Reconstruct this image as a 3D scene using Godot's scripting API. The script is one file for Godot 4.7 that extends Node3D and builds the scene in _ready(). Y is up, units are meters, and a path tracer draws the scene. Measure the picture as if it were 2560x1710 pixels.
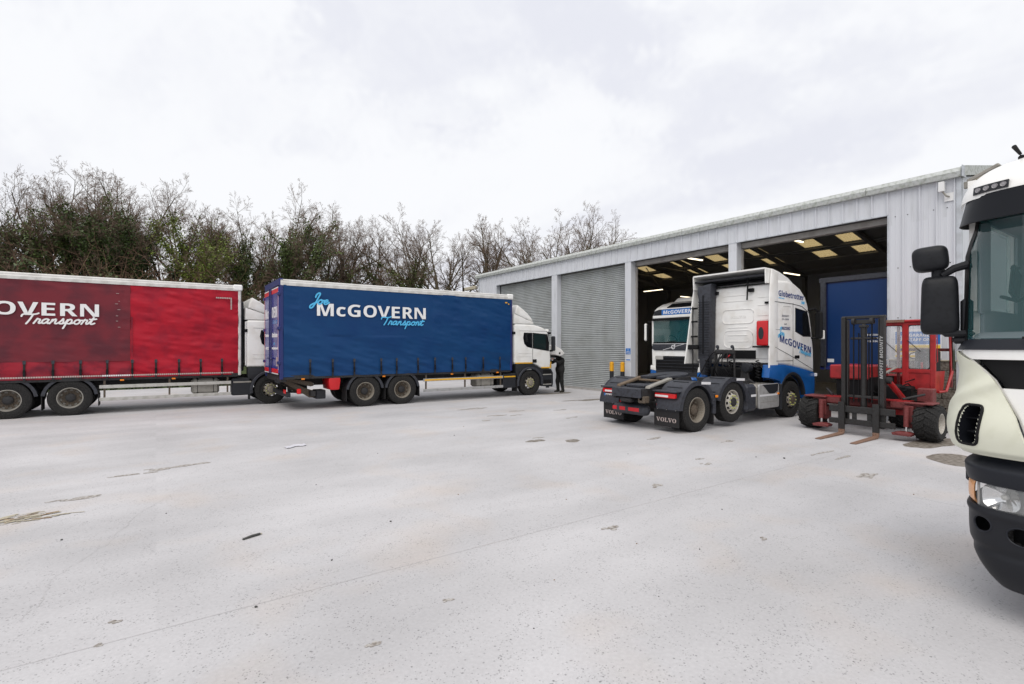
extends Node3D

# World: +x runs into the garage, +z along its front, y up. Camera stands at the origin, 2 m up.
const EYE := 2.0
const FOCAL := 1283.0        # pixels, for a picture 2560 x 1710
const HORIZON := 866.0
const TURN := -34.75
const FACE_X := 16.03        # plane of the garage front

var M := {}
var taken := {}
var sans: Font
var serif: Font
var cache := {}

func _ready() -> void:
	set_camera()
	set_light()
	make_materials()
	build_ground()
	build_garage()
	build_woods()
	blue_lorry()
	red_lorry()
	tractor_unit()
	garage_lorry()
	garage_trailer()
	forklift()
	near_lorry()
	mechanic()
	small_things()

func set_camera() -> void:
	var cam := Camera3D.new()
	cam.name = "camera"
	var near := 0.05
	cam.set_frustum(near * 1710.0 / FOCAL, Vector2(0, near * (HORIZON - 855.0) / FOCAL), near, 900.0)
	cam.position = Vector3(0, EYE, 0)
	cam.rotation_degrees.y = TURN
	add_child(cam)
	cam.current = true

func set_light() -> void:
	var env := Environment.new()
	env.background_mode = Environment.BG_SKY
	var pano := PanoramaSkyMaterial.new()
	pano.panorama = ImageTexture.create_from_image(sky_image())
	var sky := Sky.new()
	sky.sky_material = pano
	env.sky = sky
	env.background_energy_multiplier = 1.0
	env.tonemap_mode = Environment.TONE_MAPPER_LINEAR
	env.tonemap_exposure = 1.2
	env.sdfgi_enabled = true
	env.ssao_enabled = true
	env.ssil_enabled = true
	var we := WorldEnvironment.new()
	we.name = "world_environment"
	we.environment = env
	add_child(we)
	var sun := DirectionalLight3D.new()
	sun.name = "sun"
	sun.light_energy = 0.5
	sun.light_angular_distance = 55.0
	sun.light_color = Color(1.0, 0.975, 0.94)
	sun.shadow_enabled = true
	add_child(sun)
	sun.look_at_from_position(Vector3.ZERO, -Vector3(-0.55, 1.0, 0.42), Vector3.UP)

func sky_image() -> Image:
	# overcast: bright cloud cover with soft bluish grey streaks
	var w := 1024
	var h := 512
	var n1 := FastNoiseLite.new()
	n1.seed = 1002
	n1.frequency = 1.0
	n1.fractal_octaves = 5
	n1.fractal_gain = 0.5
	n1.domain_warp_enabled = true
	n1.domain_warp_amplitude = 0.5
	n1.domain_warp_frequency = 0.8
	var img := Image.create(w, h, false, Image.FORMAT_RGBF)
	for y in h:
		var el := (0.5 - (y + 0.5) / h) * PI
		for x in w:
			var az := (x + 0.5) / w * TAU
			var d := Vector3(cos(el) * sin(az), sin(el), -cos(el) * cos(az))
			var p := d / maxf(0.22 + absf(d.y), 0.05)
			var a := n1.get_noise_3d(p.x * 0.9 + 3.0, p.z * 0.55, 0.3)
			var b := n1.get_noise_3d(p.x * 2.6 + 1.0, p.z * 1.7 + 9.0, 4.3)
			var t := clampf(0.34 - a * 1.5 - b * 0.14, 0.0, 1.0)
			t = t * t * (3.0 - 2.0 * t)
			var c := Color(0.80, 0.81, 0.835).lerp(Color(0.60, 0.615, 0.70), t * 0.62)
			if el < 0.0:
				c = Color(0.5, 0.49, 0.48)
			img.set_pixel(x, y, c)
	return img

# ------------------------------------------------------------------ mesh helpers
class MB:
	var v := PackedVector3Array()      # triangles, anticlockwise seen from outside
	var xf := Transform3D.IDENTITY

	func at(o: Vector3, b := Basis.IDENTITY) -> MB:
		xf = Transform3D(b, o)
		return self

	func tri(a: Vector3, b: Vector3, c: Vector3) -> void:
		v.push_back(xf * a)
		v.push_back(xf * b)
		v.push_back(xf * c)

	func quad(a: Vector3, b: Vector3, c: Vector3, d: Vector3) -> void:
		tri(a, b, c)
		tri(a, c, d)

	func otri(a: Vector3, b: Vector3, c: Vector3, o: Vector3) -> void:
		if (b - a).cross(c - a).dot(a + b + c - 3.0 * o) < 0.0:
			tri(a, c, b)
		else:
			tri(a, b, c)

	func oquad(a: Vector3, b: Vector3, c: Vector3, d: Vector3, o: Vector3) -> void:
		otri(a, b, c, o)
		otri(a, c, d, o)

	func box(c: Vector3, s: Vector3, bev := 0.0) -> MB:
		var h := s * 0.5
		if bev <= 0.0:
			for ax in 3:
				for sg in [-1.0, 1.0]:
					var n := Vector3.ZERO
					n[ax] = sg * h[ax]
					var e := Vector3.ZERO
					e[(ax + 1) % 3] = h[(ax + 1) % 3]
					var g := Vector3.ZERO
					g[(ax + 2) % 3] = h[(ax + 2) % 3]
					oquad(c + n - e - g, c + n + e - g, c + n + e + g, c + n - e + g, c)
			return self
		bev = minf(bev, minf(h.x, minf(h.y, h.z)) * 0.95)
		for ax in 3:
			var u := (ax + 1) % 3
			var w := (ax + 2) % 3
			for sg in [-1.0, 1.0]:
				var q := []
				for k in [[-1, -1], [1, -1], [1, 1], [-1, 1]]:
					var p := Vector3.ZERO
					p[ax] = sg * h[ax]
					p[u] = k[0] * (h[u] - bev)
					p[w] = k[1] * (h[w] - bev)
					q.append(c + p)
				oquad(q[0], q[1], q[2], q[3], c)
			for su in [-1.0, 1.0]:
				for sw in [-1.0, 1.0]:
					var q2 := []
					for k in [[-1, 0], [1, 0], [1, 1], [-1, 1]]:
						var p := Vector3.ZERO
						p[ax] = k[0] * (h[ax] - bev)
						p[u] = su * (h[u] - (bev if k[1] == 0 else 0.0))
						p[w] = sw * (h[w] - (0.0 if k[1] == 0 else bev))
						q2.append(c + p)
					oquad(q2[0], q2[1], q2[2], q2[3], c)
		for sx in [-1.0, 1.0]:
			for sy in [-1.0, 1.0]:
				for sz in [-1.0, 1.0]:
					var k := Vector3(sx, sy, sz)
					otri(c + k * (h - Vector3(0, bev, bev)), c + k * (h - Vector3(bev, 0, bev)), c + k * (h - Vector3(bev, bev, 0)), c)
		return self

	# outline in x, y, pushed from z0 to z1
	func prism(poly: PackedVector2Array, z0: float, z1: float, bev := 0.0, steps := 2) -> MB:
		var p := poly.duplicate()
		var ar := 0.0
		for i in p.size():
			ar += p[i].cross(p[(i + 1) % p.size()])
		if ar < 0.0:
			p.reverse()
		var n := p.size()
		var ins := PackedVector2Array()
		for i in n:
			var e0 := (p[i] - p[(i - 1 + n) % n]).normalized()
			var e1 := (p[(i + 1) % n] - p[i]).normalized()
			var m := Vector2(-e0.y - e1.y, e0.x + e1.x)
			m = m.normalized() if m.length() > 0.01 else Vector2(-e1.y, e1.x)
			ins.push_back(m / maxf(0.45, m.dot(Vector2(-e1.y, e1.x))))
		var cap0 := PackedVector2Array()
		for i in n:
			cap0.push_back(p[i] + ins[i] * bev)
		if bev > 0.0 and Geometry2D.triangulate_polygon(cap0).is_empty():
			return prism(poly, z0, z1, bev * 0.6 if bev > 0.004 else 0.0, steps)
		var lev := []
		if bev > 0.0:
			for k in steps + 1:
				var a := PI / 2 * k / steps
				lev.append([bev * (1.0 - sin(a)), z0 + bev * (1.0 - cos(a))])
			for k in steps + 1:
				var a := PI / 2 * (steps - k) / steps
				lev.append([bev * (1.0 - sin(a)), z1 - bev * (1.0 - cos(a))])
		else:
			lev = [[0.0, z0], [0.0, z1]]
		for k in lev.size() - 1:
			for i in n:
				var j := (i + 1) % n
				var a: Vector2 = p[i] + ins[i] * lev[k][0]
				var b: Vector2 = p[j] + ins[j] * lev[k][0]
				var c: Vector2 = p[j] + ins[j] * lev[k + 1][0]
				var d: Vector2 = p[i] + ins[i] * lev[k + 1][0]
				quad(Vector3(a.x, a.y, lev[k][1]), Vector3(b.x, b.y, lev[k][1]), Vector3(c.x, c.y, lev[k + 1][1]), Vector3(d.x, d.y, lev[k + 1][1]))
		var cap := PackedVector2Array()
		for i in n:
			cap.push_back(p[i] + ins[i] * float(lev[0][0]))
		var idx := Geometry2D.triangulate_polygon(cap)
		for t in range(0, idx.size(), 3):
			var a := cap[idx[t]]
			var b := cap[idx[t + 1]]
			var c := cap[idx[t + 2]]
			if (b - a).cross(c - a) < 0.0:
				var sw := b
				b = c
				c = sw
			tri(Vector3(a.x, a.y, z1), Vector3(b.x, b.y, z1), Vector3(c.x, c.y, z1))
			tri(Vector3(a.x, a.y, z0), Vector3(c.x, c.y, z0), Vector3(b.x, b.y, z0))
		return self

	# profile of (radius, z) turned about z; the outside lies to the right of the way z grows
	func lathe(prof: Array, seg := 32, skip = null, a0 := 0.0, a1 := TAU) -> MB:
		for i in prof.size() - 1:
			var p: Vector2 = prof[i]
			var q: Vector2 = prof[i + 1]
			for j in seg:
				if skip != null and skip.call(i, j):
					continue
				var s := a0 + (a1 - a0) * j / seg
				var t := a0 + (a1 - a0) * (j + 1) / seg
				var a := Vector3(p.x * cos(s), p.x * sin(s), p.y)
				var b := Vector3(p.x * cos(t), p.x * sin(t), p.y)
				var c := Vector3(q.x * cos(t), q.x * sin(t), q.y)
				var d := Vector3(q.x * cos(s), q.x * sin(s), q.y)
				if p.x > 0.0001:
					tri(a, b, c)
				if q.x > 0.0001:
					tri(a, c, d)
		return self

	func tube(pts: Array, r0: float, r1 := -1.0, seg := 8, caps := true) -> MB:
		if r1 < 0.0:
			r1 = r0
		var side := Vector3.ZERO
		var rings := []
		for i in pts.size():
			var d: Vector3 = (pts[mini(i + 1, pts.size() - 1)] - pts[maxi(i - 1, 0)]).normalized()
			if i == 0:
				side = d.cross(Vector3.UP if absf(d.y) < 0.9 else Vector3.RIGHT).normalized()
			else:
				side = (side - d * side.dot(d)).normalized()
			var up := d.cross(side)
			var r := lerpf(r0, r1, float(i) / maxf(1.0, pts.size() - 1))
			var ring := []
			for k in seg:
				var a := TAU * k / seg
				ring.append(pts[i] + (side * cos(a) + up * sin(a)) * r)
			rings.append(ring)
		for i in pts.size() - 1:
			for k in seg:
				var l := (k + 1) % seg
				quad(rings[i][k], rings[i][l], rings[i + 1][l], rings[i + 1][k])
		if caps:
			for k in seg:
				var l := (k + 1) % seg
				tri(pts[0], rings[0][l], rings[0][k])
				tri(pts[-1], rings[-1][k], rings[-1][l])
		return self

	# f(u, v) for u, v in 0..1; outside is where u x v points
	func sheet(f: Callable, nu: int, nv: int, thick := 0.0, inward := Vector3.ZERO, hole = null) -> MB:
		var g := []
		for i in nu + 1:
			var row := PackedVector3Array()
			for j in nv + 1:
				row.push_back(f.call(float(i) / nu, float(j) / nv))
			g.append(row)
		for i in nu:
			for j in nv:
				if hole != null and hole.call((i + 0.5) / nu, (j + 0.5) / nv):
					continue
				quad(g[i][j], g[i + 1][j], g[i + 1][j + 1], g[i][j + 1])
		if thick > 0.0:
			var o := inward * thick
			for i in nu:
				quad(g[i][0] + o, g[i + 1][0] + o, g[i + 1][0], g[i][0])
				quad(g[i][nv], g[i + 1][nv], g[i + 1][nv] + o, g[i][nv] + o)
			for j in nv:
				quad(g[0][j], g[0][j + 1], g[0][j + 1] + o, g[0][j] + o)
				quad(g[nu][j] + o, g[nu][j + 1] + o, g[nu][j + 1], g[nu][j])
		return self

	# rounded box: half sizes, softness of outline (e2) and of its roll to the back and front (e1)
	func pillow(c: Vector3, h: Vector3, e1: float, e2: float, taper := 0.0) -> MB:
		var f := func(a: float, p: float) -> float: return signf(a) * pow(absf(a), p)
		var nu := 40
		var nv := 18
		var g := []
		for i in nu + 1:
			var row := []
			for j in nv + 1:
				var th := TAU * i / nu
				var ph := PI * (float(j) / nv - 0.5)
				var r: float = f.call(cos(ph), e1)
				var y: float = h.y * r * f.call(sin(th), e2)
				row.append(c + Vector3(h.x * r * f.call(cos(th), e2) * (1.0 + taper * y / h.y), y, h.z * f.call(sin(ph), e1)))
			g.append(row)
		for i in nu:
			for j in nv:
				quad(g[i][j], g[i + 1][j], g[i + 1][j + 1], g[i][j + 1])
		return self

	func build(deg := 32.0) -> ArrayMesh:
		var n := v.size()
		var fn := PackedVector3Array()
		fn.resize(n / 3)
		for t in n / 3:
			fn[t] = (v[t * 3 + 1] - v[t * 3]).cross(v[t * 3 + 2] - v[t * 3]).normalized()
		var nn := PackedVector3Array()
		nn.resize(n)
		if deg <= 0.0:
			for i in n:
				nn[i] = fn[i / 3]
		else:
			var lim := cos(deg_to_rad(deg))
			var at_pos := {}
			for i in n:
				var key := Vector3i((v[i] * 4000.0).round())
				if at_pos.has(key):
					at_pos[key].push_back(i)
				else:
					at_pos[key] = PackedInt32Array([i])
			for key in at_pos:
				var ids: PackedInt32Array = at_pos[key]
				for i in ids:
					var f := fn[i / 3]
					var s := Vector3.ZERO
					for j in ids:
						var g := fn[j / 3]
						if f.dot(g) >= lim:
							s += g
					nn[i] = s.normalized() if s.length() > 0.001 else f
		var vv := PackedVector3Array()
		vv.resize(n)
		var n2 := PackedVector3Array()
		n2.resize(n)
		for t in n / 3:
			for k in 3:
				vv[t * 3 + k] = v[t * 3 + 2 - k]
				n2[t * 3 + k] = nn[t * 3 + 2 - k]
		var arr := []
		arr.resize(Mesh.ARRAY_MAX)
		arr[Mesh.ARRAY_VERTEX] = vv
		arr[Mesh.ARRAY_NORMAL] = n2
		var m := ArrayMesh.new()
		m.add_surface_from_arrays(Mesh.PRIMITIVE_TRIANGLES, arr)
		return m

func pv(a: Array) -> PackedVector2Array:
	var p := PackedVector2Array()
	for i in range(0, a.size(), 2):
		p.push_back(Vector2(a[i], a[i + 1]))
	return p

func rrect(x0: float, y0: float, x1: float, y1: float, r: float, n := 4) -> PackedVector2Array:
	var p := PackedVector2Array()
	for c in [[x1 - r, y1 - r, 0.0], [x0 + r, y1 - r, 90.0], [x0 + r, y0 + r, 180.0], [x1 - r, y0 + r, 270.0]]:
		for k in n + 1:
			var a := deg_to_rad(c[2] + 90.0 * k / n)
			p.push_back(Vector2(c[0] + r * cos(a), c[1] + r * sin(a)))
	return p

func arc_band(cx: float, cy: float, r0: float, r1: float, d0: float, d1: float, n := 14) -> PackedVector2Array:
	var p := PackedVector2Array()
	for k in n + 1:
		var a := deg_to_rad(lerpf(d0, d1, float(k) / n))
		p.push_back(Vector2(cx + r1 * cos(a), cy + r1 * sin(a)))
	for k in n + 1:
		var a := deg_to_rad(lerpf(d1, d0, float(k) / n))
		p.push_back(Vector2(cx + r0 * cos(a), cy + r0 * sin(a)))
	return p

# the front of something that faces -x: outline x -> world z, extruded towards -x
const TO_FRONT := Basis(Vector3(0, 0, 1), Vector3(0, 1, 0), Vector3(-1, 0, 0))

func smooth_poly(p: PackedVector2Array, k := 4) -> PackedVector2Array:
	var o := PackedVector2Array()
	var n := p.size()
	for i in n:
		for j in k:
			o.push_back(p[i].cubic_interpolate(p[(i + 1) % n], p[(i - 1 + n) % n], p[(i + 2) % n], float(j) / k))
	return o

func numbered(called: String) -> String:
	var k: int = taken.get(called, 0)
	taken[called] = k + 1
	return called if k == 0 else "%s_%03d" % [called, k]

func thing(called: String, label: String, category: String, pos := Vector3.ZERO, turn := 0.0, group := "") -> Node3D:
	var o := Node3D.new()
	o.name = numbered(called)
	add_child(o)
	o.position = pos
	o.rotation_degrees.y = turn
	tag(o, label, category, group)
	return o

func tag(o: Node, label: String, category: String, group := "", kind := "") -> void:
	if label:
		o.set_meta("label", label)
	if category:
		o.set_meta("category", category)
	if group:
		o.set_meta("group", group)
	if kind:
		o.set_meta("kind", kind)

func put(mesh: Mesh, called: String, m: Material, parent: Node, pos := Vector3.ZERO) -> MeshInstance3D:
	var o := MeshInstance3D.new()
	o.mesh = mesh
	o.material_override = m
	o.name = called
	if parent == self:
		o.name = numbered(called)
	o.position = pos
	parent.add_child(o, true)
	return o

func part(mb: MB, called: String, m: Material, parent: Node, deg := 32.0) -> MeshInstance3D:
	return put(mb.build(deg), called, m, parent)

func bx(parent: Node, called: String, m: Material, c: Vector3, s: Vector3, bev := 0.0) -> MeshInstance3D:
	return part(MB.new().box(c, s, bev), called, m, parent, 0.0)

# lettering fitted into a width and height; pos is its lower left corner
func text(parent: Node, s: String, f: Font, pos: Vector3, w: float, h: float, b: Basis, m: Material, called := "lettering", slant := 0.0) -> MeshInstance3D:
	var t := TextMesh.new()
	t.text = s
	t.font = f
	t.font_size = 64
	t.pixel_size = 0.01
	t.depth = 0.02
	t.curve_step = 2.0
	t.horizontal_alignment = HORIZONTAL_ALIGNMENT_LEFT
	var bb := t.get_aabb()
	var sc := Basis(Vector3(w / bb.size.x, 0, 0), Vector3(slant * h / bb.size.y, h / bb.size.y, 0), Vector3(0, 0, 0.2))
	var o := MeshInstance3D.new()
	o.mesh = t
	o.material_override = m
	o.name = called
	o.transform = Transform3D(b * sc, pos - (b * sc) * Vector3(bb.position.x, bb.position.y, 0))
	parent.add_child(o, true)
	return o

# ------------------------------------------------------------------ brush script
const SCRIPT := {
	"T": [1.25, [[-0.35, 1.45, -0.3, 1.85, 0.1, 2.0, 0.6, 1.9, 1.15, 2.0, 1.4, 2.2], [0.85, 1.95, 0.75, 1.2, 0.62, 0.5, 0.45, -0.1]]],
	"J": [1.15, [[0.55, 1.5, 0.6, 2.1, 0.95, 2.5, 1.15, 2.3, 1.0, 1.4, 0.8, 0.3, 0.5, -0.75, 0.15, -0.95, 0.05, -0.5, 0.4, 0.0, 1.15, 0.45]]],
	"r": [0.82, [[0.0, 0.0, 0.2, 0.8, 0.28, 1.08, 0.36, 0.92, 0.56, 0.9, 0.6, 0.7, 0.52, 0.25, 0.62, 0.02, 0.85, 0.2]]],
	"a": [0.98, [[0.72, 0.85, 0.48, 1.0, 0.18, 0.8, 0.05, 0.4, 0.15, 0.05, 0.4, 0.08, 0.62, 0.42, 0.76, 0.95, 0.66, 0.3, 0.76, 0.02, 1.0, 0.2]]],
	"n": [0.98, [[0.0, 0.0, 0.14, 0.6, 0.18, 0.98, 0.14, 0.4, 0.36, 0.88, 0.56, 0.98, 0.6, 0.7, 0.56, 0.2, 0.7, 0.0, 1.0, 0.2]]],
	"s": [0.78, [[0.0, 0.15, 0.25, 0.7, 0.4, 1.15, 0.46, 0.75, 0.54, 0.35, 0.42, 0.02, 0.15, 0.05], [0.42, 0.02, 0.8, 0.2]]],
	"p": [0.98, [[0.0, 0.2, 0.2, 1.0, 0.12, 0.2, 0.0, -0.8, -0.04, -1.0], [0.16, 0.5, 0.36, 0.95, 0.62, 0.92, 0.7, 0.45, 0.5, 0.03, 0.24, 0.12], [0.5, 0.03, 1.0, 0.25]]],
	"o": [0.95, [[0.45, 0.98, 0.15, 0.8, 0.05, 0.35, 0.25, 0.0, 0.55, 0.1, 0.7, 0.5, 0.6, 0.9, 0.42, 0.98, 0.55, 0.78, 0.98, 0.85]]],
	"e": [0.9, [[0.08, 0.42, 0.5, 0.55, 0.62, 0.85, 0.4, 1.0, 0.14, 0.75, 0.08, 0.3, 0.32, 0.0, 0.62, 0.12, 0.92, 0.45]]],
	"t": [0.75, [[0.0, 0.2, 0.3, 1.0, 0.45, 1.6, 0.3, 0.7, 0.26, 0.15, 0.42, 0.0, 0.75, 0.25], [0.0, 1.1, 0.4, 1.08, 0.8, 1.2]]],
}

# pos: left end of the baseline; xh: height of a small letter
func brush(parent: Node, s: String, pos: Vector3, w: float, xh: float, pen: float, b: Basis, m: Material, drop := 0.0) -> void:
	var total := 0.0
	for ch in s:
		total += SCRIPT[ch][0]
	var mb := MB.new()
	mb.xf = Transform3D(b, pos)
	var x := 0.0
	var sx := w / total
	var lift := 0.001
	for ch in s:
		for st in SCRIPT[ch][1]:
			var q := []
			for i in range(0, st.size(), 2):
				var yy: float = st[i + 1]
				q.append(Vector2((x + st[i]) * sx + 0.28 * yy * xh, yy * xh + drop * (x + st[i]) * sx))
			var line := []
			for i in q.size() - 1:
				for k in 5:
					var t := k / 5.0
					line.append(q[i].cubic_interpolate(q[i + 1], q[maxi(i - 1, 0)], q[mini(i + 2, q.size() - 1)], t))
			line.append(q[-1])
			for i in line.size() - 1:
				var d: Vector2 = (line[mini(i + 2, line.size() - 1)] - line[maxi(i - 1, 0)]).normalized()
				var d0: Vector2 = (line[i + 1] - line[maxi(i - 1, 0)]).normalized()
				var n0 := Vector2(-d0.y, d0.x) * pen * 0.5
				var n1 := Vector2(-d.y, d.x) * pen * 0.5
				var a: Vector2 = line[i]
				var c: Vector2 = line[i + 1]
				lift += 0.00003
				mb.quad(Vector3(a.x - n0.x, a.y - n0.y, lift), Vector3(c.x - n1.x, c.y - n1.y, lift), Vector3(c.x + n1.x, c.y + n1.y, lift), Vector3(a.x + n0.x, a.y + n0.y, lift))
			for e in [line[0], line[-1]]:
				lift += 0.00003
				for k in 8:
					var a0 := TAU * k / 8
					var a1 := TAU * (k + 1) / 8
					mb.tri(Vector3(e.x, e.y, lift), Vector3(e.x + cos(a0) * pen * 0.5, e.y + sin(a0) * pen * 0.5, lift), Vector3(e.x + cos(a1) * pen * 0.5, e.y + sin(a1) * pen * 0.5, lift))
		x += SCRIPT[ch][0]
	part(mb, "script_lettering", m, parent, 0.0)

# ------------------------------------------------------------------ materials
func lin(r: float, g: float, b: float) -> Color:
	return Color(r, g, b).linear_to_srgb()

func mat(key: String, c: Color, rough: float, metal := 0.0, spec := 0.5) -> StandardMaterial3D:
	var m := StandardMaterial3D.new()
	m.resource_name = key
	m.albedo_color = c
	m.roughness = rough
	m.metallic = metal
	m.metallic_specular = spec
	M[key] = m
	return m

func noise_image(size: int, freq: float, seed_: int, oct := 4, kind := FastNoiseLite.TYPE_SIMPLEX_SMOOTH) -> PackedByteArray:
	var n := FastNoiseLite.new()
	n.noise_type = kind
	n.seed = seed_
	n.frequency = freq
	n.fractal_octaves = oct
	var im := n.get_seamless_image(size, size)
	im.convert(Image.FORMAT_L8)
	return im.get_data()

func tex_from(size: int, data: PackedByteArray) -> ImageTexture:
	var im := Image.create_from_data(size, size, false, Image.FORMAT_RGB8, data)
	im.generate_mipmaps()
	return ImageTexture.create_from_image(im)

# mottled multiplier: mostly white, down to dark where the noise is high, tinted
func mottle(size: int, freq: float, seed_: int, lo: float, hi: float, tint: Color, oct := 5) -> ImageTexture:
	var a := noise_image(size, freq, seed_, oct)
	var out := PackedByteArray()
	out.resize(size * size * 3)
	for i in size * size:
		var t := clampf((a[i] / 255.0 - lo) / (hi - lo), 0.0, 1.0)
		out[i * 3] = int(255 * lerpf(1.0, tint.r, t))
		out[i * 3 + 1] = int(255 * lerpf(1.0, tint.g, t))
		out[i * 3 + 2] = int(255 * lerpf(1.0, tint.b, t))
	return tex_from(size, out)

# rain streaks that run down a wall
func streaks(seed_: int) -> ImageTexture:
	var size := 512
	var a := noise_image(size, 0.02, seed_, 4)
	var b := noise_image(size, 0.006, seed_ + 1, 3)
	var out := PackedByteArray()
	out.resize(size * size * 3)
	for y in size:
		for x in size:
			var s := a[((y / 14) % size) * size + x] / 255.0
			var w := clampf((s - 0.5) * 2.2, 0.0, 1.0) * clampf(b[y * size + x] / 200.0, 0.0, 1.0)
			var v := 1.0 - 0.09 * w
			var i := (y * size + x) * 3
			out[i] = int(255 * v)
			out[i + 1] = int(255 * v)
			out[i + 2] = int(255 * (v - 0.008 * w))
	return tex_from(size, out)

func lay(m: StandardMaterial3D, t: Texture2D, metres: float, world := true) -> StandardMaterial3D:
	m.albedo_texture = t
	m.uv1_triplanar = true
	m.uv1_world_triplanar = world
	m.uv1_scale = Vector3.ONE / metres
	return m

func over(m: StandardMaterial3D, t: Texture2D, metres: float, world := true) -> StandardMaterial3D:
	m.detail_enabled = true
	m.detail_albedo = t
	m.detail_blend_mode = BaseMaterial3D.BLEND_MODE_MUL
	m.detail_uv_layer = BaseMaterial3D.DETAIL_UV_2
	m.uv2_triplanar = true
	m.uv2_world_triplanar = world
	m.uv2_scale = Vector3.ONE / metres
	return m

func concrete_grain() -> ImageTexture:
	# exposed fine aggregate: dark and pale grains in dusty cement
	var size := 1024
	var rng := RandomNumberGenerator.new()
	rng.seed = 77
	var a := noise_image(size, 0.06, 3, 3)
	var b := noise_image(size, 0.009, 8, 4)
	var g := PackedFloat32Array()
	g.resize(size * size)
	for i in size * size:
		g[i] = 0.965 + (a[i] - 128) / 255.0 * 0.05 + rng.randf_range(-0.02, 0.02)
	for k in 21000:
		var x := rng.randi() % size
		var y := rng.randi() % size
		var here := b[y * size + x] / 255.0
		if rng.randf() > clampf((here - 0.3) * 2.4, 0.08, 1.0):
			continue
		var r := 1 + int(rng.randf() < 0.45) + int(rng.randf() < 0.12)
		var d := rng.randf_range(-0.24, -0.05) if rng.randf() < 0.8 else rng.randf_range(0.03, 0.07)
		for dy in range(-r + 1, r):
			for dx in range(-r + 1, r):
				if dx * dx + dy * dy <= r * r - 1:
					var i := posmod(y + dy, size) * size + posmod(x + dx, size)
					g[i] = clampf(g[i] + d, 0.35, 1.0)
	var out := PackedByteArray()
	out.resize(size * size * 3)
	for i in size * size:
		var v := clampf(g[i], 0.0, 1.0)
		out[i * 3] = int(v * 255)
		out[i * 3 + 1] = int(v * 254)
		out[i * 3 + 2] = int(v * 255)
	return tex_from(size, out)

func concrete_wear() -> ImageTexture:
	# broad dusty patches, tyre-swept streaks that run along x, faint rusty tint here and there
	var size := 1024
	var a := noise_image(size, 0.006, 21, 5)
	var b := noise_image(size, 0.02, 31, 4)
	var c := noise_image(size, 0.012, 41, 3)
	var out := PackedByteArray()
	out.resize(size * size * 3)
	for y in size:
		for x in size:
			var i := y * size + x
			var s := b[y * size + ((x / 5 + 17) % size)] / 255.0      # drawn out along x
			var v := 0.955 + (a[i] / 255.0 - 0.5) * 0.10 + (s - 0.5) * 0.07
			var w := clampf((c[i] / 255.0 - 0.58) * 2.5, 0.0, 1.0) * 0.035
			out[i * 3] = int(clampf(v + w * 0.4, 0.0, 1.0) * 255)
			out[i * 3 + 1] = int(clampf(v - w * 0.3, 0.0, 1.0) * 255)
			out[i * 3 + 2] = int(clampf(v - w, 0.0, 1.0) * 255)
	return tex_from(size, out)

func vinyl_bump() -> NoiseTexture2D:
	var n := FastNoiseLite.new()
	n.seed = 4
	n.frequency = 0.012
	n.fractal_octaves = 3
	var t := NoiseTexture2D.new()
	t.noise = n
	t.width = 512
	t.height = 512
	t.seamless = true
	t.as_normal_map = true
	t.bump_strength = 3.0
	return t

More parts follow.
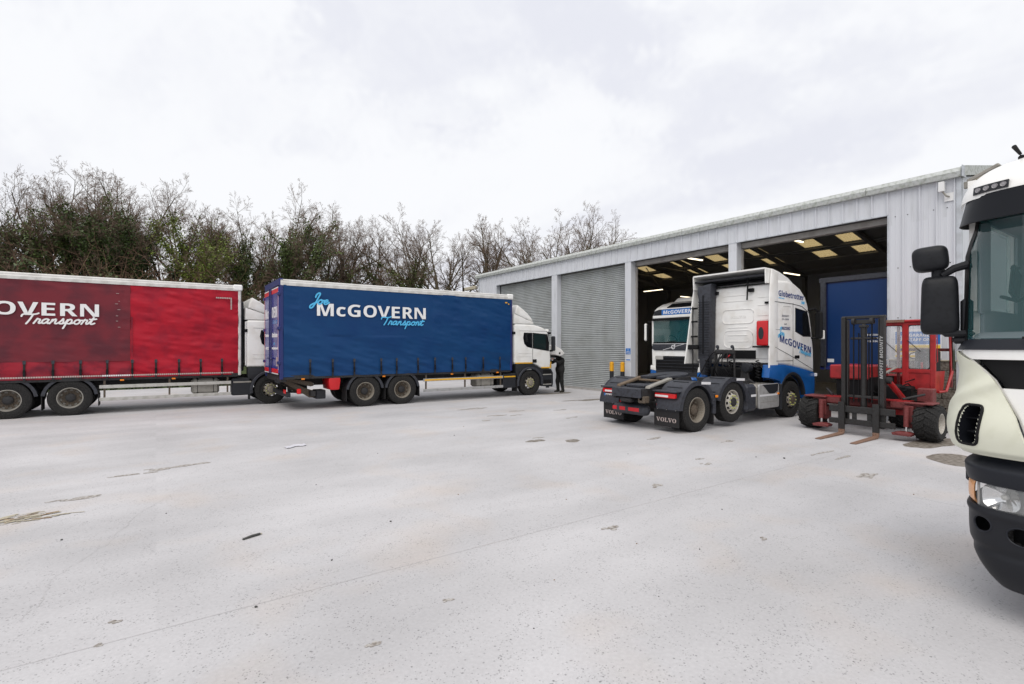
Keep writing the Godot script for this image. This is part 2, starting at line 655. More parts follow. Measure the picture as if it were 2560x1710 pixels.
func make_materials() -> void:
	var sf := SystemFont.new()
	sf.font_names = PackedStringArray(["Droid Sans"])
	sf.font_weight = 700
	sans = sf
	var sr := SystemFont.new()
	sr.font_names = PackedStringArray(["Droid Serif"])
	sr.font_weight = 700
	serif = sr
	var grime := mottle(512, 0.006, 3, 0.40, 0.9, Color(0.90, 0.895, 0.885))
	var soot := mottle(512, 0.018, 9, 0.35, 0.85, Color(0.68, 0.65, 0.62))
	var rust := mottle(512, 0.02, 15, 0.5, 0.85, Color(0.78, 0.64, 0.56))
	var con := mat("concrete", lin(0.568, 0.563, 0.570), 0.92)
	lay(con, concrete_grain(), 2.6)
	over(con, concrete_wear(), 23.0)
	lay(mat("joint", lin(0.47, 0.46, 0.455), 0.95), grime, 1.7)
	lay(mat("stain", lin(0.43, 0.41, 0.39), 0.85), soot, 0.6)
	lay(mat("wet_stain", lin(0.25, 0.225, 0.195), 0.55), soot, 0.9)
	lay(mat("grass", lin(0.06, 0.085, 0.025), 0.95), soot, 2.0)
	lay(mat("earth", lin(0.09, 0.07, 0.045), 0.95), soot, 2.5)
	# garage
	lay(mat("cladding", lin(0.60, 0.617, 0.655), 0.42), streaks(97), 2.6)
	lay(mat("flashing", lin(0.5, 0.53, 0.57), 0.5), grime, 1.5)
	lay(mat("gutter", lin(0.5, 0.52, 0.51), 0.6), mottle(512, 0.02, 19, 0.42, 0.9, Color(0.78, 0.79, 0.75)), 1.3)
	lay(mat("shutter", lin(0.41, 0.43, 0.432), 0.42, 0.15), grime, 3.0)
	lay(mat("steel_frame", lin(0.06, 0.06, 0.062), 0.7), rust, 1.2)
	lay(mat("guide", lin(0.38, 0.365, 0.35), 0.6), grime, 1.4)
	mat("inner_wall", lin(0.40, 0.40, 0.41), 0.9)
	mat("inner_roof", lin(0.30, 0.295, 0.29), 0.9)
	var rl := mat("rooflight", lin(0.82, 0.76, 0.60), 0.7)
	rl.backlight_enabled = true
	rl.backlight = Color(1.0, 0.94, 0.78)
	lay(rl, mottle(512, 0.03, 23, 0.4, 0.8, Color(0.7, 0.62, 0.5)), 0.8)
	lay(mat("block", lin(0.2, 0.18, 0.155), 0.95), soot, 0.7)
	mat("mortar", lin(0.12, 0.11, 0.1), 0.95)
	var lampm := mat("lamp", lin(0.9, 0.9, 0.85), 0.5)
	lampm.emission_enabled = true
	lampm.emission = Color(1.0, 0.93, 0.8)
	lampm.emission_energy_multiplier = 2.2
	# signs
	mat("sign_white", lin(0.75, 0.75, 0.75), 0.4)
	mat("sign_blue", lin(0.02, 0.16, 0.5), 0.4)
	mat("sign_yellow", lin(0.8, 0.55, 0.03), 0.4)
	mat("ink", lin(0.02, 0.02, 0.02), 0.5)
	lay(mat("bollard_yellow", lin(0.75, 0.36, 0.01), 0.5), grime, 0.5)
	# lorries
	lay(mat("white_paint", lin(0.85, 0.845, 0.825), 0.28), mottle(512, 0.006, 29, 0.5, 0.98, Color(0.94, 0.93, 0.915)), 1.9, false)
	lay(mat("white_rail", lin(0.64, 0.63, 0.61), 0.45), grime, 1.1, false)
	var cream := lay(mat("cream_paint", lin(0.71, 0.715, 0.59), 0.4), mottle(512, 0.01, 37, 0.5, 1.0, Color(0.965, 0.965, 0.95)), 0.8, false)
	cream.clearcoat_enabled = true
	cream.clearcoat = 0.25
	var nv := vinyl_bump()
	var bc := mat("blue_curtain", lin(0.005, 0.046, 0.145), 0.42, 0.0, 0.33)
	lay(bc, mottle(1024, 0.003, 51, 0.35, 0.9, Color(0.86, 0.9, 0.96)), 5.0, false)
	bc.normal_enabled = true
	bc.normal_texture = nv
	bc.normal_scale = 0.18
	var rc := mat("red_curtain", lin(0.40, 0.009, 0.024), 0.40, 0.0, 0.33)
	lay(rc, mottle(1024, 0.004, 53, 0.4, 0.85, Color(0.84, 0.95, 0.98)), 3.0, false)
	rc.normal_enabled = true
	rc.normal_texture = nv
	rc.normal_scale = 0.2
	var fc := mat("faded_curtain", lin(0.165, 0.022, 0.032), 0.5, 0.0, 0.33)
	lay(fc, mottle(1024, 0.0035, 57, 0.35, 0.85, Color(0.80, 0.98, 0.98)), 3.6, false)
	fc.normal_enabled = true
	fc.normal_texture = nv
	fc.normal_scale = 0.15
	lay(mat("skirt_curtain", lin(0.30, 0.016, 0.03), 0.45, 0.0, 0.33), mottle(1024, 0.004, 59, 0.35, 0.85, Color(0.70, 0.96, 0.98)), 2.2, false)
	mat("letter_white", lin(0.78, 0.78, 0.78), 0.45)
	mat("letter_cyan", lin(0.08, 0.46, 0.78), 0.45)
	mat("letter_navy", lin(0.02, 0.045, 0.19), 0.45)
	mat("letter_grey", lin(0.28, 0.28, 0.31), 0.5)
	mat("door_blue", lin(0.03, 0.035, 0.22), 0.25)
	mat("trailer_blue", lin(0.006, 0.032, 0.12), 0.4, 0.0, 0.35)
	mat("frame_blue", lin(0.012, 0.02, 0.12), 0.4)
	mat("cab_blue", lin(0.012, 0.10, 0.34), 0.25)
	mat("tape_red", lin(0.55, 0.012, 0.02), 0.4)
	mat("tape_white", lin(0.72, 0.72, 0.74), 0.4)
	mat("tape_dull", lin(0.42, 0.35, 0.33), 0.5)
	mat("tape_grey", lin(0.38, 0.38, 0.38), 0.5)
	mat("tape_yellow", lin(0.78, 0.42, 0.02), 0.4)
	lay(mat("rubber", lin(0.022, 0.022, 0.024), 0.72, 0.0, 0.35), mottle(512, 0.02, 61, 0.45, 0.8, Color(1.0, 0.95, 0.9)), 0.7, false)
	lay(mat("tyre", lin(0.040, 0.039, 0.038), 0.85, 0.0, 0.35), mottle(512, 0.03, 63, 0.3, 0.7, Color(0.55, 0.55, 0.56)), 0.5, false)
	lay(mat("brown_steel", lin(0.12, 0.095, 0.07), 0.75), soot, 0.35, false)
	lay(mat("pale_steel", lin(0.28, 0.26, 0.22), 0.6, 0.2), rust, 0.3, false)
	lay(mat("white_rim", lin(0.46, 0.45, 0.41), 0.55), rust, 0.3, false)
	mat("nut", lin(0.5, 0.48, 0.38), 0.5, 0.3)
	mat("nut_cap", lin(0.5, 0.52, 0.16), 0.5)
	lay(mat("chassis", lin(0.022, 0.022, 0.024), 0.7), rust, 1.0, false)
	lay(mat("dark_plastic", lin(0.021, 0.023, 0.028), 0.5, 0.0, 0.38), mottle(512, 0.02, 67, 0.5, 0.9, Color(1.0, 0.97, 0.94)), 0.8, false)
	lay(mat("grey_plastic", lin(0.042, 0.045, 0.056), 0.5, 0.0, 0.4), mottle(512, 0.015, 71, 0.45, 0.9, Color(0.8, 0.78, 0.76)), 0.9, false)
	var bp := mat("bumper_plastic", lin(0.10, 0.108, 0.135), 0.45, 0.0, 0.35)
	lay(bp, bug_specks(), 0.7, false)
	mat("gasket", lin(0.006, 0.006, 0.007), 0.6, 0.0, 0.35)
	lay(mat("aluminium", lin(0.50, 0.49, 0.46), 0.5, 0.3), grime, 0.8, false)
	lay(mat("dirty_alu", lin(0.31, 0.295, 0.265), 0.6, 0.2), grime, 0.9, false)
	lay(mat("silver_box", lin(0.40, 0.40, 0.40), 0.4, 0.2), grime, 0.5, false)
	lay(mat("timber_deck", lin(0.17, 0.125, 0.085), 0.8), soot, 0.4, false)
	mat("chrome", lin(0.7, 0.7, 0.7), 0.12, 1.0)
	mat("red_plastic", lin(0.55, 0.012, 0.016), 0.3)
	mat("lamp_red", lin(0.62, 0.01, 0.012), 0.15)
	mat("lamp_clear", lin(0.72, 0.70, 0.70), 0.15)
	mat("lamp_amber", lin(0.85, 0.25, 0.01), 0.2)
	mat("black_glass", lin(0.006, 0.007, 0.009), 0.06)
	mat("tint_glass", lin(0.012, 0.022, 0.022), 0.05)
	var gl := mat("screen_glass", lin(0.03, 0.15, 0.155), 0.02)
	gl.albedo_color.a = 0.26
	gl.transparency = BaseMaterial3D.TRANSPARENCY_ALPHA
	var cg := mat("clear_glass", Color(0.86, 0.87, 0.88, 0.22), 0.02)
	cg.transparency = BaseMaterial3D.TRANSPARENCY_ALPHA
	var sg := mat("side_glass", lin(0.10, 0.46, 0.42), 0.02)
	sg.albedo_color.a = 0.4
	sg.transparency = BaseMaterial3D.TRANSPARENCY_ALPHA
	var lg := mat("lens_glass", Color(0.9, 0.92, 0.92, 0.12), 0.03)
	lg.transparency = BaseMaterial3D.TRANSPARENCY_ALPHA
	mat("indicator", lin(0.72, 0.36, 0.16), 0.25)
	mat("step_plastic", lin(0.016, 0.018, 0.024), 0.45, 0.0, 0.35)
	mat("visor", lin(0.006, 0.007, 0.010), 0.4, 0.0, 0.3)
	mat("lamp_dull", lin(0.30, 0.29, 0.30), 0.2)
	mat("lamp_silver", lin(0.62, 0.62, 0.62), 0.3, 0.4)
	lay(mat("bumper_shell", lin(0.013, 0.014, 0.017), 0.5, 0.0, 0.35), mottle(512, 0.02, 91, 0.5, 0.9, Color(0.8, 0.8, 0.8)), 0.6, false)
	mat("cab_lining", lin(0.22, 0.235, 0.26), 0.8)
	mat("cab_inside", lin(0.075, 0.08, 0.085), 0.8)
	# forklift
	lay(mat("fork_red", lin(0.36, 0.014, 0.016), 0.36), mottle(512, 0.008, 73, 0.5, 0.95, Color(0.80, 0.82, 0.8)), 1.4, false)
	lay(mat("old_red", lin(0.17, 0.035, 0.035), 0.6), rust, 0.6, false)
	lay(mat("mast_black", lin(0.016, 0.0155, 0.0155), 0.5), rust, 0.8, false)
	lay(mat("fork_steel", lin(0.22, 0.135, 0.095), 0.7), rust, 0.4, false)
	mat("seat_black", lin(0.015, 0.015, 0.016), 0.6)
	lay(mat("wood_scrap", lin(0.30, 0.20, 0.11), 0.8), soot, 0.3, false)
	mat("paper", lin(0.56, 0.555, 0.60), 0.8)
	mat("straw", lin(0.42, 0.38, 0.29), 0.9)
	mat("litter_dark", lin(0.05, 0.05, 0.048), 0.8)
	# plants
	lay(mat("bark", lin(0.12, 0.092, 0.07), 0.95), mottle(512, 0.03, 81, 0.4, 0.75, Color(0.75, 0.85, 0.6)), 1.5)
	mat("twig", lin(0.17, 0.118, 0.088), 0.95)
	mat("bramble", lin(0.17, 0.10, 0.066), 0.95)
	var lf := mat("ivy_leaf", Color.WHITE, 0.55)
	lf.vertex_color_use_as_albedo = true
	lf.backlight_enabled = true
	lf.backlight = Color(0.18, 0.22, 0.08)
	var sk := mat("clothed", Color.WHITE, 0.8)
	sk.vertex_color_use_as_albedo = true

func bug_specks() -> ImageTexture:
	# dried splashes and stone chips on dark plastic
	var size := 1024
	var rng := RandomNumberGenerator.new()
	rng.seed = 5
	var im := Image.create(size, size, false, Image.FORMAT_RGB8)
	im.fill(Color(0.42, 0.42, 0.42))
	for k in 520:
		var x := rng.randi() % size
		var y := rng.randi() % size
		var r := 1 if rng.randf() < 0.8 else 2
		var c := rng.randf_range(0.6, 1.0)
		im.fill_rect(Rect2i(x, y, r, r + rng.randi() % 2), Color(c, c, c * 0.95))
	im.generate_mipmaps()
	return ImageTexture.create_from_image(im)

# ------------------------------------------------------------------ ground
func blot(rng: RandomNumberGenerator, rx: float, rz: float, n := 22) -> PackedVector2Array:
	var p := PackedVector2Array()
	var ph := rng.randf() * TAU
	var w1 := rng.randf_range(0.08, 0.22)
	var w2 := rng.randf_range(0.05, 0.14)
	for k in n:
		var a := TAU * k / n
		var r := 1.0 + w1 * sin(a * 2 + ph) + w2 * sin(a * 5 + ph * 3) + rng.randf_range(-0.06, 0.06)
		p.push_back(Vector2(cos(a) * rx * r, sin(a) * rz * r))
	return p

func build_ground() -> void:
	# land to the horizon, falling away behind, a bank rising under the trees
	var land := MB.new()
	var nz := FastNoiseLite.new()
	nz.seed = 2
	nz.frequency = 0.12
	var prof := [[-400.0, 2.0], [-120.0, 2.6], [-60.0, 2.2], [-44.0, 1.5], [-36.0, 0.75], [-31.5, 0.12], [-30.2, -0.06], [40.0, -0.06], [400.0, -0.06]]
	var xs := []
	for k in 41:
		xs.append(-60.0 + k * 3.5)
	xs.push_front(-400.0)
	xs.push_back(400.0)
	for i in xs.size() - 1:
		for j in prof.size() - 1:
			var f := func(x: float, q: Array) -> Vector3:
				var y: float = q[1]
				if y > 0.0:
					y += nz.get_noise_2d(x, q[0]) * 0.25
				return Vector3(x, y, q[0])
			land.quad(f.call(xs[i], prof[j]), f.call(xs[i], prof[j + 1]), f.call(xs[i + 1], prof[j + 1]), f.call(xs[i + 1], prof[j]))
	var g := part(land, "terrain", M.grass, self, 40.0)
	tag(g, "", "", "", "structure")
	# the yard: a bed of joint filler with concrete slabs cast on it
	var yard := bx(self, "yard", M.joint, Vector3(-22.0, -0.05, -4.4), Vector3(77.0, 0.08, 50.8))
	tag(yard, "", "", "", "structure")
	var zs := [-29.6, -22.4, -14.93, -4.4, 5.6, 20.8]
	for k in zs.size() - 1:
		var cuts := [-60.0, -34.0, -20.0, -6.5, 8.27, 16.3]
		if k == 2:
			cuts = [-60.0, -36.0, -21.0, -2.9, 16.3]
		for i in cuts.size() - 1:
			var mb := MB.new()
			var gap := 0.004
			mb.box(Vector3((cuts[i] + cuts[i + 1]) * 0.5, -0.02, (zs[k] + zs[k + 1]) * 0.5), Vector3(cuts[i + 1] - cuts[i] - gap * 2, 0.04, zs[k + 1] - zs[k] - gap * 2), 0.004)
			part(mb, "concrete_slab", M.concrete, yard, 0.0)
	# stains, each a thin film of its own outline
	var rng := RandomNumberGenerator.new()
	rng.seed = 12
	# x, z, half length, half width, wet
	var spots := [[11.6, -2.95, 0.62, 0.42, 1], [13.2, -3.75, 0.85, 0.34, 2], [13.0, -2.6, 0.6, 0.22, 1], [13.9, -16.9, 0.85, 0.3, 1],
		[13.35, -14.1, 0.55, 0.2, 1], [12.6, -14.3, 0.4, 0.09, 1], [6.6, -8.64, 0.19, 0.13, 1], [7.25, -8.2, 0.2, 0.13, 1], [8.3, -14.2, 0.55, 0.16, 0],
		[8.1, -12.45, 0.32, 0.11, 0], [8.6, -12.2, 0.2, 0.07, 0], [7.25, -11.75, 0.22, 0.1, 0], [9.2, -13.0, 0.3, 0.1, 0], [0.47, -10.19, 0.3, 0.14, 0], [0.03, -10.15, 0.3, 0.1, 0],
		[-0.3, -9.95, 0.35, 0.06, 0], [-0.9, -8.8, 0.3, 0.09, 0], [9.1, -3.35, 0.27, 0.12, 0], [6.9, -8.9, 0.16, 0.04, 0], [7.9, -5.6, 0.12, 0.05, 0], [7.7, -5.3, 0.1, 0.06, 0],
		[9.9, -6.3, 0.25, 0.07, 0], [9.0, -7.4, 0.3, 0.06, 0], [10.3, -4.6, 0.45, 0.05, 0], [10.2, -4.2, 0.3, 0.05, 0], [4.1, -4.0, 0.1, 0.06, 0], [1.9, -3.6, 0.05, 0.03, 0],
		[-0.25, -4.7, 0.05, 0.03, 0], [-0.3, -4.4, 0.04, 0.02, 0], [1.2, -3.35, 0.05, 0.03, 0], [5.2, -2.9, 0.06, 0.035, 0], [5.9, -4.9, 0.11, 0.09, 0], [11.2, -10.6, 0.35, 0.1, 0], [10.5, -12.4, 0.3, 0.07, 0], [9.6, -10.9, 0.22, 0.06, 0]]
	for s in spots:
		# dirt lies in broken crumbs, oil in one film
		var bits := 1 if s[4] else 6
		for k in bits:
			var mb := MB.new()
			var at := Vector3(s[0], 0.0, s[1])
			var f := 1.0
			if not s[4]:
				f = rng.randf_range(0.2, 0.55)
				at += Vector3(rng.randf_range(-0.8, 0.8) * s[2], 0.0, rng.randf_range(-0.8, 0.8) * s[3])
			mb.xf = Transform3D(Basis(Vector3.RIGHT, -PI / 2), at)
			mb.prism(blot(rng, s[2] * f, s[3] * f, 22 if s[4] else 14), 0.001, 0.0035 + 0.0004 * k)
			var o := part(mb, "oil_stain" if s[4] else "dirt_stain", M.wet_stain if s[4] else M.stain, yard, 0.0)
			if s[4] == 2:
				o.set_meta("label", "dark damp oil patch under the forklift tyre")
	# hairline cracks
	for line in [[0.37, -8.67, -0.16, -7.62, -0.42, -6.58, -0.73, -5.9, -0.74, -5.36, -0.83, -5.07], [-0.56, -10.09, -0.89, -9.57, -1.23, -9.2], [9.4, -3.9, 10.6, -3.1, 11.0, -2.2, 12.2, -1.6]]:
		var pts := []
		for i in range(0, line.size() - 2, 2):
			for k in 12:
				var t := k / 12.0
				pts.append(Vector3(lerpf(line[i], line[i + 2], t), 0.0025, lerpf(line[i + 1], line[i + 3], t)) + Vector3(rng.randf_range(-0.02, 0.02), 0, rng.randf_range(-0.02, 0.02)))
		var cm := MB.new()
		for i in pts.size() - 1:
			var d: Vector3 = (pts[i + 1] - pts[i]).normalized()
			var w := rng.randf_range(0.0006, 0.0022)
			var n := Vector3(-d.z, 0, d.x) * w
			cm.quad(pts[i] + n, pts[i + 1] + n, pts[i + 1] - n, pts[i] - n)
		part(cm, "crack", M.joint, yard, 0.0)

# ------------------------------------------------------------------ garage
const BACK_X := 31.0
const RIDGE_X := 23.5
const EAVE := 6.13
const PITCH := 0.2
const Z_FAR := -26.6
const Z_NEAR := -4.0

func roof_slab(parent: Node, called: String, m: Material, x0: float, x1: float, z0: float, z1: float, th := 0.05, lift := 0.0) -> MeshInstance3D:
	var mb := MB.new()
	var up := x1 <= RIDGE_X + 0.001
	var y := func(x: float) -> float: return EAVE + PITCH * (x - FACE_X) if up else EAVE + PITCH * (RIDGE_X - FACE_X) - PITCH * (x - RIDGE_X)
	var p := PackedVector2Array([Vector2(x0, y.call(x0) + lift), Vector2(x1, y.call(x1) + lift), Vector2(x1, y.call(x1) + lift + th), Vector2(x0, y.call(x0) + lift + th)])
	mb.prism(p, z0, z1)
	return part(mb, called, m, parent, 0.0)

func clad_mesh(w: float, h: float) -> ArrayMesh:
	# one cladding sheet: flat pan with two faint lines and a raised rib at its edge; front faces -x, width along +z
	var mb := MB.new()
	var o := [[0.0, 0.0], [0.035, 0.0], [0.043, -0.004], [0.06, -0.004], [0.068, 0.0], [w * 0.42, 0.0], [w * 0.42 + 0.008, -0.005], [w * 0.42 + 0.02, -0.005], [w * 0.42 + 0.028, 0.0], [w * 0.68, 0.0], [w * 0.68 + 0.008, -0.005], [w * 0.68 + 0.02, -0.005], [w * 0.68 + 0.028, 0.0], [w - 0.062, 0.0], [w - 0.045, -0.042], [w - 0.018, -0.042], [w - 0.001, 0.0]]
	for i in o.size() - 1:
		var a := Vector3(o[i][1], 0, o[i][0])
		var b := Vector3(o[i + 1][1], 0, o[i + 1][0])
		mb.quad(a, b, b + Vector3(0, h, 0), a + Vector3(0, h, 0))
	mb.box(Vector3(0.012, h * 0.5, w * 0.5 - 0.0005), Vector3(0.014, h, w - 0.002))
	return mb.build(0.0)

func clad_run(parent: Node, z0: float, z1: float, y0: float, y1: float) -> void:
	var n := int(round((z1 - z0) / 0.36))
	var w := (z1 - z0) / n
	var mesh := clad_mesh(w, y1 - y0)
	for k in n:
		put(mesh, "cladding_panel", M.cladding, parent, Vector3(FACE_X, y0, z0 + k * w))

func build_garage() -> void:
	var g := thing("garage", "long pale grey metal clad garage with four tall lorry bays", "garage", Vector3.ZERO)
	var head := 5.5
	# bays along z: far end to near end
	var bays := [[-24.62, -19.665], [-19.27, -14.852], [-14.53, -10.16], [-9.86, -5.54]]
	clad_run(g, Z_FAR + 0.12, -24.66, 0.0, EAVE)
	clad_run(g, -24.66, -5.5, head, EAVE)
	clad_run(g, -5.5, Z_NEAR - 0.1, 1.66, EAVE)
	# screws on the sheets
	var screw := MB.new().box(Vector3.ZERO, Vector3(0.012, 0.022, 0.022)).build(0.0)
	for k in 5:
		put(screw, "screw", M.steel_frame, g, Vector3(FACE_X - 0.004, 5.42 - 0.0 * k, -5.36 + 0.27 * k))
		put(screw, "screw", M.steel_frame, g, Vector3(FACE_X - 0.004, 4.06, -5.30 + 0.27 * k))
		put(screw, "screw", M.steel_frame, g, Vector3(FACE_X - 0.004, 2.75, -5.30 + 0.27 * k))
	# corner flashings, drip edge under the fascia
	bx(g, "corner_flashing", M.flashing, Vector3(FACE_X + 0.02, EAVE * 0.5, Z_NEAR - 0.05), Vector3(0.12, EAVE, 0.10), 0.006)
	bx(g, "corner_flashing", M.flashing, Vector3(FACE_X + 0.02, EAVE * 0.5, Z_FAR + 0.06), Vector3(0.12, EAVE, 0.12), 0.006)
	bx(g, "jamb_flashing", M.flashing, Vector3(FACE_X + 0.10, head * 0.5, -5.52), Vector3(0.24, head, 0.04), 0.004)
	bx(g, "jamb_flashing", M.flashing, Vector3(FACE_X + 0.10, head * 0.5, -24.64), Vector3(0.24, head, 0.04), 0.004)
	bx(g, "drip_edge", M.flashing, Vector3(FACE_X - 0.005, head - 0.012, -15.08), Vector3(0.05, 0.022, 19.1))
	bx(g, "lintel", M.steel_frame, Vector3(FACE_X + 0.17, head + 0.10, -15.08), Vector3(0.26, 0.22, 19.1))
	bx(g, "lintel", M.guide, Vector3(FACE_X + 0.42, head - 0.04, -15.08), Vector3(0.22, 0.26, 19.0), 0.01)
	# gutter: a folded box with a sloping face, a slightly warped strip at a time
	var gz := Z_FAR - 0.25
	while gz < Z_NEAR - 0.1:
		var g1 := minf(gz + 2.98, Z_NEAR + 0.03)
		var mb := MB.new()
		mb.prism(pv([FACE_X + 0.1, EAVE - 0.03, FACE_X - 0.14, EAVE - 0.03, FACE_X - 0.17, EAVE + 0.09, FACE_X - 0.10, EAVE + 0.2, FACE_X + 0.1, EAVE + 0.22]), gz, g1 - 0.012, 0.006, 1)
		part(mb, "gutter_length", M.gutter, g, 0.0)
		gz = g1
	bx(g, "gutter_end", M.flashing, Vector3(FACE_X - 0.03, EAVE + 0.09, Z_NEAR + 0.045), Vector3(0.28, 0.27, 0.02))
	# pillars between the bays, with the guides of the doors
	for z in [[-19.665, -19.27], [-14.852, -14.53], [-10.16, -9.86]]:
		bx(g, "pillar", M.cladding, Vector3(FACE_X + 0.13, head * 0.5, (z[0] + z[1]) * 0.5), Vector3(0.30, head, z[1] - z[0]), 0.012)
		bx(g, "door_guide", M.guide, Vector3(FACE_X + 0.33, head * 0.5 - 0.1, z[1] - 0.02), Vector3(0.10, head - 0.2, 0.10), 0.006)
		bx(g, "door_guide", M.guide, Vector3(FACE_X + 0.33, head * 0.5 - 0.1, z[0] + 0.02), Vector3(0.10, head - 0.2, 0.10), 0.006)
	bx(g, "door_guide", M.guide, Vector3(FACE_X + 0.33, head * 0.5, -24.55), Vector3(0.10, head, 0.10), 0.006)
	# roller shutters, down in the two far bays
	for b in [bays[0], bays[1]]:
		var sh := Node3D.new()
		sh.name = "roller_shutter"
		g.add_child(sh, true)
		var mb := MB.new()
		var y := 0.09
		while y < head - 0.1:
			var q := [[0.0, 0.0], [-0.024, 0.010], [-0.034, 0.028], [-0.032, 0.046], [-0.020, 0.064], [0.0, 0.076], [0.006, 0.080], [0.0, 0.084]]
			for i in q.size() - 1:
				mb.quad(Vector3(q[i][0], y + q[i][1], b[0]), Vector3(q[i][0], y + q[i][1], b[1]), Vector3(q[i + 1][0], y + q[i + 1][1], b[1]), Vector3(q[i + 1][0], y + q[i + 1][1], b[0]))
			y += 0.084
		var c := part(mb, "shutter_curtain", M.shutter, sh, 40.0)
		c.position.x = FACE_X + 0.29
		bx(sh, "bottom_bar", M.guide, Vector3(FACE_X + 0.29, 0.05, (b[0] + b[1]) * 0.5), Vector3(0.06, 0.10, b[1] - b[0] - 0.02))
	# shell
	var k := EAVE
	bx(g, "side_wall", M.cladding, Vector3((FACE_X + BACK_X) * 0.5 + 0.1, k * 0.5, Z_FAR + 0.03), Vector3(BACK_X - FACE_X - 0.2, k, 0.06))
	var gab := PackedVector2Array([Vector2(FACE_X + 0.1, 0.0), Vector2(BACK_X, 0.0), Vector2(BACK_X, EAVE), Vector2(RIDGE_X, EAVE + PITCH * (RIDGE_X - FACE_X) - 0.02), Vector2(FACE_X + 0.1, EAVE)])
	var gm := MB.new()
	gm.prism(gab, Z_NEAR - 0.06, Z_NEAR - 0.02)
	part(gm, "gable_wall", M.cladding, g, 0.0)
	gm = MB.new()
	gm.prism(gab, Z_NEAR - 0.14, Z_NEAR - 0.10)
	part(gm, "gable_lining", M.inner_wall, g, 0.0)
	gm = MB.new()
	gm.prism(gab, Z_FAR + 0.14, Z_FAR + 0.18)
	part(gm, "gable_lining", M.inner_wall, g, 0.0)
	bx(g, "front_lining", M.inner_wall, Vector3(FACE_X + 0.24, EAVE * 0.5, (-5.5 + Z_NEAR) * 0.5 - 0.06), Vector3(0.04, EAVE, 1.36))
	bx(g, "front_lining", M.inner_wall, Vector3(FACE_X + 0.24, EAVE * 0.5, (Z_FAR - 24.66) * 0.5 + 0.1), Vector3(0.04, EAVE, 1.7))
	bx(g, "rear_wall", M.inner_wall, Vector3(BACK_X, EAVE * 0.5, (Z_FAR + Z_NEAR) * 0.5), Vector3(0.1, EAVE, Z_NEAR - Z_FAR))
	bx(g, "garage_floor", M.concrete, Vector3((16.3 + BACK_X) * 0.5, -0.03, (Z_FAR + Z_NEAR) * 0.5), Vector3(BACK_X - 16.3, 0.06, Z_NEAR - Z_FAR))
	# roof: front slope, then the rear slope with translucent sheets let in
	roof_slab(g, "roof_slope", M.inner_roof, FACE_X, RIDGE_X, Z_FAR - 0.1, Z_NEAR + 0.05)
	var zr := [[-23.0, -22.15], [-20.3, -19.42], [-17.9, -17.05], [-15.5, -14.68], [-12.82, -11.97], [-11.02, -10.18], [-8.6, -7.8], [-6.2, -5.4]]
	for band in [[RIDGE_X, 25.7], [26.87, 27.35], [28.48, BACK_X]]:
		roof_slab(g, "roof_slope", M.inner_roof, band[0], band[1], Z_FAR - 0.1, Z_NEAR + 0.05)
	for row in [[25.7, 26.87], [27.35, 28.48]]:
		var z0 := Z_FAR - 0.1
		for q in zr:
			roof_slab(g, "roof_slope", M.inner_roof, row[0], row[1], z0, q[0])
			# corrugated translucent sheet
			var mb := MB.new()
			var n := 12
			for i in n:
				var za := lerpf(q[0], q[1], float(i) / n)
				var zb := lerpf(q[0], q[1], float(i + 1) / n)
				var ha := 0.02 * (i % 2)
				var hb := 0.02 * ((i + 1) % 2)
				var yr := EAVE + PITCH * (RIDGE_X - FACE_X)
				var ya: float = yr - PITCH * (row[0] - RIDGE_X)
				var yb: float = yr - PITCH * (row[1] - RIDGE_X)
				mb.quad(Vector3(row[0], ya + ha, za), Vector3(row[0], ya + hb, zb), Vector3(row[1], yb + hb, zb), Vector3(row[1], yb + ha, za))
			part(mb, "rooflight", M.rooflight, g, 0.0)
			z0 = q[1]
		roof_slab(g, "roof_slope", M.inner_roof, row[0], row[1], z0, Z_NEAR + 0.05)
	# frames and purlins
	for z in [-5.0, -9.95, -14.7, -19.5, -24.3]:
		for sl in [[FACE_X + 0.3, RIDGE_X], [RIDGE_X, BACK_X]]:
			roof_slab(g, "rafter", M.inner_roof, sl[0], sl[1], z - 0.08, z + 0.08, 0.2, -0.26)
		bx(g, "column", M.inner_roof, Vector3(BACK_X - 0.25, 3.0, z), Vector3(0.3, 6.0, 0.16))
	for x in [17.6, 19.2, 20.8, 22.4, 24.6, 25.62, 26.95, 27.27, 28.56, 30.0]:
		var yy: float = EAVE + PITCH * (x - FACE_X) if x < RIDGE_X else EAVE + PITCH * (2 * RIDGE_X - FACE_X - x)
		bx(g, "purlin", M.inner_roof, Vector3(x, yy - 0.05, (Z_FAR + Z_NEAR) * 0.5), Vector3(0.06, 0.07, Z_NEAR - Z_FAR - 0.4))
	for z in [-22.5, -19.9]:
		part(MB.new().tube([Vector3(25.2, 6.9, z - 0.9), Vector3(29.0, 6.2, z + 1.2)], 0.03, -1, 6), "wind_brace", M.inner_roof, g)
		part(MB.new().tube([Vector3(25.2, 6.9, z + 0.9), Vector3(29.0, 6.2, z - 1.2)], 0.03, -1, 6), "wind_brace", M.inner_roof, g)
	# verge flashing of the gable
	for sl in [[FACE_X, RIDGE_X], [RIDGE_X, BACK_X]]:
		roof_slab(g, "verge_flashing", M.gutter, sl[0], sl[1], Z_NEAR - 0.03, Z_NEAR + 0.06, 0.24, 0.0)
	# block plinth under the cladding at the near end
	var low := Node3D.new()
	low.name = "block_plinth"
	g.add_child(low)
	bx(low, "mortar_bed", M.mortar, Vector3(FACE_X + 0.12, 0.82, -4.77), Vector3(0.20, 1.64, 1.46))
	var row_n := 0
	var rb := RandomNumberGenerator.new()
	rb.seed = 3
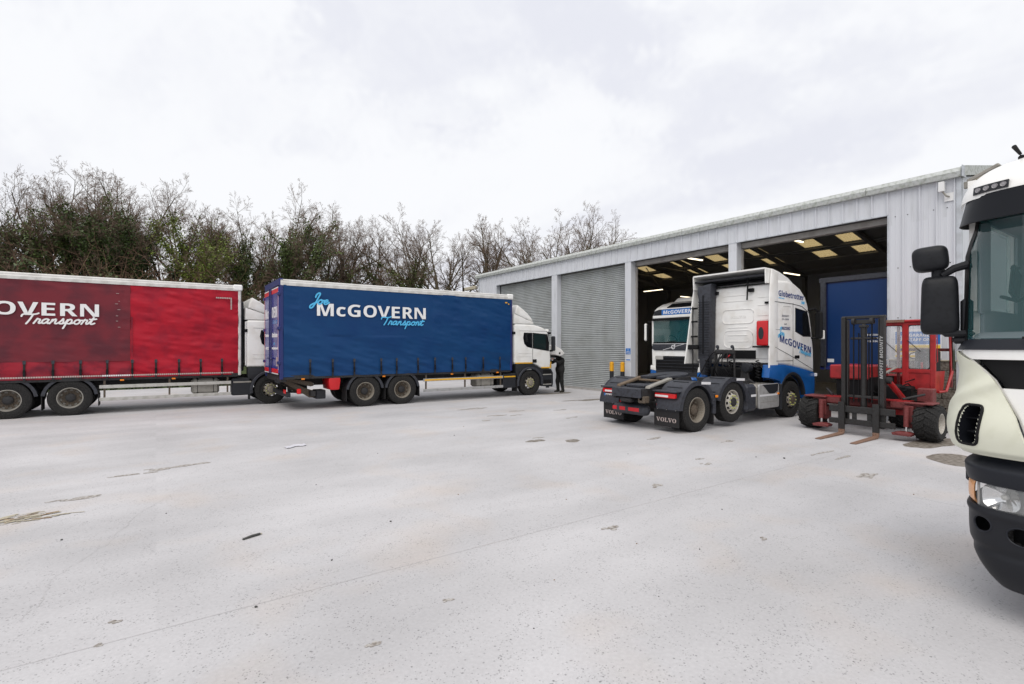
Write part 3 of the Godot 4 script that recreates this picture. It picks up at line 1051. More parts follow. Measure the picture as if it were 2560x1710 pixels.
	for r in 7:
		var y0 := 0.012 + r * 0.232
		var z := -5.49 - (0.22 if r % 2 else 0.0)
		while z < -4.06:
			var a := maxf(z, -5.49)
			var e := minf(z + 0.43, -4.05)
			if e - a > 0.05:
				bx(low, "block", M.block, Vector3(FACE_X + 0.03 + rb.randf_range(-0.006, 0.004), y0 + 0.11, (a + e) * 0.5), Vector3(0.08, 0.218, e - a - 0.012), 0.006)
			z += 0.442
		row_n += 1
	bx(low, "plinth_cap", M.straw, Vector3(FACE_X + 0.02, 1.648, -4.77), Vector3(0.14, 0.03, 1.44), 0.004)

	# strip lights hung under the roof
	var spots := [[Vector3(17.24, 5.52, -8.65), 0], [Vector3(24.9, 5.45, -12.5), 0], [Vector3(17.55, 5.5, -12.75), 0], [Vector3(25.25, 5.45, -21.1), 1], [Vector3(28.4, 5.2, -20.9), 0]]
	var where := ["in the bay beside the pillar", "deep inside behind the parked tractor", "in the bay above the white lorry", "set crosswise deep inside the garage", "beyond the white lorry roof"]
	for i in spots.size():
		var t := thing("strip_light", "lit white strip light hung " + where[i], "light", spots[i][0], 90.0 if spots[i][1] else 0.0, "strip lights under the garage roof")
		bx(t, "lamp_tube", M.lamp, Vector3(0, 0, 0), Vector3(1.45, 0.035, 0.07), 0.01)
		bx(t, "housing", M.sign_white, Vector3(0, 0.04, 0), Vector3(1.5, 0.04, 0.09))
		for sx in [-0.6, 0.6]:
			bx(t, "hanger", M.inner_roof, Vector3(sx, 0.5, 0), Vector3(0.012, 0.88, 0.012))
		var l := AreaLight3D.new()
		l.name = "glow"
		l.area_size = Vector2(1.4, 0.06)
		l.light_energy = 0.12
		l.light_color = Color(1.0, 0.93, 0.8)
		l.shadow_enabled = true
		l.position = Vector3(0, -0.03, 0)
		l.rotation_degrees.x = -90
		t.add_child(l)

	# things fixed to the front
	var sn := thing("staff_sign", "white wall sign with blue and yellow bands behind the forklift cab", "sign", Vector3(FACE_X - 0.05, 1.72, -5.34))
	bx(sn, "board", M.sign_white, Vector3(0, 0.35, 0.47), Vector3(0.015, 0.74, 0.98))
	bx(sn, "blue_band", M.sign_blue, Vector3(-0.010, 0.50, 0.47), Vector3(0.006, 0.32, 0.94))
	bx(sn, "yellow_band", M.sign_yellow, Vector3(-0.010, 0.22, 0.47), Vector3(0.006, 0.18, 0.94))
	bx(sn, "yellow_band", M.sign_yellow, Vector3(-0.010, 0.03, 0.47), Vector3(0.006, 0.05, 0.94))
	text(sn, "GARAGE", sans, Vector3(-0.014, 0.53, 0.30), 0.42, 0.075, TO_FRONT, M.sign_white)
	text(sn, "STAFF ONLY", sans, Vector3(-0.014, 0.415, 0.26), 0.62, 0.075, TO_FRONT, M.sign_white)
	text(sn, "WARNING", sans, Vector3(-0.014, 0.19, 0.27), 0.55, 0.07, TO_FRONT, M.straw)
	var disc := MB.new().at(Vector3(-0.013, 0.495, 0.12), TO_FRONT)
	disc.lathe([Vector2(0.07, 0), Vector2(0.07, 0.004), Vector2(0, 0.004)], 24)
	part(disc, "roundel", M.sign_white, sn)
	text(sn, "!", sans, Vector3(-0.0185, 0.455, 0.108), 0.022, 0.085, TO_FRONT, M.sign_blue, "exclamation_mark")
	for q in [[-14.77, "blue safety notice on the pillar beside the open bay", 1], [-19.58, "blue safety notice on the pillar behind the mechanic", 0]]:
		var p := thing("safety_sign", q[1], "sign", Vector3(FACE_X - 0.03, 1.68, q[0]), 0.0, "blue notices on the pillars")
		bx(p, "board", M.sign_blue, Vector3(0, 0.12, 0.11), Vector3(0.012, 0.24, 0.25))
		text(p, "i", sans, Vector3(-0.009, 0.155, 0.10), 0.025, 0.06, TO_FRONT, M.sign_white, "symbol")
		text(p, "SAFETY", sans, Vector3(-0.009, 0.09, 0.03), 0.17, 0.035, TO_FRONT, M.sign_white)
		text(p, "NOTICE BOARD", sans, Vector3(-0.009, 0.03, 0.02), 0.20, 0.035, TO_FRONT, M.sign_white)
		if q[2]:
			var p2 := thing("door_plate", "narrow blue and white plate low on the pillar", "sign", Vector3(FACE_X - 0.03, 1.39, q[0]))
			bx(p2, "board", M.sign_white, Vector3(0, 0.05, 0.12), Vector3(0.012, 0.1, 0.25))
			bx(p2, "band", M.sign_blue, Vector3(-0.008, 0.055, 0.12), Vector3(0.004, 0.05, 0.23))
	# bollards
	for q in [[15.55, -15.15, "yellow and black bollard before the closed shutter"], [15.62, -14.62, "yellow and black bollard at the foot of the bay pillar"], [15.62, -19.5, "yellow bollard behind the mechanic"], [15.2, -3.72, "striped yellow and black bollard at the garage corner"]]:
		var b := thing("bollard", q[2], "bollard", Vector3(q[0], 0, q[1]), 0.0, "bollards along the garage front")
		var up := Basis(Vector3.RIGHT, -PI / 2)
		part(MB.new().at(Vector3.ZERO, up).lathe([Vector2(0, 0), Vector2(0.085, 0), Vector2(0.085, 0.98)], 20), "black_post", M.dark_plastic, b)
		part(MB.new().at(Vector3.ZERO, up).lathe([Vector2(0.06, 0.97), Vector2(0.088, 0.98), Vector2(0.088, 1.33), Vector2(0.06, 1.36), Vector2(0, 1.37)], 20), "yellow_sleeve", M.bollard_yellow, b)
		if q[1] > -5.0:
			part(MB.new().at(Vector3.ZERO, up).lathe([Vector2(0.06, 0.42), Vector2(0.088, 0.43), Vector2(0.088, 0.66), Vector2(0.06, 0.67)], 20), "yellow_sleeve", M.bollard_yellow, b)
	# floodlight and sensor under the eave at the near corner, another floodlight at the far end
	var fl := thing("floodlight", "yellowed floodlight on an arm at the gable corner", "light", Vector3(FACE_X + 0.05, 5.78, Z_NEAR + 0.05))
	bx(fl, "bracket", M.dirty_alu, Vector3(-0.05, 0.1, 0.04), Vector3(0.08, 0.16, 0.1), 0.01)
	var tilt := Basis(Vector3(0, 0, 1), 0.0).rotated(Vector3.RIGHT, -0.42)
	var fb := MB.new().at(Vector3(-0.12, 0.26, 0.38), tilt)
	fb.box(Vector3.ZERO, Vector3(0.30, 0.09, 0.62), 0.02)
	part(fb, "body", M.dirty_alu, fl, 0.0)
	var fg := MB.new().at(Vector3(-0.12, 0.26, 0.38), tilt)
	fg.box(Vector3(0, -0.05, 0.0), Vector3(0.26, 0.02, 0.54))
	part(fg, "lens", M.straw, fl, 0.0)
	var f2 := thing("floodlight", "long beige floodlight sticking out at the far corner", "light", Vector3(FACE_X - 0.1, 5.45, Z_FAR - 0.05))
	bx(f2, "body", M.straw, Vector3(0, 0.12, -0.75), Vector3(0.22, 0.2, 1.3), 0.03)
	bx(f2, "bracket", M.dirty_alu, Vector3(0, 0.12, -0.06), Vector3(0.1, 0.08, 0.16))
	var cm := thing("alarm_sensor", "small white sensor box on a bent bracket under the gutter", "sensor", Vector3(FACE_X - 0.03, 5.6, -4.35))
	bx(cm, "back_plate", M.sign_white, Vector3(0.0, 0.07, 0.12), Vector3(0.012, 0.2, 0.2))
	part(MB.new().tube([Vector3(-0.02, 0.07, 0.12), Vector3(-0.1, 0.09, 0.08), Vector3(-0.12, 0.2, 0.02)], 0.02), "arm", M.dirty_alu, cm)
	bx(cm, "housing", M.sign_white, Vector3(-0.12, 0.32, 0.0), Vector3(0.1, 0.24, 0.12), 0.01)

# ------------------------------------------------------------------ trees
class Wood:
	var v := PackedVector3Array()
	var n := PackedVector3Array()
	var idx := PackedInt32Array()
	var lv := PackedVector3Array()
	var ln := PackedVector3Array()
	var lc := PackedColorArray()
	var rng := RandomNumberGenerator.new()

	func rand3() -> Vector3:
		return Vector3(rng.randf_range(-1, 1), rng.randf_range(-1, 1), rng.randf_range(-1, 1))

	func limb(pts: Array, r0: float, r1: float, sides: int) -> void:
		var base := v.size()
		var side := Vector3.ZERO
		for i in pts.size():
			var d: Vector3 = (pts[mini(i + 1, pts.size() - 1)] - pts[maxi(i - 1, 0)]).normalized()
			if i == 0:
				side = d.cross(Vector3(0.3, 0.2, 1.0)).normalized()
			else:
				side = (side - d * side.dot(d)).normalized()
			var up := d.cross(side)
			var r := lerpf(r0, r1, float(i) / (pts.size() - 1))
			for k in sides:
				var a := TAU * k / sides
				var o := side * cos(a) + up * sin(a)
				v.push_back(pts[i] + o * r)
				n.push_back(o)
		for i in pts.size() - 1:
			for k in sides:
				var a := base + i * sides + k
				var b := base + i * sides + (k + 1) % sides
				idx.append_array(PackedInt32Array([a, b + sides, b, a, a + sides, b + sides]))

	func twig(a: Vector3, b: Vector3, r: float) -> void:
		var base := v.size()
		var d := (b - a).normalized()
		var s := d.cross(Vector3(0.3, 0.2, 1.0)).normalized()
		var u := d.cross(s)
		for k in 3:
			var o := s * cos(TAU * k / 3) + u * sin(TAU * k / 3)
			v.push_back(a + o * r)
			n.push_back(o)
		v.push_back(b)
		n.push_back(d)
		idx.append_array(PackedInt32Array([base, base + 3, base + 1, base + 1, base + 3, base + 2, base + 2, base + 3, base]))

	func leaf(p: Vector3, s: float, c: Color) -> void:
		var a := rand3().normalized() * s
		var b := (rand3().cross(a)).normalized() * s * 0.8
		var nn := a.cross(b).normalized()
		for q in [p - a, p + b, p + a, p - a, p + a, p - b]:
			lv.push_back(q)
			ln.push_back(nn)
			lc.push_back(c)

	func wood_mesh() -> ArrayMesh:
		var arr := []
		arr.resize(Mesh.ARRAY_MAX)
		arr[Mesh.ARRAY_VERTEX] = v
		arr[Mesh.ARRAY_NORMAL] = n
		arr[Mesh.ARRAY_INDEX] = idx
		var m := ArrayMesh.new()
		m.add_surface_from_arrays(Mesh.PRIMITIVE_TRIANGLES, arr)
		return m

	func leaf_mesh() -> ArrayMesh:
		var arr := []
		arr.resize(Mesh.ARRAY_MAX)
		arr[Mesh.ARRAY_VERTEX] = lv
		arr[Mesh.ARRAY_NORMAL] = ln
		arr[Mesh.ARRAY_COLOR] = lc
		var m := ArrayMesh.new()
		m.add_surface_from_arrays(Mesh.PRIMITIVE_TRIANGLES, arr)
		return m

# o: height, spread (how far limbs lean out), fork (share of the height where limbs begin), ivy (share of the height), lush, tone
func grow_tree(seed_: int, o: Dictionary) -> Dictionary:
	var big := Wood.new()
	var fine := Wood.new()
	var ivy := Wood.new()
	big.rng.seed = seed_
	fine.rng = big.rng
	ivy.rng = big.rng
	var rng := big.rng
	var H: float = o.height
	var counts := [o.get("limbs", 8) + 1, 8, 7, 6, 7]
	var stack := [[Vector3.ZERO, Vector3(rng.randf_range(-0.08, 0.08), 1, rng.randf_range(-0.08, 0.08)).normalized(), H * 0.48, H * 0.0175 + 0.06, 0]]
	var ivy_top: float = H * o.ivy
	var tone: Color = o.get("tone", Color(0.05, 0.075, 0.02))
	while stack.size():
		var b: Array = stack.pop_back()
		var lev: int = b[4]
		var p: Vector3 = b[0]
		var d: Vector3 = b[1]
		var L: float = b[2]
		var r: float = b[3]
		var segs: int = [9, 7, 5, 3, 2, 1][lev]
		var pts := [p]
		var wander: float = [0.06, 0.11, 0.14, 0.17, 0.2, 0.2][lev]
		var rise: float = [0.02, 0.06, 0.05, 0.04, 0.04, 0.03][lev]
		for i in segs:
			d = (d + big.rand3() * wander + Vector3.UP * rise).normalized()
			p += d * L / segs
			pts.append(p)
		var r1: float = r * [0.35, 0.3, 0.35, 0.45, 0.5, 0.5][lev]
		var sides: int = [8, 6, 5, 3, 3, 3][lev]
		if lev == 5:
			fine.twig(pts[0], pts[1], r)
			continue
		(big if lev < 3 else fine).limb(pts, r, maxf(r1, 0.0028), sides)
		# ivy clings to trunk and limbs
		if lev <= 2:
			for i in segs:
				var a: Vector3 = pts[i]
				var e: Vector3 = pts[i + 1]
				if a.y < ivy_top * rng.randf_range(0.75, 1.05):
					var dens: float = o.lush * [2.0, 0.5, 0.08][lev] * (1.0 - 0.45 * a.y / maxf(ivy_top, 0.1))
					var count := int((e - a).length() * 560.0 * dens)
					var wide: float = (r * 0.8 + 0.16 + 0.36 * o.lush * [1.0, 0.5, 0.35][lev])
					for k in count:
						var q := a.lerp(e, rng.randf()) + big.rand3().normalized() * wide * pow(rng.randf(), 0.6)
						var t := rng.randf()
						ivy.leaf(q, rng.randf_range(0.04, 0.085), Color(tone.r * (0.7 + 1.1 * t), tone.g * (0.7 + 1.1 * t), tone.b * (0.7 + t * 0.8)))
		if lev >= 5:
			continue
		var nch: int = counts[lev]
		for k in nch:
			var lo: float = o.fork if lev == 0 else 0.25
			var t := lo + (1.0 - lo) * (k + rng.randf()) / nch
			if lev == 0 and k == nch - 1:
				t = 1.0
			var fi := t * segs
			var i0 := mini(int(fi), segs - 1)
			var at: Vector3 = pts[i0].lerp(pts[i0 + 1], fi - i0)
			var dd: Vector3 = (pts[i0 + 1] - pts[i0]).normalized()
			var ax := dd.cross(big.rand3()).normalized()
			var ang: float = [o.spread, 0.72, 0.75, 0.75, 0.7][lev] * rng.randf_range(0.65, 1.2)
			if lev == 0 and k == nch - 1:
				ang *= 0.3
			var cd := dd.rotated(ax, ang)
			var cl: float = L * [1.0, 0.56, 0.5, 0.52, 0.6][lev] * rng.randf_range(0.75, 1.08) * (1.0 - 0.35 * t if lev else 1.05 - 0.35 * t)
			var cr: float = maxf(lerpf(r, r1, t) * rng.randf_range(0.5, 0.72), 0.0042)
			stack.append([at, cd, cl, cr, lev + 1])
	return {"big": big.wood_mesh(), "fine": fine.wood_mesh(), "ivy": ivy.leaf_mesh() if ivy.lv.size() else null}

func grow_thicket(seed_: int, h: float, w: float, stems: int, leafy: float, tone: Color) -> Dictionary:
	var a := Wood.new()
	var l := Wood.new()
	a.rng.seed = seed_
	l.rng = a.rng
	var rng := a.rng
	for k in stems:
		var p := Vector3(rng.randf_range(-w, w) * 0.5, 0, rng.randf_range(-1.2, 1.2))
		var d := Vector3(rng.randf_range(-0.7, 0.7), 1.0, rng.randf_range(-0.5, 0.5)).normalized()
		var L := h * rng.randf_range(0.45, 1.15)
		var pts := [p]
		for i in 6:
			d = (d + a.rand3() * 0.2 + Vector3.DOWN * 0.075 * i).normalized()
			p += d * L / 6
			pts.append(p)
		a.limb(pts, rng.randf_range(0.012, 0.028), 0.005, 3)
		for j in 9:
			var q: Vector3 = pts[1 + rng.randi() % 6]
			var e := (d + a.rand3() * 1.1).normalized()
			var tl := rng.randf_range(0.4, 1.3)
			var mid := q + e * tl * 0.5 + a.rand3() * 0.08
			a.limb([q, mid, q + e * tl + Vector3.DOWN * 0.1], 0.008, 0.004, 3)
			if rng.randf() < leafy:
				for m in 14:
					var t := rng.randf()
					l.leaf(q.lerp(mid, rng.randf()) + a.rand3() * 0.16, rng.randf_range(0.05, 0.1), Color(tone.r * (0.5 + t), tone.g * (0.5 + t), tone.b * (0.5 + t)))
	return {"big": a.wood_mesh(), "ivy": l.leaf_mesh() if l.lv.size() else null}

func on_bank(px: float, depth: float) -> Vector3:
	var t := deg_to_rad(-TURN)
	var x := (px - 1280.0) / FOCAL
	var p := (Vector3(sin(t), 0, -cos(t)) + Vector3(cos(t), 0, sin(t)) * x) * depth
	var z := p.z
	p.y = 0.75 + (-36.0 - z) / 8.0 * 0.75 if z > -44.0 else 1.5 + minf(0.7, (-44.0 - z) / 16.0 * 0.7)
	p.y -= 0.15
	return p

func build_woods() -> void:
	var kinds := [
		{"height": 14.0, "spread": 0.82, "fork": 0.30, "ivy": 0.66, "lush": 1.0, "limbs": 9, "tone": Color(0.062, 0.088, 0.026)},
		{"height": 13.0, "spread": 1.0, "fork": 0.30, "ivy": 0.5, "lush": 0.55, "limbs": 9, "tone": Color(0.075, 0.095, 0.028)},
		{"height": 14.0, "spread": 0.72, "fork": 0.36, "ivy": 0.0, "lush": 0.0, "limbs": 7},
		{"height": 13.0, "spread": 0.7, "fork": 0.34, "ivy": 0.74, "lush": 1.3, "limbs": 7, "tone": Color(0.11, 0.145, 0.022)},
		{"height": 13.5, "spread": 0.85, "fork": 0.25, "ivy": 0.3, "lush": 0.3, "limbs": 8, "tone": Color(0.075, 0.095, 0.028)},
		{"height": 14.0, "spread": 0.85, "fork": 0.32, "ivy": 0.64, "lush": 1.4, "limbs": 9, "tone": Color(0.045, 0.072, 0.02)},
	]
	var grown := []
	for k in kinds.size():
		grown.append(grow_tree(40 + k * 7, kinds[k]))
	# picture column of the trunk, row of the top, kind, distance, own turn, label
	var list := [
		[20, 440, 5, 36, 10, "bare tree cloaked low in dark ivy at the end of the row"],
		[110, 425, 1, 38, 80, "wide bare tree with mossy limbs beside the ivy cloaked one"],
		[185, 398, 0, 36, 200, "tallest bare tree above the red lorry with ivy columns"],
		[250, 430, 0, 39, 310, "bare tree with ivy climbing halfway behind the thicket"],
		[372, 425, 5, 37, 45, "spreading bare tree with a thick dark ivy head"],
		[440, 462, 4, 41, 120, "slim bare tree standing behind the ivy headed tree"],
		[508, 462, 3, 36, 170, "tree wrapped in bright yellow green ivy"],
		[600, 480, 0, 39, 20, "bare tree with dark ivy trunk above the white deflector"],
		[655, 515, 4, 44, 75, "thin bare tree set back behind the blue body corner"],
		[735, 450, 0, 40, 255, "tall broad bare tree with ivy limbs above the blue lorry tail"],
		[800, 520, 1, 43, 140, "bare tree with ivied side limbs beside the tall broad one"],
		[868, 540, 2, 44, 30, "slender bare tree above the lettering of the blue body"],
		[935, 548, 4, 46, 210, "bare tangled tree leaning over the blue roof"],
		[1040, 516, 1, 45, 330, "domed bare tree with ivied trunk above the blue roof"],
		[1105, 548, 2, 47, 95, "bare tree with upright limbs next to the domed tree"],
		[1160, 585, 4, 49, 250, "low bare tree just before the garage end"],
		[1228, 525, 2, 50, 15, "forked bare tree rising behind the garage end"],
		[1330, 530, 4, 52, 100, "bare tree leaning over the garage roof"],
		[1392, 506, 1, 54, 185, "bare tree with green stems behind the garage roof"],
		[1450, 512, 4, 55, 275, "round crowned bare tree behind the garage roof"],
		[1535, 560, 0, 62, 60, "faint ivied tree farthest along the garage roof"],
	]
	for q in list:
		var base := on_bank(q[0], q[3])
		var top: float = EYE + (HORIZON - q[1]) / FOCAL * q[3]
		var t := thing("bare_tree", q[5], "tree", base, q[4], "winter trees behind the yard")
		var gk: Dictionary = grown[q[2]]
		var bb: AABB = gk.fine.get_aabb()
		var s := (top - base.y) / bb.end.y
		t.scale = Vector3(s, s, s)
		put(gk.big, "trunk", M.bark, t)
		put(gk.fine, "crown", M.twig, t)
		if gk.ivy:
			put(gk.ivy, "ivy", M.ivy_leaf, t)
	# thickets at the foot of the trees
	var th := [grow_thicket(5, 6.0, 6.0, 150, 0.0, Color.BLACK), grow_thicket(9, 5.0, 6.0, 120, 0.0, Color.BLACK), grow_thicket(17, 4.5, 5.0, 90, 0.8, Color(0.055, 0.085, 0.024))]
	var tl := [
		[-40, 33, 2, 1.3, "dark leafy bush at the far end of the thicket"], [60, 34, 2, 1.45, "leafy green bush below the ivy cloaked tree"], [140, 33, 0, 1.15, "brown bramble thicket behind the red lorry roof"], [230, 32, 0, 1.25, "brown arching bramble thicket below the tallest tree"],
		[320, 33, 0, 1.2, "brown bramble thicket below the ivy headed tree"], [350, 35, 2, 1.3, "leafy bush inside the bramble thicket"], [410, 33, 1, 1.3, "dense brown brush below the bright ivied tree"], [490, 34, 0, 1.05, "brown brush at the red lorry front corner"],
		[560, 34, 1, 1.2, "grey brown brush above the red lorry cab"], [640, 36, 1, 1.1, "brush behind the rear doors of the blue lorry"], [740, 38, 2, 1.2, "ivied brush below the tall broad tree"], [850, 40, 1, 1.15, "twiggy brush above the blue lorry lettering"],
		[950, 41, 0, 1.05, "tangled brush below the leaning tree"], [1060, 43, 1, 0.9, "low brush below the domed tree"], [1150, 45, 1, 0.95, "low brush at the garage end"], [1250, 47, 1, 1.2, "low brush behind the garage end"],
	]
	for q in tl:
		var t := thing("thicket", q[4], "bush", on_bank(q[0], q[1]), 35.0 + fmod(q[0] * 7.3, 50.0), "thickets under the trees")
		t.scale = Vector3.ONE * q[3]
		put(th[q[2]].big, "stems", M.bramble, t)
		if th[q[2]].ivy:
			put(th[q[2]].ivy, "foliage", M.ivy_leaf, t)
	# rank grass along the foot of the bank
	var gr := Wood.new()
	gr.rng.seed = 8
	for k in 9000:
		var x := gr.rng.randf_range(-22, 14)
		var z := gr.rng.randf_range(-33.0, -30.0)
		var p := Vector3(x, maxf(0.0, (-30.4 - z) * 0.09) - 0.05, z)
		var lean := Vector3(gr.rng.randf_range(-0.12, 0.12), gr.rng.randf_range(0.12, 0.34), gr.rng.randf_range(-0.12, 0.12))
		var s := Vector3(0.012, 0, gr.rng.randf_range(-0.01, 0.01))
		var c := gr.rng.randf_range(0.6, 1.3)
		for e in [p - s, p + s, p + lean]:
			gr.lv.push_back(e)
			gr.ln.push_back(Vector3(0, 0.4, 1).normalized())
			gr.lc.push_back(Color(0.06 * c, 0.08 * c, 0.02 * c))
	var go := put(gr.leaf_mesh(), "grass", M.ivy_leaf, self)
	tag(go, "rank grass along the edge of the yard", "grass", "", "stuff")

# ------------------------------------------------------------------ wheels
func wheel_meshes(style: String) -> Dictionary:
	if cache.has("wheel_" + style):
		return cache["wheel_" + style]
	var d := {}
	var R := 0.51
	var W := 0.29
	var h := W * 0.5
	if style == "fork":
		R = 0.39
		W = 0.42
		h = W * 0.5
	var t := MB.new()
	var br := R * 0.565
	if style == "fork":
		br = R * 0.5
		t.lathe([Vector2(br, -h * 0.85), Vector2(br + 0.03, -h * 0.98), Vector2(R * 0.82, -h), Vector2(R * 0.93, -h * 0.88), Vector2(R * 0.94, h * 0.88), Vector2(R * 0.82, h), Vector2(br + 0.03, h * 0.98), Vector2(br, h * 0.85), Vector2(br - 0.02, h * 0.6)], 40)
		d.tyre = t.build(30.0)
		# chevron lugs
		var lg := MB.new()
		var n := 16
		for k in n:
			for sd in [-1.0, 1.0]:
				for s in 4:
					var a0: float = TAU * (k + (0.5 if sd > 0 else 0.0)) / n + s * 0.085
					var z0: float = sd * (h * 0.02 + s * h * 0.25)
					var z1: float = sd * (h * 0.02 + (s + 1) * h * 0.25)
					var q := []
					for e in [[a0, z0], [a0 + 0.085, z1], [a0 + 0.085 + 0.13, z1], [a0 + 0.13, z0]]:
						var drop := 0.03 * pow(absf(e[1]) / h, 3.0)
						q.append([Vector3(cos(e[0]) * (R - drop), sin(e[0]) * (R - drop), e[1]), Vector3(cos(e[0]) * (R * 0.92), sin(e[0]) * (R * 0.92), e[1])])
					var c = (q[0][1] + q[2][1]) * 0.5 * 0.97
					lg.oquad(q[0][0], q[1][0], q[2][0], q[3][0], c)
					for i in 4:
						lg.oquad(q[i][0], q[(i + 1) % 4][0], q[(i + 1) % 4][1], q[i][1], c)
		d.lugs = lg.build(0.0)
	else:
		var pr := [Vector2(br, -h * 0.85), Vector2(br + 0.025, -h * 0.95), Vector2(br + 0.09, -h), Vector2(R * 0.9, -h * 0.97), Vector2(R * 0.975, -h * 0.86)]
		for k in 5:
			var z0 := lerpf(-h * 0.84, h * 0.84, k / 5.0)
			var z1 := lerpf(-h * 0.84, h * 0.84, (k + 1) / 5.0)
			pr.append_array([Vector2(R, z0 + 0.004), Vector2(R, z1 - 0.004)])
			if k < 4:
				pr.append_array([Vector2(R - 0.014, z1 - 0.003), Vector2(R - 0.014, z1 + 0.003)])
		pr.append_array([Vector2(R * 0.975, h * 0.86), Vector2(R * 0.955, h * 0.92), Vector2(R * 0.94, h * 0.93), Vector2(R * 0.90, h * 0.97), Vector2(br + 0.12, h), Vector2(br + 0.105, h * 1.015), Vector2(br + 0.09, h), Vector2(br + 0.025, h * 0.95), Vector2(br, h * 0.85)])
		t.lathe(pr, 48)
		d.tyre = t.build(30.0)
	# rims
	var rm := MB.new()
	var lip := br + 0.012
	var holes := func(i: int, j: int) -> bool: return i == 4 and j % 4 < 2
	if style == "rear":
		# deep dish with the disc far in
		rm.lathe([Vector2(lip, h * 0.80), Vector2(lip, h * 0.93), Vector2(lip - 0.018, h * 0.95), Vector2(lip - 0.03, h * 0.7), Vector2(lip - 0.045, -h * 0.15), Vector2(0.165, -h * 0.28), Vector2(0.15, -h * 0.22), Vector2(0.0, -h * 0.22)], 40, func(i: int, j: int) -> bool: return i == 4 and j % 4 < 2 and false)
		d.rim = rm.build(28.0)
		var dk := MB.new()
		dk.lathe([Vector2(lip - 0.05, -h * 0.1), Vector2(0.24, -h * 0.02), Vector2(0.195, h * 0.0), Vector2(0.165, -h * 0.05), Vector2(0.12, -h * 0.05), Vector2(0.0, -h * 0.05)], 40, func(i: int, j: int) -> bool: return i == 1 and j % 4 < 2)
		d.disc = dk.build(28.0)
		var hb := MB.new()
		hb.lathe([Vector2(0.125, -h * 0.1), Vector2(0.12, h * 0.35), Vector2(0.09, h * 0.5), Vector2(0.05, h * 0.55), Vector2(0.0, h * 0.56)], 24)
		d.hub = hb.build(30.0)
		d.nut_r = 0.165
		d.nut_z = -h * 0.05
	elif style == "front":
		rm.lathe([Vector2(lip, h * 0.80), Vector2(lip, h * 0.93), Vector2(lip - 0.018, h * 0.95), Vector2(lip - 0.03, h * 0.75), Vector2(lip - 0.05, h * 0.45)], 40)
		d.rim = rm.build(28.0)
		var dk := MB.new()
		dk.lathe([Vector2(lip - 0.05, h * 0.45), Vector2(lip - 0.06, h * 0.6), Vector2(0.2, h * 0.95), Vector2(0.185, h * 1.05), Vector2(0.13, h * 1.08), Vector2(0.10, h * 1.05)], 40, func(i: int, j: int) -> bool: return i == 1 and j % 4 < 2)
		d.disc = dk.build(28.0)
		var hb := MB.new()
		hb.lathe([Vector2(0.115, h * 1.0), Vector2(0.105, h * 1.25), Vector2(0.09, h * 1.32), Vector2(0.07, h * 1.34), Vector2(0.0, h * 1.34)], 24)
		d.hub = hb.build(30.0)
		d.nut_r = 0.158
		d.nut_z = h * 1.06
	else:
		rm.lathe([Vector2(br + 0.02, h * 0.8), Vector2(br + 0.02, h * 0.92), Vector2(br, h * 0.94), Vector2(br - 0.02, h * 0.75), Vector2(br - 0.04, h * 0.2), Vector2(0.07, h * 0.12), Vector2(0.06, h * 0.3), Vector2(0.0, h * 0.3)], 36)
		d.rim = rm.build(28.0)
		var bk := MB.new()
		bk.lathe([Vector2(0, -h * 0.5), Vector2(br, -h * 0.8), Vector2(br, -h * 0.7)], 24)
		d.hub = bk.build(30.0)
		d.nut_r = 0.1
		d.nut_z = h * 0.16
	d.nut = MB.new().lathe([Vector2(0.016, 0.0), Vector2(0.015, 0.035), Vector2(0.008, 0.04), Vector2(0.0, 0.04)], 6).build(0.0)
	d.nuts = 6 if style == "fork" else 10
	cache["wheel_" + style] = d
	return d

# side: +1 outer face towards +z, -1 towards -z
func wheel(parent: Node, pos: Vector3, side: float, style: String, rim: Material, disc: Material, hub: Material, nut: Material, called := "wheel") -> Node3D:
	var d := wheel_meshes(style)
	var w := Node3D.new()
	w.name = called
	parent.add_child(w, true)
	w.transform = Transform3D(Basis(Vector3.UP, 0.0 if side > 0 else PI) * Basis(Vector3(0, 0, 1), pos.x * 1.7), pos)
	put(d.tyre, "tyre", M.tyre, w)
	if d.has("lugs"):
		put(d.lugs, "tread", M.tyre, w)
	put(d.rim, "rim", rim, w)
	if d.has("disc"):
		put(d.disc, "wheel_disc", disc, w)
	put(d.hub, "hub", hub, w)
	if nut:
		for k in d.nuts:
			var a: float = TAU * k / d.nuts
			put(d.nut, "wheel_nut", nut, w, Vector3(cos(a) * d.nut_r, sin(a) * d.nut_r, d.nut_z))
	return w

func dual(parent: Node, x: float, y: float, zo: float, side: float, rim: Material, disc: Material, hub: Material, nut: Material) -> void:
	wheel(parent, Vector3(x, y, zo - side * 0.145), side, "rear", rim, disc, hub, nut)
	var d := wheel_meshes("rear")
	var w := Node3D.new()
	w.name = "inner_wheel"
	parent.add_child(w, true)
	w.transform = Transform3D(Basis(Vector3.UP, 0.0 if side < 0 else PI), Vector3(x, y, zo - side * 0.475))
	put(d.tyre, "tyre", M.tyre, w)
	put(d.rim, "rim", disc, w)

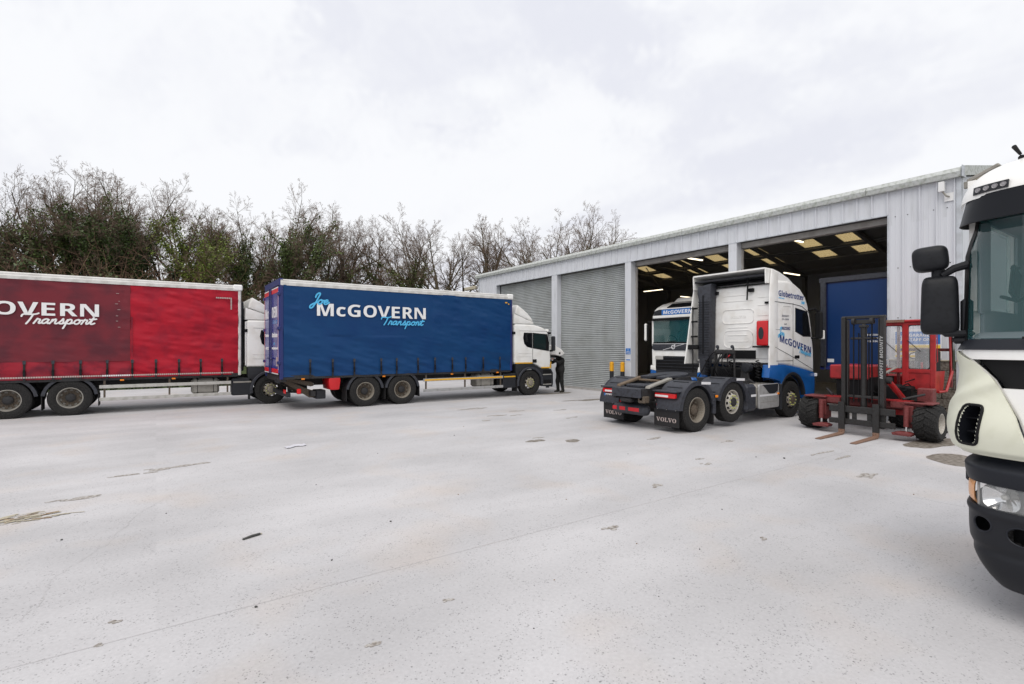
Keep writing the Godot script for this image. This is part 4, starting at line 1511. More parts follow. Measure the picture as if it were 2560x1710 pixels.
# ------------------------------------------------------------------ curtain sided lorries
# local frame: x = 0 at the front of the load body, z = 0 at the near side, the lorry faces +x and reaches to z = -2.5
func curtain_sheet(x0: float, x1: float, y0: float, y1: float, seed_: int, amp: float, calm: Rect2, crease := 0.5) -> MB:
	var n := FastNoiseLite.new()
	n.seed = seed_
	n.frequency = 1.0
	n.fractal_octaves = 2
	var f := func(u: float, v: float) -> Vector3:
		var x := lerpf(x0, x1, u)
		var y := lerpf(y0, y1, v)
		var s := (y - 1.05) / 2.85
		# loose belly low down, drawn tight on top; creases lie nearly flat and lean
		var z := n.get_noise_2d(x * 0.45, y * 1.1 + x * 0.3) * 1.1
		# sets of short flat creases where the roof poles hang, and drag lines from the hem and from the rail
		var col := 0.3 + 0.7 * pow(0.5 + 0.5 * cos(x * TAU / 0.62 + 0.8), 2.0)
		z += n.get_noise_2d(x * 0.9 + 7.0, y * 5.0 + x * 0.9) * col * crease
		z += n.get_noise_2d(x * 1.3 + y * 1.6, y * 0.4) * smoothstep(0.72, 1.0, s) * 0.55
		z += n.get_noise_2d(x * 0.8, y * 4.0 + x * 1.2) * (1.0 - smoothstep(0.05, 0.4, s)) * 0.7
		var dg := 0.0
		var k := amp
		var inside := calm.grow(0.2).has_point(Vector2(x, y))
		if inside:
			k *= 0.25
		# hem pulled in at each strap
		var st := 0.004 * sin(x * TAU / 0.6) * (1.0 - smoothstep(0.0, 0.2, s))
		return Vector3(x, y, (z + dg) * k + st + 0.012 * sin(clampf(s, 0.0, 1.0) * PI))
	return MB.new().sheet(f, int((x1 - x0) / 0.045), int((y1 - y0) / 0.035), 0.004, Vector3(0, 0, -1))

func strap_mesh() -> Dictionary:
	if not cache.has("strap"):
		var a := MB.new().box(Vector3(0, 0.26, 0.0), Vector3(0.05, 0.54, 0.006))
		var b := MB.new().box(Vector3(0, 0.20, 0.012), Vector3(0.062, 0.15, 0.026), 0.008)
		b.box(Vector3(0, 0.27, 0.022), Vector3(0.05, 0.05, 0.02), 0.006)
		var c := MB.new().box(Vector3(0, 0.50, 0.006), Vector3(0.07, 0.10, 0.012), 0.004)
		var d := MB.new().tube([Vector3(0, 0.03, 0.0), Vector3(0, -0.02, 0.0), Vector3(0, -0.04, -0.03)], 0.01, -1, 6)
		cache.strap = {"web": a.build(0.0), "buckle": b.build(0.0), "patch": c.build(0.0), "hook": d.build(30.0)}
	return cache.strap

func cargo_body(r: Node3D, L: float, o: Dictionary) -> void:
	var top := 4.03
	bx(r, "cargo_floor", M.chassis, Vector3(-L * 0.5, 1.05, -1.25), Vector3(L - 0.1, 0.10, 2.44))
	bx(r, "side_rave", M.chassis, Vector3(-L * 0.5, 1.05, -0.03), Vector3(L - 0.2, 0.12, 0.03))
	# front wall and posts
	bx(r, "front_wall", o.post, Vector3(-0.03, 2.52, -1.25), Vector3(0.05, 2.9, 2.46), 0.01)
	bx(r, "front_post", o.post, Vector3(-0.045, 2.45, -0.03), Vector3(0.09, 2.84, 0.08), 0.02)
	bx(r, "front_post", o.post, Vector3(-0.045, 2.45, -2.47), Vector3(0.09, 2.84, 0.08), 0.02)
	bx(r, "rear_post", M.frame_blue if o.blue else o.post, Vector3(-L + 0.05, 2.45, -0.03), Vector3(0.10, 2.92, 0.08), 0.012)
	bx(r, "rear_post", M.frame_blue if o.blue else o.post, Vector3(-L + 0.05, 2.45, -2.47), Vector3(0.10, 2.92, 0.08), 0.012)
	# cant rails and roof
	for s in [[-0.03, 1.0], [-2.47, -1.0]]:
		var mb := MB.new()
		var z: float = s[0]
		var k: float = s[1]
		mb.xf = Transform3D(Basis(Vector3(0, 0, 1), Vector3(0, 1, 0), Vector3(-1, 0, 0)), Vector3(-L + 0.02, 0, 0))
		mb.prism(pv([z - k * 0.06, 3.86, z + k * 0.045, 3.86, z + k * 0.05, 3.95, z + k * 0.035, 3.975, z + k * 0.035, 4.02, z + k * 0.01, 4.05, z - k * 0.06, 4.05]), -(L - 0.04), 0.0, 0.006, 1)
		part(mb, "cant_rail", M.white_rail, r, 20.0)
	bx(r, "corner_cap", M.white_paint, Vector3(-0.1, 3.97, -0.02), Vector3(0.28, 0.2, 0.11), 0.03)
	bx(r, "roof_sheet", M.white_rail, Vector3(-L * 0.5, 4.045, -1.25), Vector3(L - 0.06, 0.02, 2.36))
	if o.blue:
		bx(r, "rear_header", M.frame_blue, Vector3(-L + 0.04, 3.97, -1.25), Vector3(0.11, 0.2, 2.5), 0.01)

func lorry_running_gear(r: Node3D, L: float, o: Dictionary) -> void:
	for z in [-0.86, -1.64]:
		bx(r, "chassis_rail", M.chassis, Vector3(-L * 0.5 + 1.0, 0.86, z), Vector3(L + 1.4, 0.26, 0.08))
	for x in [o.a1, o.a2]:
		bx(r, "axle", M.chassis, Vector3(x, 0.51, -1.25), Vector3(0.16, 0.16, 1.7), 0.03)
		dual(r, x, 0.51, -0.03, 1.0, o.rim, M.brown_steel, M.chassis, M.brown_steel)
		dual(r, x, 0.51, -2.47, -1.0, o.rim, M.brown_steel, M.chassis, null)
	bx(r, "axle", M.chassis, Vector3(0.93, 0.51, -1.25), Vector3(0.16, 0.14, 1.9), 0.03)
	wheel(r, Vector3(0.93, 0.51, -0.19), 1.0, "front", M.chassis, M.pale_steel, o.get("fhub", M.pale_steel), M.nut_cap)
	wheel(r, Vector3(0.93, 0.51, -2.31), -1.0, "front", M.chassis, M.pale_steel, M.pale_steel, null)
	# mudguards over the rear wheels
	for x in [o.a1, o.a2]:
		part(MB.new().prism(arc_band(x, 0.51, 0.585, 0.625, 8, 172), -0.6, -0.05), "mudguard", M.grey_plastic, r, 20.0)
		part(MB.new().prism(arc_band(x, 0.51, 0.56, 0.64, 8, 172), -0.07, -0.035), "mudguard_lip", M.grey_plastic, r, 20.0)
	for x in [o.a1 - 0.62, o.a2 - 0.62]:
		bx(r, "mud_flap", M.rubber, Vector3(x, 0.44, -0.32), Vector3(0.02, 0.5, 0.5))
	bx(r, "mud_flap", M.rubber, Vector3(o.a2 + 0.64, 0.42, -0.32), Vector3(0.02, 0.36, 0.5))

func straps_and_guards(r: Node3D, o: Dictionary) -> void:
	var sm := strap_mesh()
	for x in o.straps:
		var s := Node3D.new()
		s.name = "strap"
		r.add_child(s, true)
		s.position = Vector3(x, 1.05, 0.042)
		put(sm.web, "webbing", M.rubber, s)
		put(sm.buckle, "buckle", M.gasket, s)
		put(sm.patch, "strap_patch", M.grey_plastic, s)
		put(sm.hook, "hook", M.chassis, s)
	# side guard
	var x0: float = o.g0
	var x1: float = o.g1
	for y in [0.80, 0.43]:
		var m := MB.new()
		m.box(Vector3((x0 + x1) * 0.5, y, -0.02), Vector3(x1 - x0, 0.10, 0.03), 0.006)
		part(m, "side_guard", M.aluminium if not o.blue else M.silver_box, r, 0.0)
	if o.blue:
		bx(r, "reflective_strip", M.tape_yellow, Vector3((x0 + x1) * 0.5, 0.80, -0.003), Vector3(x1 - x0 - 0.1, 0.055, 0.004))
	for k in 3:
		bx(r, "guard_post", M.brown_steel, Vector3(lerpf(x0 + 0.12, x1 - 0.1, k / 2.0), 0.72, -0.06), Vector3(0.05, 0.66, 0.04))
	# fuel tank with straps
	bx(r, "fuel_tank", M.dirty_alu, Vector3(x1 - 0.72, 0.70, -0.42), Vector3(0.78, 0.52, 0.6), 0.07)
	for dx in [-0.95, -0.5]:
		bx(r, "tank_band", M.chassis, Vector3(x1 + dx, 0.70, -0.42), Vector3(0.05, 0.535, 0.615), 0.07)
	part(MB.new().at(Vector3(x1 - 0.25, 0.98, -0.2), Basis(Vector3.RIGHT, -PI / 2)).lathe([Vector2(0.05, 0), Vector2(0.05, 0.05), Vector2(0, 0.055)], 16), "filler_cap", M.cab_blue, r)
	bx(r, "toolbox", M.dark_plastic, Vector3(x1 + 0.34, 0.64, -0.3), Vector3(0.62, 0.58, 0.5), 0.03)
	bx(r, "toolbox_strip", M.tape_yellow if o.blue else M.dirty_alu, Vector3(x1 + 0.34, 0.80, -0.046), Vector3(0.54, 0.05, 0.006))
	for x in o.ambers:
		bx(r, "side_marker", M.lamp_amber, Vector3(x, 0.985, -0.005), Vector3(0.10, 0.045, 0.03), 0.008)

func small_cab(r: Node3D, o: Dictionary) -> void:
	# low forward cab with a roof deflector
	var shell := PackedVector2Array()
	for p in [0.18, 1.29, 1.06, 1.29, 1.18, 1.24, 1.5, 1.1, 2.0, 1.07]:
		pass
	shell = pv([0.18, 1.30, 1.08, 1.30, 1.28, 1.22, 1.50, 1.10, 2.0, 1.08, 2.03, 1.45, 2.02, 1.8, 1.98, 2.15, 1.92, 2.45, 1.87, 2.58, 1.80, 2.68, 1.66, 2.76, 1.45, 2.83, 1.2, 2.88, 0.7, 2.90, 0.24, 2.90, 0.18, 2.86])
	part(MB.new().prism(shell, -2.43, -0.07, 0.07, 3), "cab_shell", M.white_paint, r, 35.0)
	# lower, dark trim with the wheel arch cut out
	var tr := PackedVector2Array()
	for q in [[0.20, 1.285], [0.20, 1.0], [0.28, 0.72]]:
		tr.push_back(Vector2(q[0], q[1]))
	for k in 13:
		var a := deg_to_rad(lerpf(168, 12, k / 12.0))
		tr.push_back(Vector2(0.93 + 0.58 * cos(a), 0.51 + 0.60 * sin(a)))
	for q in [[1.52, 0.35], [2.10, 0.30], [2.14, 0.45], [2.13, 0.9], [2.03, 1.055], [1.52, 1.075], [1.28, 1.19], [1.08, 1.285]]:
		tr.push_back(Vector2(q[0], q[1]))
	part(MB.new().prism(tr, -0.35, -0.05, 0.02, 2), "wing", M.dark_plastic, r, 30.0)
	part(MB.new().prism(arc_band(0.93, 0.51, 0.57, 0.66, -8, 190, 18), -0.12, -0.022, 0.012, 1), "arch_lip", M.grey_plastic, r, 25.0)
	bx(r, "bumper", M.dark_plastic, Vector3(2.06, 0.62, -1.25), Vector3(0.16, 0.6, 2.34), 0.05)
	for y in [0.83, 0.42]:
		bx(r, "step_tread", M.aluminium, Vector3(1.80, y, -0.075), Vector3(0.44, 0.03, 0.09))
		bx(r, "step_recess", M.gasket, Vector3(1.80, y + 0.11, -0.045), Vector3(0.42, 0.16, 0.012))
	bx(r, "mud_flap", M.rubber, Vector3(0.27, 0.42, -0.24), Vector3(0.03, 0.46, 0.36))
	# glass and shut lines
	part(MB.new().prism(pv([0.62, 2.56, 1.05, 2.56, 1.05, 1.92, 0.78, 1.98, 0.64, 2.10, 0.58, 2.35]), -0.07, -0.064), "quarter_window", M.black_glass, r, 0.0)
	part(MB.new().prism(pv([1.065, 2.56, 1.84, 2.51, 1.93, 2.15, 1.92, 1.80, 1.065, 1.92]), -0.07, -0.063), "window_frame", M.gasket, r, 0.0)
	part(MB.new().prism(pv([1.11, 2.52, 1.72, 2.48, 1.76, 2.1, 1.74, 1.86, 1.11, 1.95]), -0.064, -0.058), "door_window", M.tint_glass, r, 0.0)
	bx(r, "door_gap", M.gasket, Vector3(1.062, 1.61, -0.066), Vector3(0.012, 0.60, 0.008))
	bx(r, "roof_gap", M.gasket, Vector3(1.1, 2.63, -0.0665), Vector3(1.44, 0.008, 0.006))
	bx(r, "door_handle", M.gasket, Vector3(1.16, 1.40, -0.055), Vector3(0.20, 0.14, 0.02), 0.02)
	for y in [1.72, 1.58]:
		bx(r, "press_line", M.white_rail, Vector3(0.68, y, -0.067), Vector3(0.66, 0.012, 0.010))
	bx(r, "sun_visor", M.gasket, Vector3(2.0, 2.56, -1.25), Vector3(0.16, 0.08, 2.3), 0.02)
	bx(r, "visor_lamp_panel", M.white_paint, Vector3(1.95, 2.66, -1.25), Vector3(0.12, 0.12, 2.2), 0.03)
	bx(r, "windscreen", M.black_glass, Vector3(2.005, 2.17, -1.25), Vector3(0.03, 0.68, 2.1), 0.01)
	# deflector: lower collar and raised upper blade, side panel behind the cab
	part(MB.new().prism(pv([0.13, 2.915, 1.12, 2.915, 1.17, 2.97, 0.6, 3.17, 0.15, 3.32]), -2.38, -0.11, 0.05, 2), "deflector_collar", M.white_paint, r, 30.0)
	part(MB.new().prism(pv([0.23, 3.33, 0.62, 3.185, 1.15, 3.0, 1.08, 3.15, 0.85, 3.37, 0.6, 3.54, 0.36, 3.68, 0.27, 3.5]), -2.34, -0.13, 0.06, 3), "roof_deflector", M.white_paint, r, 30.0)
	bx(r, "deflector_gap", M.gasket, Vector3(0.62, 3.11, -1.25), Vector3(0.9, 0.04, 2.16))
	bx(r, "intake_pipe", M.dark_plastic, Vector3(0.06, 2.35, -0.5), Vector3(0.12, 2.4, 0.34), 0.04)
	bx(r, "cab_back_unit", M.dark_plastic, Vector3(0.06, 3.2, -1.25), Vector3(0.14, 0.5, 1.6), 0.05)
	bx(r, "cab_bracket", M.gasket, Vector3(0.14, 2.54, -0.12), Vector3(0.12, 0.1, 0.1))
	bx(r, "side_extension", M.white_paint, Vector3(0.155, 2.1, -0.14), Vector3(0.05, 1.5, 0.12), 0.015)

func rear_doors(r: Node3D, L: float) -> void:
	var x := -L
	for k in 2:
		var zc := -0.645 - 1.21 * k
		var d := Node3D.new()
		d.name = "rear_door"
		r.add_child(d, true)
		bx(d, "door_leaf", M.door_blue, Vector3(x - 0.005, 2.50, zc), Vector3(0.05, 2.62, 1.18), 0.008)
		for y in [3.72, 1.24]:
			bx(d, "red_band", M.tape_red, Vector3(x - 0.033, y, zc), Vector3(0.004, 0.13, 1.12))
			bx(d, "white_line", M.tape_white, Vector3(x - 0.0335, y + (0.085 if y > 2 else -0.085), zc), Vector3(0.004, 0.03, 1.14))
		var ze := zc + (0.555 if k == 0 else -0.555)
		bx(d, "edge_tape", M.tape_red, Vector3(x - 0.032, 2.48, ze), Vector3(0.004, 2.36, 0.045))
		bx(d, "edge_line", M.tape_white, Vector3(x - 0.033, 2.48, ze + (0.026 if k == 0 else -0.026)), Vector3(0.004, 2.4, 0.018))
		var zr := zc + (-0.48 if k == 0 else 0.48)
		part(MB.new().tube([Vector3(x - 0.06, 1.15, zr), Vector3(x - 0.06, 3.85, zr)], 0.018, -1, 8), "lock_rod", M.frame_blue, d)
		bx(d, "lock_handle", M.frame_blue, Vector3(x - 0.07, 1.62, zr + (0.14 if k == 0 else -0.14)), Vector3(0.03, 0.05, 0.34), 0.01)
		for y in [1.5, 2.55, 3.6]:
			bx(d, "hinge", M.frame_blue, Vector3(x - 0.02, y, zc + (0.60 if k == 0 else -0.62)), Vector3(0.10, 0.1, 0.16), 0.015)
		var zl := zc - 0.54
		if k == 1:
			text(d, "McG", sans, Vector3(x - 0.034, 2.9, zl + 0.12), 0.86, 0.34, TO_FRONT, M.letter_white)
			text(d, "Warehousing", sans, Vector3(x - 0.034, 2.28, zl + 0.1), 0.9, 0.14, TO_FRONT, M.letter_white)
			text(d, "049 9523342", sans, Vector3(x - 0.034, 1.98 - 0.1, zl + 0.2), 0.78, 0.10, TO_FRONT, M.letter_white)
		else:
			text(d, "OVERN", sans, Vector3(x - 0.034, 2.9, zl + 0.10), 0.86, 0.34, TO_FRONT, M.letter_white)
			bx(d, "script_band", M.cab_blue, Vector3(x - 0.032, 2.76, zc + 0.05), Vector3(0.004, 0.12, 0.8))
			text(d, "Distribution", sans, Vector3(x - 0.034, 2.28, zl + 0.14), 0.86, 0.15, TO_FRONT, M.letter_white)
			text(d, "E:", sans, Vector3(x - 0.034, 2.04, zl + 0.42), 0.14, 0.08, TO_FRONT, M.letter_cyan)
			text(d, "www.joemcgovern.ie", sans, Vector3(x - 0.034, 1.88, zl + 0.1), 0.95, 0.11, TO_FRONT, M.letter_white)
			bx(d, "notice_plate", M.tape_dull, Vector3(x - 0.034, 1.53, zc + 0.38), Vector3(0.004, 0.28, 0.22))

func blue_lorry() -> void:
	var r := thing("curtain_lorry", "blue curtain sided lorry with white cab and raised front flap", "lorry", Vector3(11.65, 0, -16.77))
	var L := 8.57
	var o := {"blue": true, "a1": -5.92, "a2": -4.61, "rim": M.pale_steel, "post": M.frame_blue, "g0": -3.84, "g1": -0.43, "ambers": [-7.9, -5.3, -2.7, -0.7],
		"straps": [-7.70, -7.01, -6.32, -5.41, -4.86, -4.07, -3.41, -2.71, -2.15, -1.38, -0.62]}
	cargo_body(r, L, o)
	var c := part(curtain_sheet(-L + 0.1, -0.09, 1.06, 3.875, 3, 0.034, Rect2(-7.8, 2.55, 4.1, 1.15), 0.5), "side_curtain", M.blue_curtain, r, 60.0)
	bx(r, "far_curtain", M.blue_curtain, Vector3(-L * 0.5, 2.46, -2.5), Vector3(L - 0.2, 2.82, 0.02))
	# lettering on the curtain
	text(c, "McGOVERN", sans, Vector3(-7.50, 2.965, 0.052), 3.72, 0.40, Basis.IDENTITY, M.letter_white)
	brush(c, "Joe", Vector3(-7.70, 3.33, 0.062), 0.55, 0.14, 0.048, Basis.IDENTITY, M.letter_cyan)
	brush(c, "Transport", Vector3(-5.40, 2.74, 0.062), 1.50, 0.125, 0.040, Basis.IDENTITY, M.letter_cyan)
	bx(c, "yellow_label", M.tape_yellow, Vector3(-0.32, 3.72, 0.04), Vector3(0.10, 0.045, 0.004))
	bx(c, "yellow_label", M.tape_yellow, Vector3(-0.2, 3.67, 0.04), Vector3(0.045, 0.05, 0.004))
	rear_doors(r, L)
	lorry_running_gear(r, L, o)
	straps_and_guards(r, o)
	small_cab(r, o)
	bx(r, "cab_stripe", M.tape_yellow, Vector3(0.62, 1.325, -0.065), Vector3(0.86, 0.045, 0.012))
	bx(r, "cab_stripe", M.tape_yellow, Vector3(1.76, 1.115, -0.065), Vector3(0.48, 0.045, 0.012))
	# grille flap swung up on its hinge, prop and the opened nose behind it
	var fl := Node3D.new()
	fl.name = "grille_flap"
	r.add_child(fl)
	fl.position = Vector3(2.06, 2.0, -1.25)
	fl.rotation_degrees.z = -19.0
	part(MB.new().prism(pv([0.06, -0.30, 0.66, -0.22, 0.80, -0.10, 0.84, -0.02, 0.60, 0.09, 0.14, 0.13, 0.06, 0.05]), -1.14, 1.14, 0.05, 2), "flap_panel", M.white_paint, fl, 35.0)
	part(MB.new().at(Vector3(0.55, -0.12, 1.14)).lathe([Vector2(0.045, -0.002), Vector2(0.045, 0.008), Vector2(0, 0.008)], 16), "emblem", M.gasket, fl)
	bx(fl, "flap_edge", M.gasket, Vector3(0.62, -0.24, 0.0), Vector3(0.4, 0.03, 2.2))
	part(MB.new().tube([Vector3(2.04, 1.55, -0.4), Vector3(2.42, 1.70, -0.4)], 0.012, -1, 6), "flap_prop", M.gasket, r)
	bx(r, "radiator", M.gasket, Vector3(1.99, 1.4, -1.25), Vector3(0.08, 0.7, 2.0))
	bx(r, "nose_side", M.tape_yellow, Vector3(2.07, 1.22, -0.16), Vector3(0.06, 0.26, 0.05))
	# mirror
	bx(r, "mirror", M.dark_plastic, Vector3(2.05, 2.12, 0.06), Vector3(0.10, 0.62, 0.24), 0.04)
	bx(r, "mirror_arm", M.gasket, Vector3(2.0, 1.82, -0.03), Vector3(0.1, 0.08, 0.16), 0.02)
	# red extinguisher chest, folded tail lift, bumper bar and lamps
	part(MB.new().at(Vector3(-6.93, 0.80, -0.46)).prism(pv([-0.17, 0.22, 0.17, 0.22, 0.19, 0.1, 0.15, -0.18, 0.10, -0.2, -0.10, -0.2, -0.15, -0.18, -0.19, 0.1]), -0.4, 0.44, 0.03, 2), "extinguisher_chest", M.red_plastic, r, 30.0)
	for z in [-0.35, -1.9]:
		part(MB.new().at(Vector3.ZERO).prism(pv([-8.5, 0.98, -8.4, 1.02, -7.55, 0.86, -7.5, 0.74, -7.6, 0.72]), z - 0.09, z), "lift_arm", M.brown_steel, r, 0.0)
		part(MB.new().prism(pv([-8.45, 0.92, -8.3, 0.94, -7.4, 0.52, -7.35, 0.36, -7.6, 0.36]), z - 0.2, z - 0.1), "lift_arm", M.brown_steel, r, 0.0)
		part(MB.new().tube([Vector3(-8.2, 0.93, z - 0.05), Vector3(-7.5, 0.80, z - 0.05)], 0.035, -1, 8), "lift_ram", M.dirty_alu, r)
	bx(r, "lift_box", M.dark_plastic, Vector3(-7.3, 0.46, -0.5), Vector3(0.3, 0.28, 0.5), 0.02)
	bx(r, "lift_beam", M.chassis, Vector3(-7.55, 0.5, -1.25), Vector3(0.14, 0.16, 2.1))
	bx(r, "rear_bar", M.dark_plastic, Vector3(-8.3, 0.5, -1.25), Vector3(0.12, 0.14, 2.3), 0.02)
	bx(r, "tail_lamp", M.lamp_red, Vector3(-8.0, 0.60, -0.12), Vector3(0.12, 0.16, 0.12), 0.02)
	bx(r, "tail_lamp", M.lamp_red, Vector3(-8.38, 0.60, -0.3), Vector3(0.03, 0.12, 0.3), 0.01)
	bx(r, "number_light", M.dark_plastic, Vector3(-8.5, 0.93, -0.7), Vector3(0.1, 0.16, 0.6), 0.02)
	bx(r, "rear_valance", M.chassis, Vector3(-8.45, 0.98, -1.25), Vector3(0.16, 0.14, 2.4), 0.01)

func red_lorry() -> void:
	var r := thing("curtain_lorry", "red curtain sided lorry with faded maroon panel and white cab", "lorry", Vector3(2.36, 0, -19.42))
	var L := 8.57
	var o := {"blue": false, "a1": -5.72, "a2": -4.40, "rim": M.dirty_alu, "post": M.white_rail, "g0": -3.74, "g1": -0.30, "ambers": [-1.9, -3.2], "fhub": M.pale_steel,
		"straps": [-7.78, -7.17, -6.57, -5.96, -5.36, -4.76, -4.16, -3.55, -2.95, -2.36, -1.76, -1.17, -0.57]}
	cargo_body(r, L, o)
	var c := part(curtain_sheet(-3.0, -0.09, 1.06, 3.86, 21, 0.045, Rect2(-9, -9, 1, 1), 0.75), "side_curtain", M.red_curtain, r, 60.0)
	c.set_meta("label", "bright red newer curtain panel, heavily creased")
	var f := part(curtain_sheet(-L + 0.1, -3.0, 1.56, 3.86, 22, 0.018, Rect2(-9.0, 2.4, 5.6, 1.1), 0.8), "side_curtain", M.faded_curtain, r, 60.0)
	f.set_meta("label", "faded maroon curtain panel")
	part(curtain_sheet(-L + 0.1, -3.0, 1.06, 1.56, 23, 0.03, Rect2(-99, -9, 1, 1)), "curtain_skirt", M.skirt_curtain, r, 60.0)
	bx(r, "far_curtain", M.red_curtain, Vector3(-L * 0.5, 2.46, -2.5), Vector3(L - 0.2, 2.82, 0.02))
	text(f, "McGOVERN", sans, Vector3(-7.46, 2.87, 0.045), 3.72, 0.37, Basis.IDENTITY, M.letter_white)
	brush(f, "Transport", Vector3(-5.40, 2.645, 0.055), 1.55, 0.13, 0.042, Basis.IDENTITY, M.letter_white)
	# scuffs on the old panel
	var rng := RandomNumberGenerator.new()
	rng.seed = 4
	for k in 7:
		bx(f, "scuff", M.tape_dull, Vector3(-3.3 + rng.randf_range(-0.04, 0.04), 2.6 + k * 0.16 + rng.randf_range(-0.05, 0.05), 0.03), Vector3(rng.randf_range(0.02, 0.07), 0.012, 0.004))
	# seam and squares of reflective tape
	bx(c, "weld_seam", M.skirt_curtain, Vector3(-2.96, 2.3, 0.04), Vector3(0.03, 1.2, 0.006))
	var sq := MB.new().box(Vector3.ZERO, Vector3(0.040, 0.045, 0.003)).build(0.0)
	var x := -6.3
	while x < -0.25:
		put(sq, "reflective_square", M.tape_white if absf(x + 3.35) < 0.35 else M.tape_dull, r, Vector3(x, 1.13, 0.05))
		x += 0.052
	for k in 9:
		put(sq, "reflective_square", M.tape_dull, c, Vector3(-0.72 + k * 0.052, 3.60, 0.045))
	for k in 7:
		put(sq, "reflective_square", M.tape_dull, c, Vector3(-0.30, 3.55 - k * 0.05, 0.045))
	lorry_running_gear(r, L, o)
	straps_and_guards(r, o)
	small_cab(r, o)

# ------------------------------------------------------------------ tractor unit
# local frame: rear axle at x = 0, faces +x, middle at z = 0
func ring(parent: Node, called: String, m: Material, pts: PackedVector2Array, x: float, r: float) -> void:
	var q := []
	for p in pts:
		q.append(Vector3(x, p.y, p.x))
	q.append(q[0])
	q.append(q[1])
	part(MB.new().tube(q, r, -1, 6, false), called, m, parent, 50.0)

